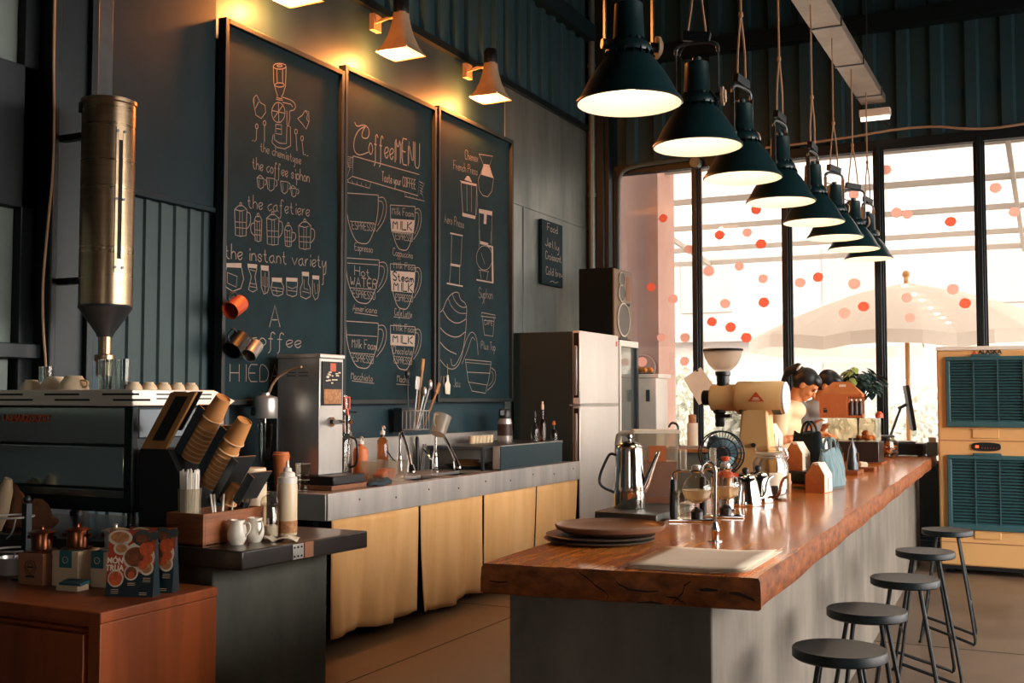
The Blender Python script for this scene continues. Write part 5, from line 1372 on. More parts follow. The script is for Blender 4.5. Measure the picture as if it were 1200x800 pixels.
m = MB(); m.lathe([(0, 0), (.12, 0), (.18, .03), (.175, .032), (.12, .006), (0, .006)]); o = m.build('plate', 'dark_steel'); o.location = (-4.2, 7.72, .901)
tag(o, 'wide dark steel dish under the stack of tan plates', 'dish')
t = thing('thermos_jug', 'steel thermos jug with dark lid and handle on the dish shelf', 'thermos', (-4.25, 8.5, 1.0855))
m = MB(); m.lathe([(0, 0), (.062, 0), (.065, .01), (.062, .15), (.05, .2), (0, .2)]); m.build('body', 'steel', t)
m = MB(); m.lathe([(.052, .195), (.054, .21), (.052, .265), (.045, .275), (0, .275)]); m.prism([(-.02, -.05), (.02, -.05), (0, -.085)], .225, .265, 'z'); m.build('lid', 'black_plastic', t)
m = MB(); m.tube(smooth([(.0, .05, .24), (.0, .11, .23), (.0, .125, .12), (.0, .06, .05)], 2), .009); m.build('handle', 'black_plastic', t)
m = MB(); m.lathe([(.0655, .05), (.0635, .15)], seg=24, cap=False); m.build('label_band', 'beans', t)
for i in range(6):
    m = MB(); m.lathe([(0, 0), (.022, 0), (.03, .06), (.028, .06), (.02, .004), (0, .004)]); o = m.build('espresso_cup', 'cup_cream'); o.location = (-4.3, 8.0+.064*i, 1.0855)
    tag(o, 'small cream cup in the row on the dish shelf, %s from the left' % ORD[i], 'cup', 'small cups on the dish shelf')
for i, (y, h, r_, cap, mt, lab) in enumerate(((8.5, .26, .03, 'black_plastic', 'smoke_glass', 'clear bottle with black cap, left of the three by the fridge'), (8.66, .34, .028, 'cup_cream', 'amber_glass', 'tall amber bottle with cream pourer, tallest of the three by the fridge'), (8.9, .17, .032, 'kraft', 'smoke_glass', 'short square bottle with tan cap, right of the three by the fridge'))):
    t = thing('bottle', lab, 'bottle', (-3.97, y, 1.0855), 0, 'bottles on the dish shelf')
    m = MB(); m.lathe([(0, 0), (r_, 0), (r_, h*.4), (r_*.8, h*.5), (r_*.35, h*.6), (r_*.35, h*.82), (0, h*.82)]); m.build('body', mt, t)
    m = MB(); m.lathe([(r_*.45, h*.8), (r_*.45, h*.9), (r_*.25, h*.95), (r_*.3, h), (0, h)]); m.build('cap', cap, t)

# ================================================================ fridge, glass door fridge, speaker
t = thing('fridge', 'tall two door fridge with steel front and dark side beyond the sink counter', 'fridge', (0, 0, 0))
m = MB(); m.box(-4.46, -3.88, 9.09, 10.05, .04, 2.05); m.build('body', 'fridge_side', t, bevel=.008)
for z0, z1 in ((.08, 1.385), (1.4, 2.055)):
    m = MB(); m.box(-3.875, -3.8, 9.09, 10.05, z0, z1); d = m.build('door', 'fridge_steel', t, bevel=.01)
    m = MB(); zz = (1.0, 1.32) if z0 < 1 else (1.5, 1.9)
    m.box(-3.862, -3.812, 9.087, 9.0895, z0+.06, z1-.02); m.build('edge_strip', 'black_plastic', d)
    m = MB(); a, b = ((.85, 1.32) if z0 < 1 else (1.48, 1.92)); m.box(-3.85, -3.825, 9.075, 9.087, a, b); m.build('handle', 'steel', d, bevel=.004)
m = MB(); m.box(-3.9, -3.795, 9.08, 10.05, 1.386, 1.399); m.build('divider', 'steel', t)
m = MB(); m.box(-3.8, -3.798, 9.98, 10.01, 1.95, 2.0); m.build('badge', 'red_orange', t)
for x in (-4.35, -3.95):
    for y in (9.2, 9.95):
        m = MB(); m.cyl((x, y, 0), (x, y, .045), .03); m.build('foot', 'black_plastic', t)
t = thing('display_fridge', 'white framed glass door fridge under the loudspeaker', 'fridge', (0, 0, 0))
m = MB(); m.box(-4.44, -3.86, 10.08, 10.62, .05, 2.03); m.build('body', 'white_plastic', t, bevel=.008)
m = MB(); m.box(-3.86, -3.8, 10.09, 10.62, 1.96, 2.02); m.box(-3.86, -3.8, 10.09, 10.13, .1, 1.96); m.box(-3.86, -3.8, 10.09, 10.62, .1, .18); m.build('door_frame', 'white_plastic', t, bevel=.004)
m = MB(); m.box(-3.86, -3.8, 10.57, 10.62, .18, 1.96); m.build('door_edge', 'dark_steel', t)
m = MB(); m.box(-3.84, -3.832, 10.13, 10.57, .18, 1.96); m.build('glass_door', 'mirror_dark', t)
m = MB(); m.box(-4.4, -3.9, 10.12, 10.58, .0, .05); m.build('plinth', 'black_plastic', t)
t = thing('loudspeaker', 'black loudspeaker with three ringed cones standing on the glass door fridge', 'speaker', (-3.87, 10.09, 2.03))
m = MB(); m.box(-.36, -.005, 0, .52, 0, .7); m.build('cabinet', 'speaker_box', t, bevel=.006)
m = MB(); m.box(-.005, .012, .008, .5, .01, .69); m.build('front_panel', 'speaker_front', t, bevel=.004)
for y, z, r_ in ((.2, .2, .17), (.15, .46, .085), (.15, .6, .07)):
    m = MB(); m.lathe([(r_*.9, 0), (r_, .004), (r_, .014), (r_*.92, .016)], (.012, y+.04, z), 32, (0, pi/2, 0), False); rr = m.build('driver_ring', 'dish_white', t)
    m = MB(); m.lathe([(r_*.92, .012), (r_*.86, .01), (r_*.35, .002), (r_*.3, .008), (0, .012)], (.012, y+.04, z), 32, (0, pi/2, 0)); m.build('cone', 'cone_grey', rr)
m = MB(); m.box(.012, .015, .34, .44, .4, .64); m.build('control_plate', 'carton_brown', t)
for y in (.36, .41):
    m = MB(); m.cyl((.012, y, .36), (.024, y, .36), .014); m.build('knob', 'black_plastic', t)
m = MB(); m.box(.012, .016, .16, .36, .005, .035); m.build('port', 'black_plastic', t)
# slim white cabinet and low grey counter by the window
t = thing('slim_cabinet', 'slim white cabinet at the window right of the glass door fridge', 'cabinet', (-3.78, 10.86, 0))
m = MB(); m.box(-.12, .14, -.16, .2, .02, 1.66); m.build('body', 'white_plastic', t, bevel=.01)
m = MB(); m.box(-.14, .17, -.18, .22, 1.66, 1.7); m.build('top', 'white_plastic', t, bevel=.006)
m = MB(); m.box(.03, .07, -.165, -.16, 1.42, 1.54); m.build('control_panel', 'dark_steel', t)
t = thing('pastry_plate', 'plate with golden pastries on the slim white cabinet', 'plate', (-3.79, 10.78, 1.7))
m = MB(); m.lathe([(0, 0), (.07, 0), (.1, .012), (.07, .006), (0, .006)]); m.build('plate', 'dish_dark', t)
for k in range(4):
    a = k*1.6; m = MB(); m.tube(smooth([(.05*cos(a)-.03, .05*sin(a), .03), (.05*cos(a), .05*sin(a)+.015, .05), (.05*cos(a)+.03, .05*sin(a), .03)], 1), [.012, .026, .028, .012], 8); q = m.build('pastry', 'pastry', t)
t = thing('low_counter', 'grey low counter with wooden edge under the window behind the bar', 'counter', (0, 0, 0))
m = MB(); m.box(-3.5, -2.45, 10.45, 11.0, 0, .93); m.build('body', 'grey_panel', t, bevel=.004)
m = MB(); m.box(-3.55, -2.42, 10.4, 11.02, .93, .965); m.build('top', 'light_wood', t, bevel=.004)
t = thing('serving_tray', 'steel tray lying on the low counter by the window', 'tray', (-3.25, 10.6, .965))
m = MB(); m.box(-.2, .22, -.1, .12, 0, .006); m.box(-.2, .22, -.1, -.094, .006, .02); m.box(-.2, .22, .114, .12, .006, .02); m.build('pan', 'steel', t)
t = thing('hook_tap', 'thin dark hooked tap on the low counter by the window', 'tap', (-3.42, 10.72, .965))
m = MB(); m.tube(smooth([(0, 0, 0), (0, 0, .18), (-.01, 0, .23), (-.07, 0, .25), (-.1, 0, .2)], 2), .012); m.lathe([(.03, 0), (.03, .01), (.013, .03)]); m.build('spout', 'dark_steel', t)
t = thing('paper_roll', 'pale roll of paper standing against the window post', 'paper roll', (-3.33, 10.9, .965))
m = MB(); m.lathe([(0, 0), (.055, 0), (.055, .24), (.02, .24), (.02, .23), (0, .23)]); m.build('roll', 'paper', t)
m = MB(); m.lathe([(.04, .24), (.04, .32), (0, .33)]); m.build('cap', 'food_tan', t)
m = MB(); m.prism([(-.165, .04), (.02, .155), (.165, -.04), (.06, -.2), (.0, -.235)], 0, .003, 'y')
o = m.build('hanging_paper', 'paper', sharp=0); o.location = (-3.32, 11.105, 1.62); tag(o, 'curled sheet of paper pinned askew to the window post', 'paper')
m = MB(); m.cyl((-.015, 0, .12), (-.015, -.012, .12), .012); m.build('pin', 'black_plastic', o)

# ================================================================ the bar
def bx(y): return -1.59-.031*(y-3.0)       # its left edge
def br(y): return -.757-.031*(y-3.1)       # its right edge
t = thing('bar_counter', 'long thick orange wood bar on a grey concrete base, running to the window', 'bar counter', (0, 0, 0))
m = MB(); m.prism([(-1.53, 3.09), (-.905, 3.14), (-1.13, 10.5), (-1.75, 10.45)], 0, .858, 'z'); m.build('base', 'concrete', t, bevel=.006)
def slab(y0, y1, front):
    """live edged plank with a softly irregular rim"""
    m = MB(); n = 26; ring = []
    L = []; Rr = []
    for k in range(n+1):
        y = y0+(y1-y0)*k/n
        L.append((bx(y)+.006*sin(y*5.1), y if not (front and k == 0) else 3.01)); Rr.append((br(y)+.004*sin(y*7.3), y if not (front and k == 0) else 3.095))
    if front:
        F = [(L[0][0]+(Rr[0][0]-L[0][0])*q/10, L[0][1]+(Rr[0][1]-L[0][1])*q/10+.006*sin(q*2.1)) for q in range(1, 10)]
    else: F = []
    poly = L[::-1]+F+Rr
    cs = Vector((sum(p[0] for p in poly)/len(poly), sum(p[1] for p in poly)/len(poly)))
    def ins(d, z): return [(p[0]+(.0 if abs(p[0]-cs.x) < .02 else (d if p[0] < cs.x else -d)), p[1]+(d if (front and p[1] < 3.12) else 0), z) for p in poly]
    R = [[m.v(q) for q in ins(d, z)] for d, z in ((.008, .86), (0, .867), (.0, .905), (.002, .94), (.009, .95))]
    for i, (A, B) in enumerate(zip(R, R[1:])):
        for k in range(len(A)):
            m.mi = 1; m._f([A[k], A[(k+1) % len(A)], B[(k+1) % len(A)], B[k]])
    m.mi = 1; m._f(R[0][::-1]); m.mi = 0; m._f(R[-1])
    if front:       # drying cracks and a knot in the end grain
        m.mi = 2
        def crack(pts, w):
            p = [Vector(q) for q in pts]; n_ = len(p)
            up = []; dn = []
            for i, q in enumerate(p):
                ww = w*(.3+.7*sin(pi*(i+.3)/(n_-.4))); y = 3.01+(q.x+1.59)*.1-.006+.006*sin((q.x+1.59)/.833*10*2.1)
                up.append(m.v((q.x, y, q.y+ww))); dn.append(m.v((q.x+ww*.5, y, q.y-ww)))
            for i in range(n_-1): m._f([dn[i], dn[i+1], up[i+1], up[i]])
        crack([(-1.285, .947), (-1.27, .935), (-1.25, .925), (-1.225, .905), (-1.2, .893), (-1.185, .88), (-1.19, .867)], .003)
        crack([(-1.17, .935), (-1.155, .915), (-1.12, .9), (-1.07, .897), (-1.04, .9)], .003)
        crack([(-1.0, .868), (-.985, .885), (-.97, .9), (-.965, .92), (-.945, .935)], .003)
        crack([(-1.02, .885), (-.99, .885), (-.96, .868)], .003)
        crack([(-.92, .912), (-.9, .914), (-.87, .914)], .005); crack([(-.84, .908), (-.81, .905), (-.77, .89)], .006)
        crack([(-1.56, .9), (-1.53, .897), (-1.5, .9)], .003); crack([(-1.1, .865), (-1.06, .868), (-1.03, .864)], .003)
    return m
slab(3.0, 6.84, True).build('worktop_slab', ['bar_wood', 'bar_edge', 'wood_crack'], t, sharp=50)
slab(6.846, 10.56, False).build('worktop_slab', ['bar_wood', 'bar_edge', 'wood_crack'], t, sharp=50)
BZ = .95
# plates and menus at the near end
for i, (x, y, z, r_, mt, lab) in enumerate(((-1.46, 3.66, 0, .19, 'grey_plate', 'grey plate at the bottom of the plate stack on the bar'), (-1.455, 3.66, .014, .188, 'grey_plate', 'grey plate in the middle of the plate stack on the bar'), (-1.43, 3.69, .03, .195, 'brown_plate', 'brown plate with raised rim on top of the plate stack on the bar'))):
    m = MB()
    if i < 2: m.lathe([(0, 0), (r_*.75, 0), (r_, .008), (r_+.004, .013), (r_-.002, .0145), (r_*.75, .008), (0, .008)], seg=56)
    else: m.lathe([(0, 0), (r_*.8, 0), (r_*.97, .014), (r_, .026), (r_-.004, .03), (r_*.955, .024), (r_*.9, .016), (0, .0145)], seg=56)
    o = m.build('plate', mt); o.location = (x, y, BZ+z); tag(o, lab, 'plate', 'plates stacked on the bar')
def sheet(name, w, d, z, rz, loc, mt, lab, curl):
    m = MB(); rows = []
    for i in range(9):
        u = i/8; rows.append([(w*(u-.5), d*(v/8-.5), curl*max(0, u-.55)**2*4+curl*.6*max(0, .3-v/8)**2) for v in range(9)])
    m.loft(rows, cap=False, closed=False); o = m.build(name, mt, solid=.0015, fix=False); o.location = (loc[0], loc[1], BZ+z); o.rotation_euler = (0, 0, rz)
    return o
for i, (z, rz, dx, mt, lab) in enumerate(((.001, .02, 0, 'paper', 'cream menu sheet at the bottom of the near bar end, right of the plates'), (.006, .02, .012, 'paper', 'middle cream menu sheet in the pile on the bar end'), (.011, .02, -.004, 'paper', 'printed top menu sheet in the pile on the near bar end'))):
    o = sheet('menu_sheet', .36, .44, z, rz, (-.985+dx, 3.335), mt, lab, .012)
    tag(o, lab, 'menu', 'menu sheets on the bar')
m = MB()
for k in range(12):
    y = -.17+k*.03; m.box(-.13, random.uniform(-.02, .08), y, y+.006, .0004, .0008)
q = m.build('print', 'carton_cream', o)
# tray, steel pot, amber brewer
t = thing('steel_tray', 'flat steel tray on the left edge of the bar under the coffee pot', 'tray', (-1.6, 4.52, BZ))
m = MB(); m.prism([(-.155, -.17), (.13, -.21), (.13, .3), (-.16, .42)], 0, .03, 'z'); m.build('plate', 'galvanised_sheet', t, bevel=.004)
t = thing('coffee_pot', 'tall steel coffee pot with long straight spout on the bar tray', 'coffee pot', (-1.665, 4.53, BZ+.0305), .15)
m = MB(); m.lathe([(0, 0), (.066, 0), (.069, .006), (.066, .1), (.058, .24), (.056, .258), (0, .258)], seg=36); m.build('body', 'polished', t)
m = MB(); m.lathe([(.06, .256), (.061, .264), (.045, .276), (.02, .285), (.008, .288), (.007, .296), (.014, .304), (.012, .314), (0, .318)], seg=30); m.build('lid', 'polished', t)
m = MB(); m.tube([(.055, 0, .075), (.075, 0, .115), (.1, 0, .18), (.128, 0, .245)], [.022, .018, .012, .008], 12); m.build('spout', 'polished', t)
m = MB(); m.tube(smooth([(-.058, 0, .225), (-.085, 0, .235), (-.105, 0, .2), (-.135, 0, .13), (-.13, 0, .09), (-.066, 0, .065)], 2), .006, 8); m.build('handle', 'dark_steel', t)
t = thing('amber_brewer', 'square clear jug of amber tea with white handle behind the steel pot', 'jug', (-1.64, 4.8, BZ+.0305), radians(24))
m = MB(); s = .095
m.loft([[(x*a, y*a, z) for x, y in ((-s, -.07), (s, -.07), (s, .07), (-s, .07))] for z, a in ((0, .93), (.22, 1), (.322, 1.06), (.322, 1.02), (.22, .96), (.006, .9))], cap=False); m.build('vessel', 'tub_clear', t)
m = MB(); m.loft([[(x*a, y*a, z) for x, y in ((-s, -.07), (s, -.07), (s, .07), (-s, .07))] for z, a in ((.005, .9), (.19, .95))]); m.build('tea', 'acrylic_amber', t)
m = MB(); m.loft([[(x*a, y*a, z) for x, y in ((-s, -.07), (s, -.07), (s, .07), (-s, .07))] for z, a in ((.315, 1.06), (.327, 1.08), (.33, 1.06))]); m.build('rim', 'paper', t)
m = MB(); m.box(-.035, .04, -.074, -.07, .19, .26); m.build('label', 'cardboard', t)
m = MB(); m.tube(smooth([(-s, 0, .31), (-.15, 0, .315), (-.17, 0, .3), (-.17, 0, .18), (-.15, 0, .16), (-s, 0, .165)], 1), .013, 10); m.build('handle', 'white_plastic', t)
# water tap set in the bar
t = thing('bar_tap', 'slim bent chrome water tap standing on the bar before the siphons', 'tap', (-1.095, 3.845, BZ), radians(200))
m = MB(); m.lathe([(.026, 0), (.026, .003), (.013, .005), (.013, .03), (.016, .034), (.016, .04), (.01, .06), (.008, .066), (0, .066)], seg=20); m.build('base', 'chrome', t)
m = MB(); m.tube(smooth([(0, 0, .06), (-.002, 0, .22), (-.004, 0, .255), (.014, 0, .275), (.034, 0, .272), (.046, 0, .25), (.048, 0, .235)], 2), .006, 10); m.build('spout', 'chrome', t)
# siphon brewers
def siphon(loc, rz, label, handle='black_plastic'):
    t = thing('siphon_brewer', label, 'siphon brewer', loc, rz, 'glass siphon brewers')
    m = MB(); m.prism([(-.09, -.045), (.1, -.03), (.1, .03), (-.09, .045)], 0, .012, 'z'); m.build('base', 'chrome', t, bevel=.005)
    m = MB(); m.lathe([(.014, .012), (.016, .02), (.016, .1), (.014, .11), (.015, .16), (.01, .17), (0, .17)], (-.07, 0, 0), 16); m.build('grip', handle, t)
    m = MB(); m.tube(smooth([(-.07, 0, .165), (-.07, 0, .195), (-.05, 0, .205), (.005, 0, .203)], 1), .005, 8); m.torus((.025, 0, .203), .022, .005, 20, 6); m.build('arm', 'chrome', t)
    m = MB(); m.lathe([(.018, .215), (.018, .195), (.024, .185), (.05, .165), (.062, .13), (.05, .092), (.02, .075), (0, .073)], (.025, 0, 0), 28, None, False); m.build('flask', 'clear', t)
    m = MB(); m.lathe([(.02, .212), (.022, .218), (.02, .226), (.012, .23), (0, .23)], (.025, 0, 0), 20); m.build('stopper', 'steel', t)
    m = MB(); m.lathe([(.015, .2), (.015, .285), (.0155, .29), (.013, .29), (.012, .2)], (-.03, .03, 0), 16, None, False); m.build('glass_tube', 'tub_clear', t)
    m = MB(); m.lathe([(0, .076), (.02, .078), (.048, .094), (.059, .128), (0, .128)], (.025, 0, 0), 28); m.build('liquid', 'pale_liquid', t)
    m = MB(); m.lathe([(.024, .012), (.026, .04), (.018, .05), (.01, .052), (.01, .058), (0, .058)], (.025, 0, 0), 20); m.build('burner', 'black_plastic', t)
siphon((-1.36, 4.42, BZ), radians(15), 'glass siphon brewer with black grip, nearer of two on the bar')
siphon((-1.295, 4.62, BZ), radians(10), 'glass siphon brewer half hidden behind the nearer one')
m = MB(); m.lathe([(0, 0), (.045, 0), (.048, .006), (.048, .11), (.046, .11), (.045, .006), (0, .006)], seg=28); o = m.build('glass_beaker', 'clear'); o.location = (-1.42, 4.535, BZ); tag(o, 'clear glass beaker behind the nearer siphon brewer', 'beaker')
t = thing('french_press', 'steel press pot with orange plunger knob between siphons and kettle', 'press pot', (-1.335, 4.86, BZ))
m = MB(); m.lathe([(0, 0), (.04, 0), (.043, .008), (.036, .015), (.035, .15), (.038, .155), (0, .155)], seg=28); m.build('body', 'polished', t)
m = MB(); m.lathe([(.042, .155), (.04, .165), (.025, .178), (.008, .182), (0, .182)]); m.prism([(.03, -.015), (.058, 0), (.03, .015)], .155, .17, 'z'); m.build('lid', 'red_orange', t)
m = MB(); m.cyl((0, 0, .18), (0, 0, .225), .004); m.build('plunger_rod', 'chrome', t)
m = MB(); m.lathe([(.007, .222), (.018, .232), (.02, .242), (0, .245)], seg=20); m.build('knob', 'red_orange', t)
m = MB(); m.lathe([(0, 0), (.036, 0), (.04, .005), (.04, .14), (.043, .145), (.039, .145), (.037, .006), (0, .006)]); o = m.build('milk_pitcher', 'polished'); o.location = (-1.4, 5.0, BZ); tag(o, 'plain steel pitcher between the press pot and the gooseneck kettle', 'pitcher')
# gooseneck kettles
def kettle(loc, rz, label, s=1, spout='polished'):
    t = thing('gooseneck_kettle', label, 'kettle', loc, rz, 'gooseneck kettles on the bar')
    m = MB(); m.lathe([(0, 0), (.076*s, 0), (.079*s, .008), (.074*s, .03), (.056*s, .115*s), (.05*s, .135*s), (.046*s, .14*s), (0, .14*s)], seg=32); m.build('body', 'polished', t)
    m = MB(); m.lathe([(.047*s, .138*s), (.046*s, .146*s), (.03*s, .156*s), (0, .158*s)]); m.build('lid', 'polished', t)
    m = MB(); m.ball((0, 0, .172*s), .017*s, 14, 10); m.build('knob', 'black_plastic', t)
    m = MB(); m.tube(smooth([(.066*s, 0, .03), (.11*s, 0, .03), (.135*s, 0, .05), (.14*s, 0, .09*s), (.155*s, 0, .125*s), (.185*s, 0, .14*s)], 2), .0075*s, 10); m.build('spout', spout, t)
    m = MB(); m.tube(smooth([(-.052*s, 0, .13*s), (-.1*s, 0, .14*s), (-.13*s, 0, .12*s), (-.12*s, 0, .06*s), (-.11*s, 0, .04*s)], 2), .009*s, 8); m.build('handle', 'black_plastic', t)
kettle((-1.325, 5.17, BZ), radians(-2+60), 'polished gooseneck kettle with black ball knob before the big jar', .95)
kettle((-1.315, 5.37, BZ), radians(-25), 'second gooseneck kettle with copper spout tucked behind the first', .95, 'copper')
# big glass jars
def jar(loc, label, s, fill):
    t = thing('glass_jar', label, 'jar', loc, 0, 'clip top glass jars on the bar')
    m = MB(); m.lathe([(0, .001), (.075*s, .001), (.082*s, .01), (.082*s, .17*s), (.062*s, .205*s), (.062*s, .215*s), (.058*s, .215*s), (.058*s, .203*s), (.078*s, .168*s), (.078*s, .012), (0, .008)], seg=36, cap=False); m.build('body', 'clear', t)
    m = MB(); m.torus((0, 0, .215*s), .064*s, .006*s, 32, 8); m.torus((0, 0, .2*s), .066*s, .003, 32, 6); m.build('rim', 'frosted', t)
    m = MB(); m.lathe([(.066*s, .225*s), (.07*s, .232*s), (.066*s, .245*s), (.04*s, .25*s), (0, .25*s)], seg=32); m.build('lid', 'acrylic', t)
    m = MB(); m.tube([(.07*s, 0, .19*s), (.082*s, 0, .21*s), (.074*s, 0, .24*s)], .003, 6); m.build('clip_wire', 'chrome', t)
    m = MB(); m.lathe([(0, .009), (.076*s, .012), (.076*s, fill), (0, fill+.01)], seg=28); m.build('contents', 'beans', t)
    m = MB(); m.loft([[(.0825*s*cos(a), .0825*s*sin(a), z) for a in [radians(-80+k*6) for k in range(9)]] for z in (.07*s, .13*s)], cap=False, closed=False); m.build('paper_label', 'paper', t, fix=False)
jar((-1.3, 5.56, BZ), 'big clip top glass jar with a little coffee in it, nearer of two', 1.05, .07)
jar((-1.33, 5.76, BZ), 'glass jar behind the big clip top jar', .95, .1)
# grinder
t = thing('coffee_grinder', 'big cream yellow shop coffee grinder with glass hopper on the bar', 'coffee grinder', (-1.50, 6.02, BZ))
m = MB(); m.box(-.16, .14, -.11, .15, 0, .035); m.build('base', 'cream_enamel', t, bevel=.012)
m = MB(); m.loft([[(-.09, -.065, .03), (.12, -.065, .03), (.12, .08, .03), (-.09, .08, .03)], [(-.05, -.055, .42), (.095, -.055, .42), (.095, .07, .42), (-.05, .07, .42)], [(-.045, -.05, .46), (.09, -.05, .46), (.09, .065, .46), (-.045, .065, .46)]]); m.build('column', 'cream_enamel', t, bevel=.012)
RZ = .505
m = MB(); m.lathe([(.0, -.26), (.068, -.26), (.074, -.253), (.074, -.12), (.088, -.112), (.091, -.1), (.091, .13), (.084, .145), (0, .147)], (.03, .01, RZ), 36, (0, pi/2, 0)); m.build('motor_housing', 'cream_enamel', t)
m = MB(); m.lathe([(.0, .13), (.086, .133), (.087, .152), (.07, .16), (0, .16)], (.03, .01, RZ), 36, (0, pi/2, 0)); m.build('end_cap', 'white_plastic', t)
m = MB(); m.lathe([(.0, -.31), (.038, -.31), (.042, -.305), (.042, -.26), (0, -.26)], (.03, .01, RZ), 24, (0, pi/2, 0)); m.build('grind_dial', 'black_plastic', t)
m = MB(); m.lathe([(.035, .06), (.035, .12), (.042, .125), (.042, .145), (0, .145)], (-.165, .01, RZ), 24); m.build('hopper_neck', 'black_plastic', t)
m = MB(); m.lathe([(.03, .145), (.05, .155), (.08, .185), (.1, .225), (.107, .262), (.104, .262), (.097, .226), (.077, .188), (.045, .16), (0, .155)], (-.165, .01, RZ), 36, None, False); m.build('hopper', 'hopper_glass', t)
m = MB(); m.lathe([(.11, .258), (.113, .264), (.11, .27), (.1, .272), (0, .273)], (-.165, .01, RZ), 36); m.build('hopper_lid', 'black_plastic', t)
m = MB(); m.lathe([(0, -.16), (.022, -.16), (.026, -.15), (.026, -.09), (.036, -.08), (.036, -.06), (0, -.06)], (-.185, .01, RZ), 20); m.box(-.2, -.12, -.015, .03, RZ-.11, RZ-.09); m.build('grounds_spout', 'black_plastic', t)
m = MB(); m.cyl((.02, -.058, .25), (.02, -.075, .25), .012); m.build('switch', 'dark_steel', t)
m = MB(); m.prism([(-.005, RZ-.02), (.085, RZ-.02), (.04, RZ+.032)], -.0835, -.080, 'y'); o = m.build('logo_plate', 'red_orange', t)
m = MB(); m.box(.025, .055, -.0845, -.0833, RZ-.005, RZ+.002); m.box(.02, .06, -.0845, -.0833, RZ-.013, RZ-.008); m.build('lettering', 'cream_print', o)
for k in range(5):
    for x in (-.06, .12):
        m = MB(); a = -pi/2-.25-.12*k; m.obox((x+.02, .01+.0915*cos(a), RZ+.0915*sin(a)), (.045, .006, .004), (a+pi/2, 0, 0)); m.build('vent_slot', 'dark_steel', t)
# fan behind the grinder
t = thing('table_fan', 'small round table fan with blue grey blades on the bar beside the grinder', 'fan', (-1.57, 5.64, BZ), radians(28))
m = MB(); m.lathe([(0, 0), (.07, 0), (.07, .012), (.03, .03), (.018, .04), (.018, .1), (0, .1)]); m.build('base', 'black_plastic', t)
m = MB()
for r_, y in ((.112, -.03), (.112, .03), (.075, -.042), (.035, -.045)): m.torus((0, y, .22), r_, .004, 36, 6, (pi/2, 0, 0))
for k in range(20):
    a = 2*pi*k/20; m.tube([(.03*cos(a), -.052, .22+.03*sin(a)), (.075*cos(a), -.042, .22+.075*sin(a)), (.112*cos(a), -.03, .22+.112*sin(a)), (.114*cos(a), 0, .22+.114*sin(a)), (.112*cos(a), .03, .22+.112*sin(a)), (.05*cos(a), .05, .22+.05*sin(a))], .002, 5)
m.build('cage', 'black_steel', t)
for k in range(4):
    a = 2*pi*k/4+.5; m = MB(); P_ = []
    for u in range(6):
        rr = (.03+.07*u/5); w = .015+.034*sin(pi*min(1, u/5+.15)); row = []
        for v in range(5):
            q = (v/4-.5); row.append((rr*cos(a)-w*2*q*sin(a), q*.05, .22+rr*sin(a)+w*2*q*cos(a)))
        P_.append(row)
    m.loft(P_, cap=False, closed=False); m.build('blade', 'fan_blue', t, solid=.003, fix=False)
m = MB(); m.lathe([(0, -.03), (.028, -.025), (.03, .02), (.035, .07), (0, .08)], (0, 0, .22), 24, (-pi/2, 0, 0)); m.build('motor', 'black_plastic', t)
# stepped stand with kraft coffee bags, tote bags
t = thing('bag_stand', 'black stepped stand holding coffee bags on the bar', 'stand', (0, 0, BZ))
for x0, x1, z in ((-1.405, -1.25, .1), (-1.56, -1.405, .2)):
    m = MB(); m.box(x0, x1, 6.2, 6.42, z-.012, z); m.box(x1-.012, x1, 6.2, 6.42, 0, z-.012) if z < .15 else m.box(x0, x0+.012, 6.2, 6.42, 0, z-.012); m.build('shelf', 'black_plastic', t, bevel=.002)
m = MB(); m.box(-1.417, -1.405, 6.2, 6.42, 0, .188); m.build('riser', 'black_plastic', t)
def coffee_bag(loc, rz, label):
    t = thing('coffee_bag', label, 'coffee bag', loc, rz, 'kraft coffee bags on the bar')
    w, d, h = .125, .1, .155
    m = MB()
    m.loft([[(-d/2, -w/2, 0), (d/2, -w/2, 0), (d/2, w/2, 0), (-d/2, w/2, 0)], [(-d/2, -w/2, h*.62), (d/2, -w/2, h*.62), (d/2, w/2, h*.62), (-d/2, w/2, h*.62)], [(-.012, -w/2+.008, h), (.012, -w/2+.008, h), (.012, w/2-.008, h), (-.012, w/2-.008, h)]])
    m.build('bag', 'kraft', t, sharp=0)
    m = MB(); m.prism([(-d/2-.001, .004), (d/2-.004, .004), (-d/2-.001, h*.62)], -w/2-.002, -w/2-.0005, 'y'); m.build('gusset_fold', 'cardboard', t)
    m = MB(); e = .0025
    m.loft([[(d/2+e, -w/2+.002, .004), (d/2+e, w/2-.002, .004), (d/2, w/2-.002, .004), (d/2, -w/2+.002, .004)], [(d/2+e, -w/2+.002, h*.62), (d/2+e, w/2-.002, h*.62), (d/2, w/2-.002, h*.62), (d/2, -w/2+.002, h*.62)], [(.016, -w/2+.008, h+.004), (.016, w/2-.008, h+.004), (-.014, w/2-.008, h+.004), (-.014, -w/2+.008, h+.004)], [(-.02, -w/2+.008, h*.9), (-.02, w/2-.008, h*.9), (-.024, w/2-.008, h*.9), (-.024, -w/2+.008, h*.9)]])
    m.build('paper_wrap', 'bag_white', t, sharp=0)
    m = MB(); m.box(d/2+.0026, d/2+.0036, -.012, -.004, .01, h*.5); m.build('stripe', 'dark_steel', t)
coffee_bag((-1.165, 6.1, BZ), radians(-8), 'kraft coffee bag with white front standing on the bar, lowest of three')
coffee_bag((-1.32, 6.3, BZ+.1005), radians(-8), 'kraft coffee bag with white front on the middle step of the stand')
coffee_bag((-1.475, 6.32, BZ+.2005), radians(-8), 'kraft coffee bag with white front on the top step of the stand')
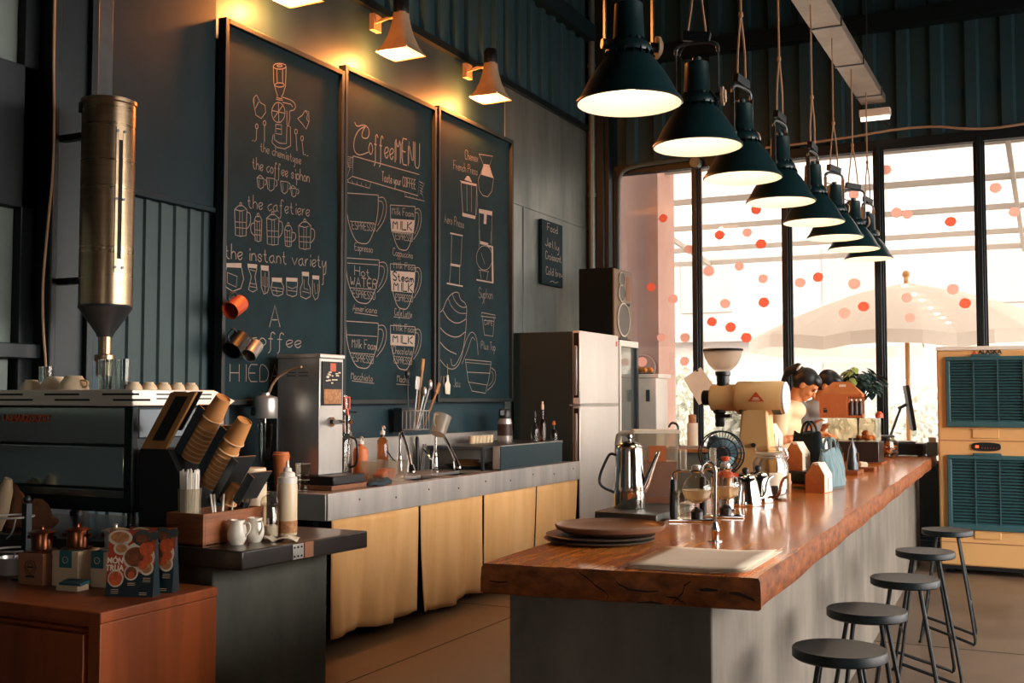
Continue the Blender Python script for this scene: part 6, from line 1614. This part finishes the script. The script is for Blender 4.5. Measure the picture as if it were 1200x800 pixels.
def tote(loc, rz, mt, label, h=.27, w0=.13):
    t = thing('tote_bag', label, 'bag', loc, rz, 'cloth bags by the coffee bags')
    m = MB(); rings = []
    for z, w, d in ((0, .98, .04), (.015, 1.0, .055), (h*.5, 1.0, .05), (h*.85, .9, .03), (h, .84, .02)):
        rings.append([((d*cos(a)*(1+.08*sin(5*a+z*20))), w0*w*math.copysign(abs(sin(a))**.7, sin(a)), z+(.012*cos(3*a) if z == h else 0)) for a in [2*pi*k/32 for k in range(32)]])
    m.loft(rings); m.build('body', mt, t)
    for s in (-1, 1):
        m = MB(); m.tube(smooth([(s*.018, -.05, h-.02), (s*.02, -.05, h+.03), (s*.012, -.02, h+.075), (s*.02, .02, h+.04), (s*.018, .03, h-.02)], 2), .007, 6); m.build('handle', mt, t)
tote((-1.155, 6.4, BZ), radians(-12), 'denim', 'striped blue denim tote bag standing behind the lowest coffee bag', .215, .15)
tote((-1.33, 6.64, BZ), radians(60), 'denim_dark', 'dark navy tote bag behind the coffee bag stand', .3, .12)
# card stand, small packets, sample jars
t = thing('menu_holder', 'small A shaped cream menu stand beyond the blue tote bag', 'menu stand', (-1.25, 7.1, BZ), radians(15))
for s in (-1, 1):
    m = MB(); m.loft([[(s*.05, -.06, 0), (s*.055, -.06, 0), (s*.055, .06, 0), (s*.05, .06, 0)], [(s*.005, -.06, .18), (s*.01, -.06, .18), (s*.01, .06, .18), (s*.005, .06, .18)]]); m.build('leaf_panel', 'paper', t)
m = MB(); m.box(.036, .04, -.04, .04, .04, .1); m.build('picture', 'kraft', t)
for i, (x, y, mt, lab) in enumerate(((-1.33, 7.62, 'black_plastic', 'black coffee pouch on the wooden board, left of two'), (-1.24, 7.66, 'dark_steel', 'silver grey coffee pouch on the wooden board, right of two'))):
    t = thing('coffee_pouch', lab, 'pouch', (x, y, BZ+.03), radians(10), 'foil pouches on the bar')
    m = MB(); m.loft([[(q*cos(a)*.035, .05*sin(a), z) for a in [2*pi*k/16 for k in range(16)]] for z, q in ((0, 1), (.03, 1.1), (.13, .8), (.19, .15), (.205, .1))]); m.build('pouch', mt, t)
    m = MB(); m.box(.034, .038, -.03, .03, .05, .11); m.build('label', 'kraft', t)
t = thing('serving_board', 'thin orange wood board under the two coffee pouches', 'board', (-1.285, 7.64, BZ))
m = MB(); m.box(-.1, .1, -.13, .12, 0, .028); m.build('plank', 'bar_edge', t, bevel=.003)
t = thing('wooden_block', 'small pale wooden block on the bar beyond the pouches', 'block', (-1.2, 7.98, BZ))
m = MB(); m.box(-.07, .06, -.06, .06, 0, .03); m.build('block', 'bar_edge', t, bevel=.003)
m = MB(); m.obox((-.02, 0, .045), (.05, .05, .03), (.2, .1, .4)); m.build('paper', 'bag_white', t, bevel=.004)
# clear display case with dark base, kraft carrier on top
t = thing('display_case', 'clear acrylic display case on a dark wood base at the far bar', 'display case', (-1.46, 9.0, BZ))
m = MB(); m.box(-.16, .22, -.14, .14, 0, .17); m.build('base', 'dark_wood', t, bevel=.004)
m = MB(); m.box(-.17, .24, -.16, .16, -.0, .015); m.build('plinth', 'bar_edge', t)
for q in ((-.16, .2, -.14, -.136), (-.16, .2, .136, .14), (-.16, -.156, -.136, .136), (.196, .2, -.136, .136)):
    m = MB(); m.box(q[0], q[1], q[2], q[3], .17, .345); m.build('side_panel', 'acrylic', t)
m = MB(); m.box(-.22, .2, -.14, .14, .345, .35); m.build('lid', 'acrylic', t)
for k in range(7):
    m = MB(); a = k*.9; m.tube(smooth([(-.03, 0, 0), (0, .012, .012), (.03, 0, 0)], 1), [.008, .02, .02, .008], 8)
    o = m.build('croissant', 'cookie'); o.location = (-1.36+.045*cos(a*2)*(1 if k < 5 else .4), 9.0+.06*sin(a*1.7), BZ+.19+(.035 if k > 4 else 0)); o.rotation_euler = (0, 0, a)
    tag(o, 'small orange pastry in the clear display case, %s of seven' % ORD[k], 'pastry', 'pastries in the display case')
t = thing('bottle_carrier', 'kraft cardboard bottle carrier standing on the display case', 'carrier box', (-1.52, 8.93, BZ+.351), radians(3))
m = MB(); w, d, h = .16, .09, .185
m.box(-w, .05, -d, d, 0, h); m.build('box', 'cardboard', t, bevel=.002)
m = MB(); m.box(.05, w, -d, -d+.005, 0, .02); m.box(.05, w, d-.005, d, 0, h); m.box(.05, w, -d, d, 0, .005); m.box(w-.005, w, -d, d, 0, .03); m.box(.05, w, -d, d, h-.02, h); m.build('open_bay', 'cardboard', t)
m = MB(); m.prism([(-w, h), (w, h), (.06, h+.095), (-.06, h+.095)], -.012, .012, 'y'); m.loft([[(-w, -d, h), (w, -d, h), (w, d, h), (-w, d, h)], [(-.07, -.014, h+.09), (.07, -.014, h+.09), (.07, .014, h+.09), (-.07, .014, h+.09)]]); m.build('handle_top', 'kraft', t)
m = MB(); m.obox((.01, -.035, h+.062), (.05, .012, .02), (-.6, 0, 0)); m.build('hand_hole', 'dish_white', t)
m = MB(); m.box(-.13, -.1, -d-.0015, -d-.0003, .04, .065); m.box(-.13, -.105, -d-.0015, -d-.0003, .07, .078)
for k in range(7): m.cyl((-.135+k*.025, -d-.0015, .022), (-.135+k*.025, -d-.0003, .022), .003, seg=6)
m.build('print', 'black_print', t)
for k in range(3):
    t2 = thing('brew_bottle', 'black bottle in the kraft carrier, %s of three' % ('left', 'middle', 'right')[k], 'bottle', (-1.443+.03*k, 8.885+.022*k, BZ+.357), 0, 'bottles in the carrier')
    m = MB(); m.lathe([(0, 0), (.017, 0), (.018, .005), (.018, .1), (.012, .118), (.01, .128), (0, .128)], seg=16); m.build('body', 'beans', t2)
    m = MB(); m.lathe([(.011, .125), (.012, .14), (0, .142)], seg=14); m.build('cap', 'dish_white', t2)
m = MB(); m.lathe([(0, 0), (.03, 0), (.03, .03), (.012, .05), (0, .05)]); o = m.build('red_stopper', 'red_orange'); o.location = (-1.26-.0, 9.06, BZ+.351); tag(o, 'small red cap standing on the display case right of the carrier', 'cap')
# plant, cookie jar, till
t = thing('potted_plant', 'dark leaved potted plant behind the display case by the window', 'plant', (-1.56, 9.95, BZ))
m = MB(); m.lathe([(0, 0), (.06, 0), (.085, .16), (.08, .16), (.07, .145), (0, .145)]); m.build('pot', 'dark_wood', t)
m = MB(); tips = []
for k in range(44):
    a, el = random.uniform(0, 6.28), random.uniform(-.1, 1.3); L = random.uniform(.12, .24); tip = Vector((L*cos(a)*cos(el), L*sin(a)*cos(el), .56+L*sin(el)*.75))
    m.tube(smooth([(0, 0, .14), (.01*cos(a), .01*sin(a), .42), tip], 1), .004, 5); tips.append((tip, a))
m.build('stems', 'leaf', t)
for gi, mt in ((0, 'leaf'), (1, 'leaf_light')):
    m = MB()
    for i, (p, a) in enumerate(tips):
        if (i % 9 == 0) != (gi == 1): continue
        for j in range(3):
            b = a+(j-1)*.8; L = random.uniform(.09, .13); d = Vector((cos(b), sin(b), -.55-.3*random.random())).normalized(); s_ = Vector((-sin(b), cos(b), 0)); q = p+Vector((0, 0, .02*j))
            pts = [(0, .0), (.25, .8), (.5, 1), (.8, .6), (1, 0)]
            for (u0, w0), (u1, w1) in zip(pts, pts[1:]):
                A = q+d*L*u0+Vector((0, 0, .05*u0*(1-u0)*2)); B_ = q+d*L*u1+Vector((0, 0, .05*u1*(1-u1)*2)); ww = .036
                for sg in (-1, 1): m.quad(A, B_, B_+s_*sg*ww*w1-Vector((0, 0, .01*w1)), A+s_*sg*ww*w0-Vector((0, 0, .01*w0)))
    o = m.build('foliage' if gi == 0 else 'pale_leaves', mt, t, fix=False); o['kind'] = 'stuff'
t = thing('cookie_jar', 'round clear jar of cookies beside the black cash drawer', 'jar', (-1.35, 10.09, BZ))
m = MB(); m.lathe([(0, .002), (.07, .002), (.1, .03), (.112, .08), (.1, .13), (.07, .15), (.07, .165), (.066, .165), (.066, .148), (.096, .128), (.107, .08), (.096, .033), (0, .008)], seg=36, cap=False); m.build('body', 'clear', t)
m = MB(); m.lathe([(.072, .166), (.075, .175), (.06, .185), (0, .187)]); m.build('lid', 'dark_steel', t)
for k in range(12):
    a = k*2.4; r_ = .055 if k % 3 else .02; m = MB(); m.lathe([(0, 0), (.03, 0), (.034, .006), (.03, .012), (0, .013)], (r_*cos(a), r_*sin(a), .02+.008*k), 14, (random.uniform(-.5, .5), random.uniform(-.5, .5), 0)); m.build('cookie', 'cookie', t)
t = thing('cash_drawer', 'black cash drawer at the far end of the bar under the screen', 'cash drawer', (-1.19, 10.37, BZ), radians(-2))
m = MB(); m.box(-.16, .13, -.14, .14, .008, .11); m.build('body', 'black_plastic', t, bevel=.006)
m = MB(); m.box(-.15, .12, -.146, -.14, .02, .095); m.build('drawer_front', 'black_matte', t, bevel=.003)
for x in (-.13, .1):
    m = MB(); m.box(x-.02, x+.02, -.1, .1, 0, .01); m.build('foot', 'black_plastic', t)
t = thing('till_screen', 'slim black till screen on a stand seen edge on at the bar end', 'screen', (-1.23, 10.37, BZ+.1105), radians(101))
m = MB(); m.box(-.14, .14, -.08, .1, 0, .015); m.obox((0, .08, .17), (.05, .02, .33), (.35, 0, 0)); m.tube([(0, .05, .3), (0, -.02, .34)], .015); m.build('stand', 'dark_steel', t, bevel=.003)
m = MB(); m.obox((0, -.045, .31), (.36, .03, .4), (-.14, 0, 0)); m.build('casing', 'black_plastic', t, bevel=.006)
m = MB(); m.obox((0, -.062, .307), (.33, .003, .36), (-.14, 0, 0)); m.build('display', 'carton_brown', t)
t = thing('receipt_printer', 'pale receipt printer right of the cash drawer at the bar end', 'printer', (-1.0, 10.42, BZ))
m = MB(); m.prism([(-.06, 0), (.06, 0), (.06, .07), (.02, .12), (-.06, .12)], -.05, .04, 'x'); m.build('body', 'grey_panel', t, bevel=.006)
m = MB(); m.box(-.035, .025, -.02, .0, .1, .16); m.build('receipt', 'paper', t)

# ================================================================ stools
def stool(loc, rz, label):
    t = thing('bar_stool', label, 'stool', loc, rz, 'round black stools along the bar')
    R, Hs = .147, .66
    m = MB(); m.lathe([(0, Hs-.034), (R-.008, Hs-.034), (R, Hs-.028), (R, Hs-.004), (R-.003, Hs), (R-.012, Hs-.001), (R*.6, Hs-.004), (0, Hs-.005)], seg=48); m.build('seat', 'stool_seat', t)
    m = MB(); m.box(-.09, .09, -.08, .08, Hs-.04, Hs-.034); m.build('seat_plate', 'stool_black', t)
    for sy in (-1, 1):
        a = Vector((.06, sy*.055, Hs-.038)); b = Vector((.155, sy*.15, .012)); c = Vector((-.06, sy*.055, Hs-.038)); d = Vector((-.155, sy*.15, .0))
        m = MB(); m.tube(smooth([a, a.lerp(b, .94), b+Vector((-.012, 0, -.006)), b+Vector((-.035, 0, .008)), Vector((-.135, sy*.137, .1))], 1), .0085, 8); m.build('leg', 'stool_black', t)
        m = MB(); m.tube([c, d], .0085, 8); m.cyl(d, d+Vector((0, 0, .012)), .012); m.build('leg', 'stool_black', t)
    m = MB(); m.tube([(-.118, -.11, .24), (-.118, .11, .24)], .007, 8); m.tube([(.122, -.116, .22), (.122, .116, .22)], .007, 8); m.build('footrest', 'stool_black', t)
for i, (x, y, rz) in enumerate(((-.642, 3.66, .1), (-.666, 4.38, .35), (-.628, 5.21, .12), (-.642, 6.18, .2), (-.624, 7.24, .05))):
    stool((x, y, 0), rz, 'round black stool beside the bar, ' + ('nearest the camera and cut by the frame', 'second from the camera', 'middle of the five', 'fourth from the camera', 'farthest, before the air cooler')[i])

# ================================================================ air cooler
t = thing('air_cooler', 'tall cream evaporative air cooler with two blue grilles at the bar end', 'air cooler', (-.915, 9.95, 0))
W, Hc = .76, 1.885
m = MB(); m.box(0, W, 0, .62, .07, Hc-.03); m.build('body', 'cooler_cream', t, bevel=.015)
m = MB(); m.box(-.005, W+.005, -.008, .625, Hc-.035, Hc); m.build('top', 'white_plastic', t, bevel=.008)
m = MB(); m.box(0.0, W, -.004, .0, 1.1, 1.106); m.box(0, W, -.004, 0, .26, .266); m.build('panel_seam', 'carton_brown', t)
def grille(z0, z1):
    x0, x1 = .07, .69
    m = MB(); f = .035
    for q in ((x0, x1, z0, z0+f+.015), (x0, x1, z1-f, z1), (x0, x0+f, z0+f, z1-f), (x1-f, x1, z0+f, z1-f)): m.box(q[0], q[1], -.035, .01, q[2], q[3])
    m.box(x0+.2, x1-.2, -.04, -.01, z1-.005, z1+.018); fr = m.build('grille_frame', 'cooler_grille', t, bevel=.006)
    m = MB(); m.box(x0+f, x1-f, -.002, .0, z0+f, z1-f); m.build('fan_cavity', 'cooler_dark', t)
    m = MB(); m.lathe([(.19, 0), (.205, 0), (.205, .006), (.19, .006)], ((x0+x1)/2, -.003, (z0+z1)/2), 36, (pi/2, 0, 0), False); m.lathe([(0, 0), (.05, 0), (.05, .01), (0, .012)], ((x0+x1)/2, -.003, (z0+z1)/2), 24, (pi/2, 0, 0)); m.build('fan_ring', 'black_matte', t)
    n = 21
    for k in range(n):
        z = z0+f+.02+(z1-z0-2*f-.03)*k/(n-1)
        m = MB(); m.obox(((x0+x1)/2, -.02, z), (x1-x0-2*f, .02, .007), (.5, 0, 0)); m.build('louvre', 'cooler_grille', fr)
    m = MB()
    for k in (1, 2): x = x0+f+(x1-x0-2*f)*k/3; m.box(x-.005, x+.005, -.036, -.03, z0+f, z1-f)
    m.build('divider', 'cooler_grille', fr)
grille(1.215, 1.8); grille(.37, .985)
for z in (1.125, .3):
    m = MB(); m.box(.27, .47, -.012, 0, z, z+.07); m.box(.265, .475, -.016, 0, z+.066, z+.078); m.build('tank_hatch', 'cooler_cream', t, bevel=.004)
m = MB(); m.loft([[(.37+.115*cos(a)*(1 if abs(cos(a)) < .9 else .98), y, 1.055+.036*math.copysign(abs(sin(a))**.5, sin(a))) for a in [2*pi*k/28 for k in range(28)]] for y in (-.012, 0)]); c = m.build('control_panel', 'black_plastic', t)
m = MB(); m.box(.29, .315, -.014, -.012, 1.045, 1.065); m.build('lit_display', 'led_red', c)
m = MB()
for k in range(6): m.cyl((.34+k*.022, -.0145, 1.045), (.34+k*.022, -.012, 1.045), .004, seg=8)
m.build('indicator', 'red_orange', c)
m = MB(); m.prism([(.275, 1.818), (.315, 1.818), (.295, 1.855)], -.004, 0, 'y'); m.build('logo', 'red_orange', t)
textobj('lettering', 'ALASKA', .052, 'black_print', t, (.415, -.003, 1.835), FACE_NY, .001, sx=.95, bold=.0015)
m = MB(); m.box(.01, W-.01, .01, .6, .04, .07); m.build('plinth', 'black_plastic', t)
for x in (.08, W-.08):
    for y in (.08, .54):
        m = MB(); m.cyl((x-.015, y, .03), (x+.015, y, .03), .03, seg=18); m.build('caster', 'black_plastic', t)

# ================================================================ people behind the bar
def capsule(m, a, b, ra, rb, n=6):
    a, b = Vector(a), Vector(b)
    for i in range(n+1):
        u = i/n; m.ball(a.lerp(b, u), ra+(rb-ra)*u, 14, 9)
def blob(m, name, mt, parent, vox, smooth_n=6):
    o = m.build(name, mt, parent, sharp=0, fix=False)
    for p in o.data.polygons: p.use_smooth = True
    r = o.modifiers.new('skin', 'REMESH'); r.mode = 'VOXEL'; r.voxel_size = vox; r.use_smooth_shade = True
    s = o.modifiers.new('soft', 'SMOOTH'); s.factor = .5; s.iterations = smooth_n
    return o
def person(loc, rz, label, shirt, lean, down, arms, hair_tie, bun=True):
    """standing figure facing +X: lean shifts the upper body forward, down pitches the head"""
    t = thing('person', label, 'person', loc, rz)
    hip = Vector((0, 0, .9)); chest = Vector((lean*.55, 0, 1.24)); neck = Vector((lean, 0, 1.41)); hd = Vector((lean*1.45+.02, 0, 1.555))
    HR = Euler((0, down, 0)).to_matrix()
    def H(x, y, z): return hd+HR @ Vector((x, y, z))
    m = MB()
    # trunk and legs
    for u in range(7):
        p = hip.lerp(chest, u/6); m.ball(p, (.095+.015*(u/6), .15-.03*sin(pi*u/6)+.015*u/6, .09), 18, 10)
    m.ball(chest+Vector((.01, 0, .06)), (.1, .165, .1), 18, 10); m.ball(neck+Vector((-.005, 0, -.05)), (.075, .15, .06), 18, 10)
    for s in (-1, 1):
        m.ball((0, s*.08, .86), (.1, .09, .1)); capsule(m, (0, s*.085, .85), (.015, s*.09, .48), .085, .056); capsule(m, (.015, s*.09, .48), (-.01, s*.095, .09), .055, .036); capsule(m, (-.02, s*.095, .045), (.14, s*.11, .03), .036, .028, 4)
        sh, el, ha = arms[0 if s < 0 else 1]
        capsule(m, sh, el, .048, .036); capsule(m, el, ha, .036, .024)
        sh, el, ha = Vector(sh), Vector(el), Vector(ha); d = (ha-el).normalized(); side = d.cross(Vector((0, 0, 1))).normalized(); upv = side.cross(d)
        pc = ha+d*.045; M_ = Matrix((d, side, upv)).transposed().to_euler(); m.ball(pc, (.048, .036, .016), 14, 8, M_)
        for k, (off, L) in enumerate(((-.027, .055), (-.009, .066), (.009, .062), (.026, .048))):   # four fingers, curled
            b0 = pc+d*.036+side*off; b1 = b0+d*L*.5-upv*.006; b2 = b1+d*L*.35-upv*L*.4
            capsule(m, b0, b1, .0085, .008, 4); capsule(m, b1, b2, .008, .0065, 3)
        th = pc-d*.02+side*(-s)*-.03; capsule(m, th, th+d*.035+side*s*.02-upv*.012, .011, .009, 4); capsule(m, th+d*.035+side*s*.02-upv*.012, th+d*.06+side*s*.014-upv*.024, .009, .0075, 3)
    # neck and head
    capsule(m, neck+Vector((-.01, 0, -.03)), H(-.015, 0, -.07), .056, .05, 5)
    m.ball(H(-.005, 0, .03), (.092, .073, .088), 20, 14, (0, down, 0)); m.ball(H(.025, 0, -.04), (.062, .058, .068), 16, 12, (0, down, 0)); m.ball(H(.06, 0, -.082), (.028, .03, .024), 12, 8, (0, down, 0))
    capsule(m, H(.085, 0, .005), H(.107, 0, -.032), .009, .013, 3)                    # nose
    for s in (-1, 1):
        m.ball(H(.078, s*.03, .028), (.015, .022, .008), 10, 6, (0, down, 0))          # brow
        m.ball(H(.065, s*.04, -.03), (.02, .02, .022), 10, 6)                           # cheek
        m.ball(H(-.008, s*.073, -.012), (.02, .009, .032), 12, 8, (0, down, 0))         # ear
    m.ball(H(.083, 0, -.052), (.012, .021, .006), 10, 6, (0, down, 0)); m.ball(H(.081, 0, -.063), (.012, .018, .007), 10, 6, (0, down, 0))
    blob(m, 'body', 'skin', t, .0075, 4)
    for s in (-1, 1):
        m = MB(); m.ball(H(.079, s*.031, .008), (.007, .014, .007), 10, 6, (0, down, 0)); m.build('eye', 'black_matte', t)
    # hair: cap over crown and nape, fringe, ponytail
    m = MB(); m.ball(H(-.02, 0, .045), (.095, .085, .085), 20, 14, (0, down, 0)); m.ball(H(-.05, 0, .0), (.065, .078, .075), 16, 12, (0, down, 0)); m.ball(H(.035, 0, .078), (.058, .066, .04), 16, 10, (0, down+.3, 0))
    if bun:
        m.ball(H(-.115, 0, .065), (.03, .03, .03)); capsule(m, H(-.13, 0, .065), H(-.165, 0, -.0), .036, .034, 5); capsule(m, H(-.165, 0, 0), H(-.15, 0, -.1), .034, .014, 5)
    blob(m, 'hair', 'hair', t, .008, 3)
    if hair_tie:
        m = MB(); m.torus(H(-.12, 0, .066), .03, .009, 18, 8, (0, pi/2+down, 0)); m.build('hair_tie', 'white_plastic', t)
    # shirt with short sleeves, trousers, shoes
    m = MB()
    for u in range(8):
        p = Vector((0, 0, .88)).lerp(chest, u/7); m.ball(p, (.118+.014*(u/7), .172-.025*sin(pi*u/7)+.012*u/7, .09), 20, 10)
    m.ball(chest+Vector((.008, 0, .06)), (.118, .182, .1), 20, 10); m.ball(neck+Vector((-.008, 0, -.05)), (.1, .185, .078), 20, 10); m.ball(neck+Vector((-.012, 0, -.012)), (.082, .1, .05), 16, 10)
    for s in (-1, 1):
        sh, el, ha = [Vector(q) for q in arms[0 if s < 0 else 1]]; capsule(m, sh, sh.lerp(el, .62), .074, .066, 5)
    blob(m, 'shirt', shirt, t, .012, 6)
    m = MB()
    for s in (-1, 1):
        m.ball((0, s*.075, .88), (.118, .105, .1)); capsule(m, (0, s*.085, .85), (.015, s*.09, .48), .1, .072); capsule(m, (.015, s*.09, .48), (-.01, s*.095, .12), .072, .058)
    blob(m, 'trousers', 'trouser', t, .014, 5)
    for s in (-1, 1):
        m = MB(); capsule(m, (-.03, s*.095, .045), (.16, s*.112, .036), .045, .036, 6); o = m.build('shoe', 'black_plastic', t, sharp=0)
        for v in o.data.vertices: v.co.z = max(v.co.z, 0)
person((-1.985, 8.6, 0), radians(2), 'person in a cream T-shirt with a black ponytail working behind the bar, head bowed', 'shirt_cream', .16, .72,
       (((.1, -.17, 1.37), (.08, -.25, 1.13), (.32, -.14, 1.18)), ((.1, .17, 1.37), (.12, .24, 1.12), (.34, .12, 1.16))), True)
person((-1.99, 9.32, 0), radians(-8), 'person with short dark hair mostly hidden behind the ponytailed one', 'shirt_grey', .2, .5,
       (((.12, -.17, 1.37), (.1, -.24, 1.12), (.2, -.14, 1.22)), ((.12, .17, 1.37), (.12, .24, 1.12), (.22, .12, 1.2))), False, False)

# ================================================================ daylight and camera
w = bpy.data.worlds.new('day'); SC.world = w; w.use_nodes = True
nt = w.node_tree; bg = nt.nodes['Background']
# overcast sky: boost added toward the right to brighten surfaces facing it, darker ground
tc = nt.nodes.new('ShaderNodeTexCoord'); sx = nt.nodes.new('ShaderNodeSeparateXYZ'); nt.links.new(tc.outputs['Generated'], sx.inputs[0])
def ramp(out, a, b, p0, p1):
    mr = nt.nodes.new('ShaderNodeMapRange'); mr.inputs['From Min'].default_value = -1; nt.links.new(sx.outputs[out], mr.inputs['Value'])
    rp = nt.nodes.new('ShaderNodeValToRGB'); rp.color_ramp.elements[0].position = p0; rp.color_ramp.elements[0].color = a
    rp.color_ramp.elements[1].position = p1; rp.color_ramp.elements[1].color = b; nt.links.new(mr.outputs['Result'], rp.inputs['Fac']); return rp
g = ramp('Z', (.45, .42, .4, 1), (1, 1, 1, 1), .45, .53); s_ = ramp('X', (.85, .79, .76, 1), (4.2, 3.85, 3.6, 1), .5, .85)
mx = nt.nodes.new('ShaderNodeMix'); mx.data_type = 'RGBA'; mx.blend_type = 'MULTIPLY'; mx.inputs['Factor'].default_value = 1
nt.links.new(g.outputs['Color'], mx.inputs['A']); nt.links.new(s_.outputs['Color'], mx.inputs['B']); nt.links.new(mx.outputs['Result'], bg.inputs['Color'])
bg.inputs['Strength'].default_value = WORLD_W

cam = bpy.data.cameras.new('camera'); co = bpy.data.objects.new('camera', cam); COL.objects.link(co)
cam.sensor_width = 36; cam.lens = 39.0; cam.clip_start = .05; cam.clip_end = 200
co.location = (0, 0, 1.45); co.rotation_euler = (pi/2+math.atan(67/1300), 0, radians(26.2))
SC.camera = co
SC.view_settings.view_transform = 'Standard'; SC.view_settings.look = 'None'; SC.view_settings.gamma = 1; SC.view_settings.use_curve_mapping = False
SC.view_settings.exposure = EXPOSURE
SC.cycles.use_denoising = True
SC.cycles.max_bounces = 10; SC.cycles.diffuse_bounces = 4; SC.cycles.glossy_bounces = 4; SC.cycles.transparent_max_bounces = 24
SC.cycles.caustics_reflective = False; SC.cycles.caustics_refractive = False
SC.cycles.sample_clamp_indirect = 6
